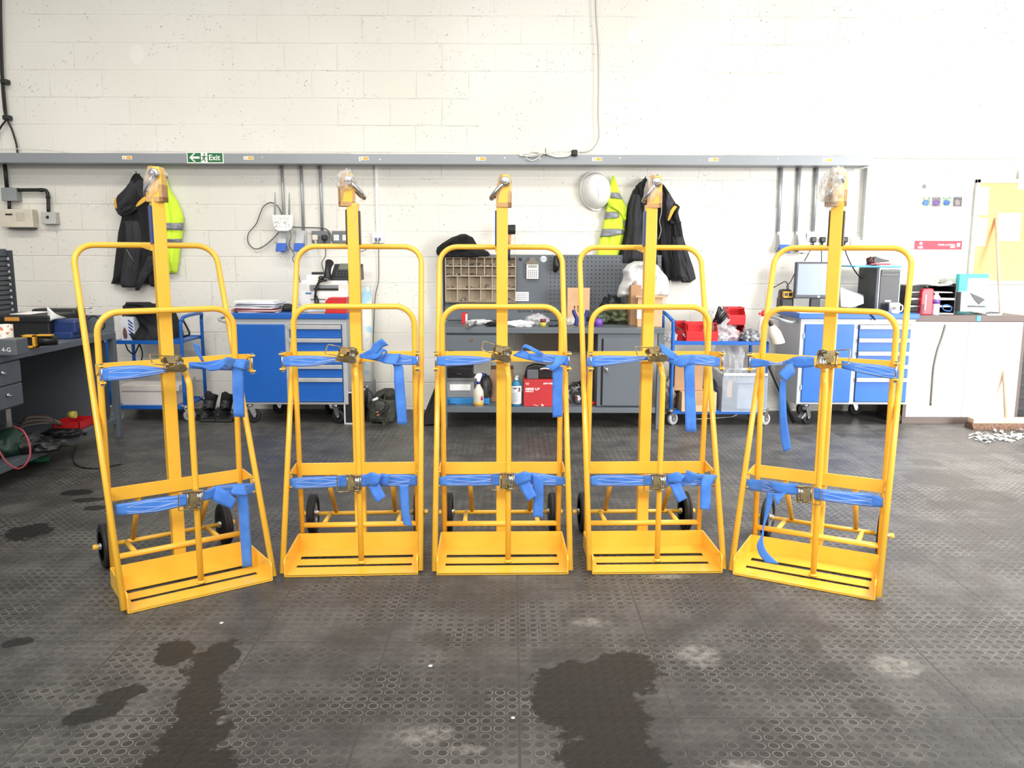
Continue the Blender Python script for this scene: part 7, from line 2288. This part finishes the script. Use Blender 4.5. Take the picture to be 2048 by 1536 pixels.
X0, X1 = P(1812, 600, 6.86).x, P(1911, 600, 6.86).x
lt_ = thing('letter_tray', 'black stacked letter tray full of papers on the cream cupboard', 'letter tray', ((X0 + X1) / 2, 7.0, KS))
Zt = P(1860, 572, 6.86).z
m = MB()
hh = (Zt - KS) / 4
m.box(X0, X0 + 0.006, 6.86, 7.15, KS, Zt)
m.box(X1 - 0.006, X1, 6.86, 7.15, KS, Zt + 0.02)
m.box(X0, X1, 7.14, 7.146, KS, Zt)
for k in range(5):
    m.box(X0, X1, 6.87, 7.15, KS + k * hh, KS + k * hh + 0.003)
part(lt_, 'tray_frame', m, BLACK)
for k in range(4):
    z = KS + k * hh + 0.0035
    o = solo('paper_stack', MB().box(X0 + 0.01, X1 - 0.01 - 0.02 * (k % 2), 6.855 + 0.008 * (k % 2), 7.12, z, z + 0.006 + 0.004 * (k % 3)), PAPER,
             'paper stack in the %s compartment of the black letter tray' % ('lowest', 'second lowest', 'second highest', 'highest')[k], 'papers', 'papers in the letter tray')
solo('paper_stack', MB().ribbon([(P(1815, 571, 6.9), P(1818, 569, 7.1)), (P(1850, 568, 6.9), P(1850, 565, 7.1)), (P(1880, 572, 6.9), P(1878, 568, 7.1)), (P(1905, 568, 6.9), P(1903, 562, 7.1))], 0.006), PAPER, 'loose papers curling on top of the black letter tray', 'papers')
m = MB()
for k in range(10):
    a_ = P(1862 + k * 4, 566 - (k % 3) * 2, 6.92)
    m.tube([a_, a_ + Vector((random.uniform(-0.03, 0.04), 0.03, random.uniform(0.0, 0.03)))], 0.0025, 5)
solo('pens', m, M('pen_mixed', '8d8f6c', 0.5), 'small clutter of pens and clips on the letter tray', 'stationery', kind='stuff')
# red oil can
c = P(1854, 628, 6.8)
t = thing('oil_bottle', 'red plastic oil bottle with black cap on the cream cupboard', 'bottle', (c.x, 6.83, KS))
X0, X1 = P(1842, 600, 6.8).x, P(1867, 600, 6.8).x
Zt = P(1854, 577, 6.8).z
part(t, 'bottle_body', MB().prism([(X0, KS), (X1, KS), (X1, Zt - 0.01), (X1 - 0.012, Zt), (X0 + 0.02, Zt), (X0 + 0.002, Zt - 0.03)], 'y', 6.8, 6.85, 0.008), M('oil_red', 'bd1f30', 0.35))
part(t, 'bottle_cap', MB().lathe([(0.016, Zt), (0.016, Zt + 0.02), (0, Zt + 0.02)], ((X0 + X1) / 2 - 0.005, 6.825, 0), 'z', 16), BLACK)
part(t, 'level_strip', MB().box(X0 + 0.036, X0 + 0.044, 6.7985, 6.801, KS + 0.04, Zt - 0.05), PAPER)
part(t, 'bottle_label', MB().box(X0 + 0.006, X0 + 0.03, 6.7985, 6.801, KS + 0.01, KS + 0.09), M('label_dark', '6a2038', 0.5))
c = P(1873.5, 628, 6.79)
t = thing('spray_can', 'white and purple bottle beside the red oil bottle', 'bottle', (c.x, 6.82, KS))
h_ = P(1873, 585, 6.79).z - KS
part(t, 'bottle_body', MB().lathe([(0, 0), (0.030, 0), (0.031, 0.004), (0.031, h_ * 0.78), (0.02, h_ * 0.88), (0.012, h_ * 0.9)], (c.x, 6.82, KS), 'z', 24), M('lilac_label', 'c3bfd2', 0.4, 0, 0.25, 70))
part(t, 'bottle_band', MB().lathe([(0.0313, h_ * 0.5), (0.0316, h_ * 0.5), (0.0316, h_ * 0.7), (0.0313, h_ * 0.7)], (c.x, 6.82, KS), 'z', 24), M('purple_print', '6d4d9a', 0.4))
part(t, 'bottle_cap', MB().lathe([(0.012, h_ * 0.88), (0.015, h_ * 0.9), (0.015, h_), (0, h_)], (c.x, 6.82, KS), 'z', 16), WHITE)
m = MB().tube([P(1885, 612, 6.84), P(1895, 610, 6.84), P(1903, 615, 6.84), P(1900, 622, 6.84), P(1888, 620, 6.84)], 0.005, 6, 4, True)
solo('cord_loop', m, M('cord_blue', '2f5fa8', 0.5), 'small loop of blue cord on the cream cupboard beside the white and purple bottle', 'cord')  # a loop of blue cord
# cyan clipboard standing
X0, X1 = P(1917, 580, 7.1).x, P(1976, 580, 7.1).x
t = thing('box_file', 'turquoise box file standing against the wall on the cream cupboard', 'file', ((X0 + X1) / 2, 7.12, KS))
Zt = P(1946, 548, 7.1).z
part(t, 'file_body', MB().box(X0, X1, 7.1, 7.16, KS, Zt, 0.003), M('turquoise_card', '3cc4cc', 0.5))
part(t, 'file_cover', MB().box(X0 + 0.07, X1 - 0.004, 7.096, 7.1, KS + 0.01, Zt - 0.035), M('pale_turquoise', 'a5e2e2', 0.5))
# tape dispenser
t = thing('label_printer', 'grey and black desk label printer on the cream cupboard', 'label printer', (P(1946, 625, 6.85).x, 6.92, KS))
f8 = lambda x, y: (lambda p: (p.x, p.z))(P(1740 + x / 3.84, 500 + y / 3.84, 6.85))
part(t, 'printer_body', MB().prism([f8(690, 475), f8(700, 322), f8(770, 318), f8(885, 372), f8(882, 425), f8(750, 428), f8(750, 437), f8(882, 437), f8(880, 475)], 'y', 6.85, 6.97, 0.004), M('dispenser_grey', '8e9094', 0.4))
part(t, 'printer_window', MB().prism([f8(770, 330), f8(840, 360), f8(880, 380), f8(835, 418), f8(800, 380)], 'y', 6.846, 6.851, 0.001), DGREY)
part(t, 'printer_slot', MB().prism([f8(750, 427), f8(885, 430), f8(885, 438), f8(750, 437)], 'y', 6.847, 6.852), BLACK)
solo('paper_sheaf', MB().box(P(1925, 626, 6.8).x, P(1999, 626, 6.8).x, 6.78, 6.99, KS - 0.0, KS + 0.004), PAPER, 'white papers lying under the grey label printer', 'papers') if False else None
solo('paper_sheaf', MB().box(P(1972, 626, 6.8).x, P(2001, 626, 6.8).x, 6.78, 7.05, KS + 0.0005, KS + 0.012), PAPER, 'thin stack of papers right of the grey label printer', 'papers')
solo('grey_pen', MB().tube([(P(1973, 622, 6.8).x, 6.8, KS + 0.018), (P(2000, 622, 6.8).x, 6.82, KS + 0.018)], 0.005, 8), DGREY, 'dark pen on the thin stack of papers at the right', 'pen')
solo('blue_tape_piece', MB().box(P(1953.5, 630, KY).x, P(1962, 630, KY).x, KY - 0.003, KY - 0.0002, KT - 0.045, KT - 0.002), M('tape_blue', '3c8fd6', 0.5), 'piece of light blue tape on the brown top rail of the cream cupboard', 'tape')
# dark bin at the far right
X0 = KX1 + 0.03
t = thing('waste_bin', 'black slatted bin at the right edge of the photo beside the cream cupboard', 'bin', (X0 + 0.25, 7.0, 0))
part(t, 'bin_body', MB().box(X0, X0 + 0.5, 6.85, 7.2, 0, P(2040, 700, 6.85).z, 0.01), M('bin_black', '1a1a1a', 0.5))
m = MB()
for k in range(5):
    m.box(X0 - 0.004, X0 + 0.5, 6.842, 6.85, 0.1 + k * 0.1, 0.13 + k * 0.1, 0.002)
part(t, 'bin_slats', m, M('bin_black2', '262626', 0.5))
part(t, 'bin_lid', MB().box(X0 - 0.008, X0 + 0.51, 6.84, 7.21, P(2040, 700, 6.85).z, P(2040, 690, 6.85).z, 0.004), DGREY)
# broom
br = thing('broom', 'wide wooden push broom leaning on the cream cupboard', 'broom', (PZ(2030, 855).x, 6.55, 0))
hb_ = [Vector((PZ(2022, 845, 0.06).x, 6.60, 0.055)), P(1992, 436, 7.29)]
WB = M('broom_wood', 'c8ad92', 0.6, 0, 0.1, 8)
part(br, 'broom_handle', MB().tube(hb_, 0.0125, 12), WB)
hx = PZ(1937, 855).x
part(br, 'broom_head', MB().box(hx, hx + 0.68, 6.555, 6.64, 0.045, 0.085, 0.006), WB)
m = MB()
m.prism([(6.52, 0.0), (6.55, 0.046), (6.645, 0.046), (6.66, 0.0)], 'x', hx - 0.012, hx + 0.69)
part(br, 'bristles', m, M('bristle_brown', '6b5142', 0.9, 0, 0.45, 90, 1.0))
m = MB()
for k in range(110):
    x = hx + random.uniform(-0.012, 0.69)
    m.tube([(x, 6.556, 0.046), (x + random.uniform(-0.015, 0.005), 6.515 + random.uniform(-0.008, 0.008), 0.002)], 0.0012, 4)
part(br, 'loose_bristles', m, M('bristle_tip', '8a6a52', 0.9), kind='stuff')
# swept litter
m = MB()
for k in range(75):
    q = PZ(random.uniform(1946, 2080), random.gauss(875, 6), 0.0)
    a_ = random.uniform(0, PI)
    l = random.uniform(0.01, 0.05)
    d = Vector((math.cos(a_), math.sin(a_), 0)) * l
    n_ = Vector((-math.sin(a_), math.cos(a_), 0)) * random.uniform(0.005, 0.016)
    z_ = Vector((0, 0, random.uniform(0.004, 0.022)))
    m.ribbon([(q - d - n_ + z_ * 0.4, q - d + n_ + z_), (q + z_ * 1.2 - n_, q + z_ * 1.4 + n_), (q + d - n_ + z_ * 0.6, q + d + n_ + z_ * 0.3)], 0.001, 3)
solo('swept_litter', m, PAPER, 'swept heap of white paper scraps in front of the broom', 'litter', kind='stuff')
# small white scraps on the floor
for (x, y, w_, lb) in ((861, 1332, 0.006, 'tiny white scrap on the floor below the second trolley from the left'), (1026, 1436, 0.005, 'tiny square white scrap on the floor, nearest the camera'), (443, 1246, 0.006, 'tiny white scrap on the floor before the leftmost trolley')):
    q = PZ(x, y)
    solo('paper_scrap', MB().box(q.x - w_, q.x + w_, q.y - w_, q.y + w_, 0.0, 0.0015), PAPER, lb, 'scrap')
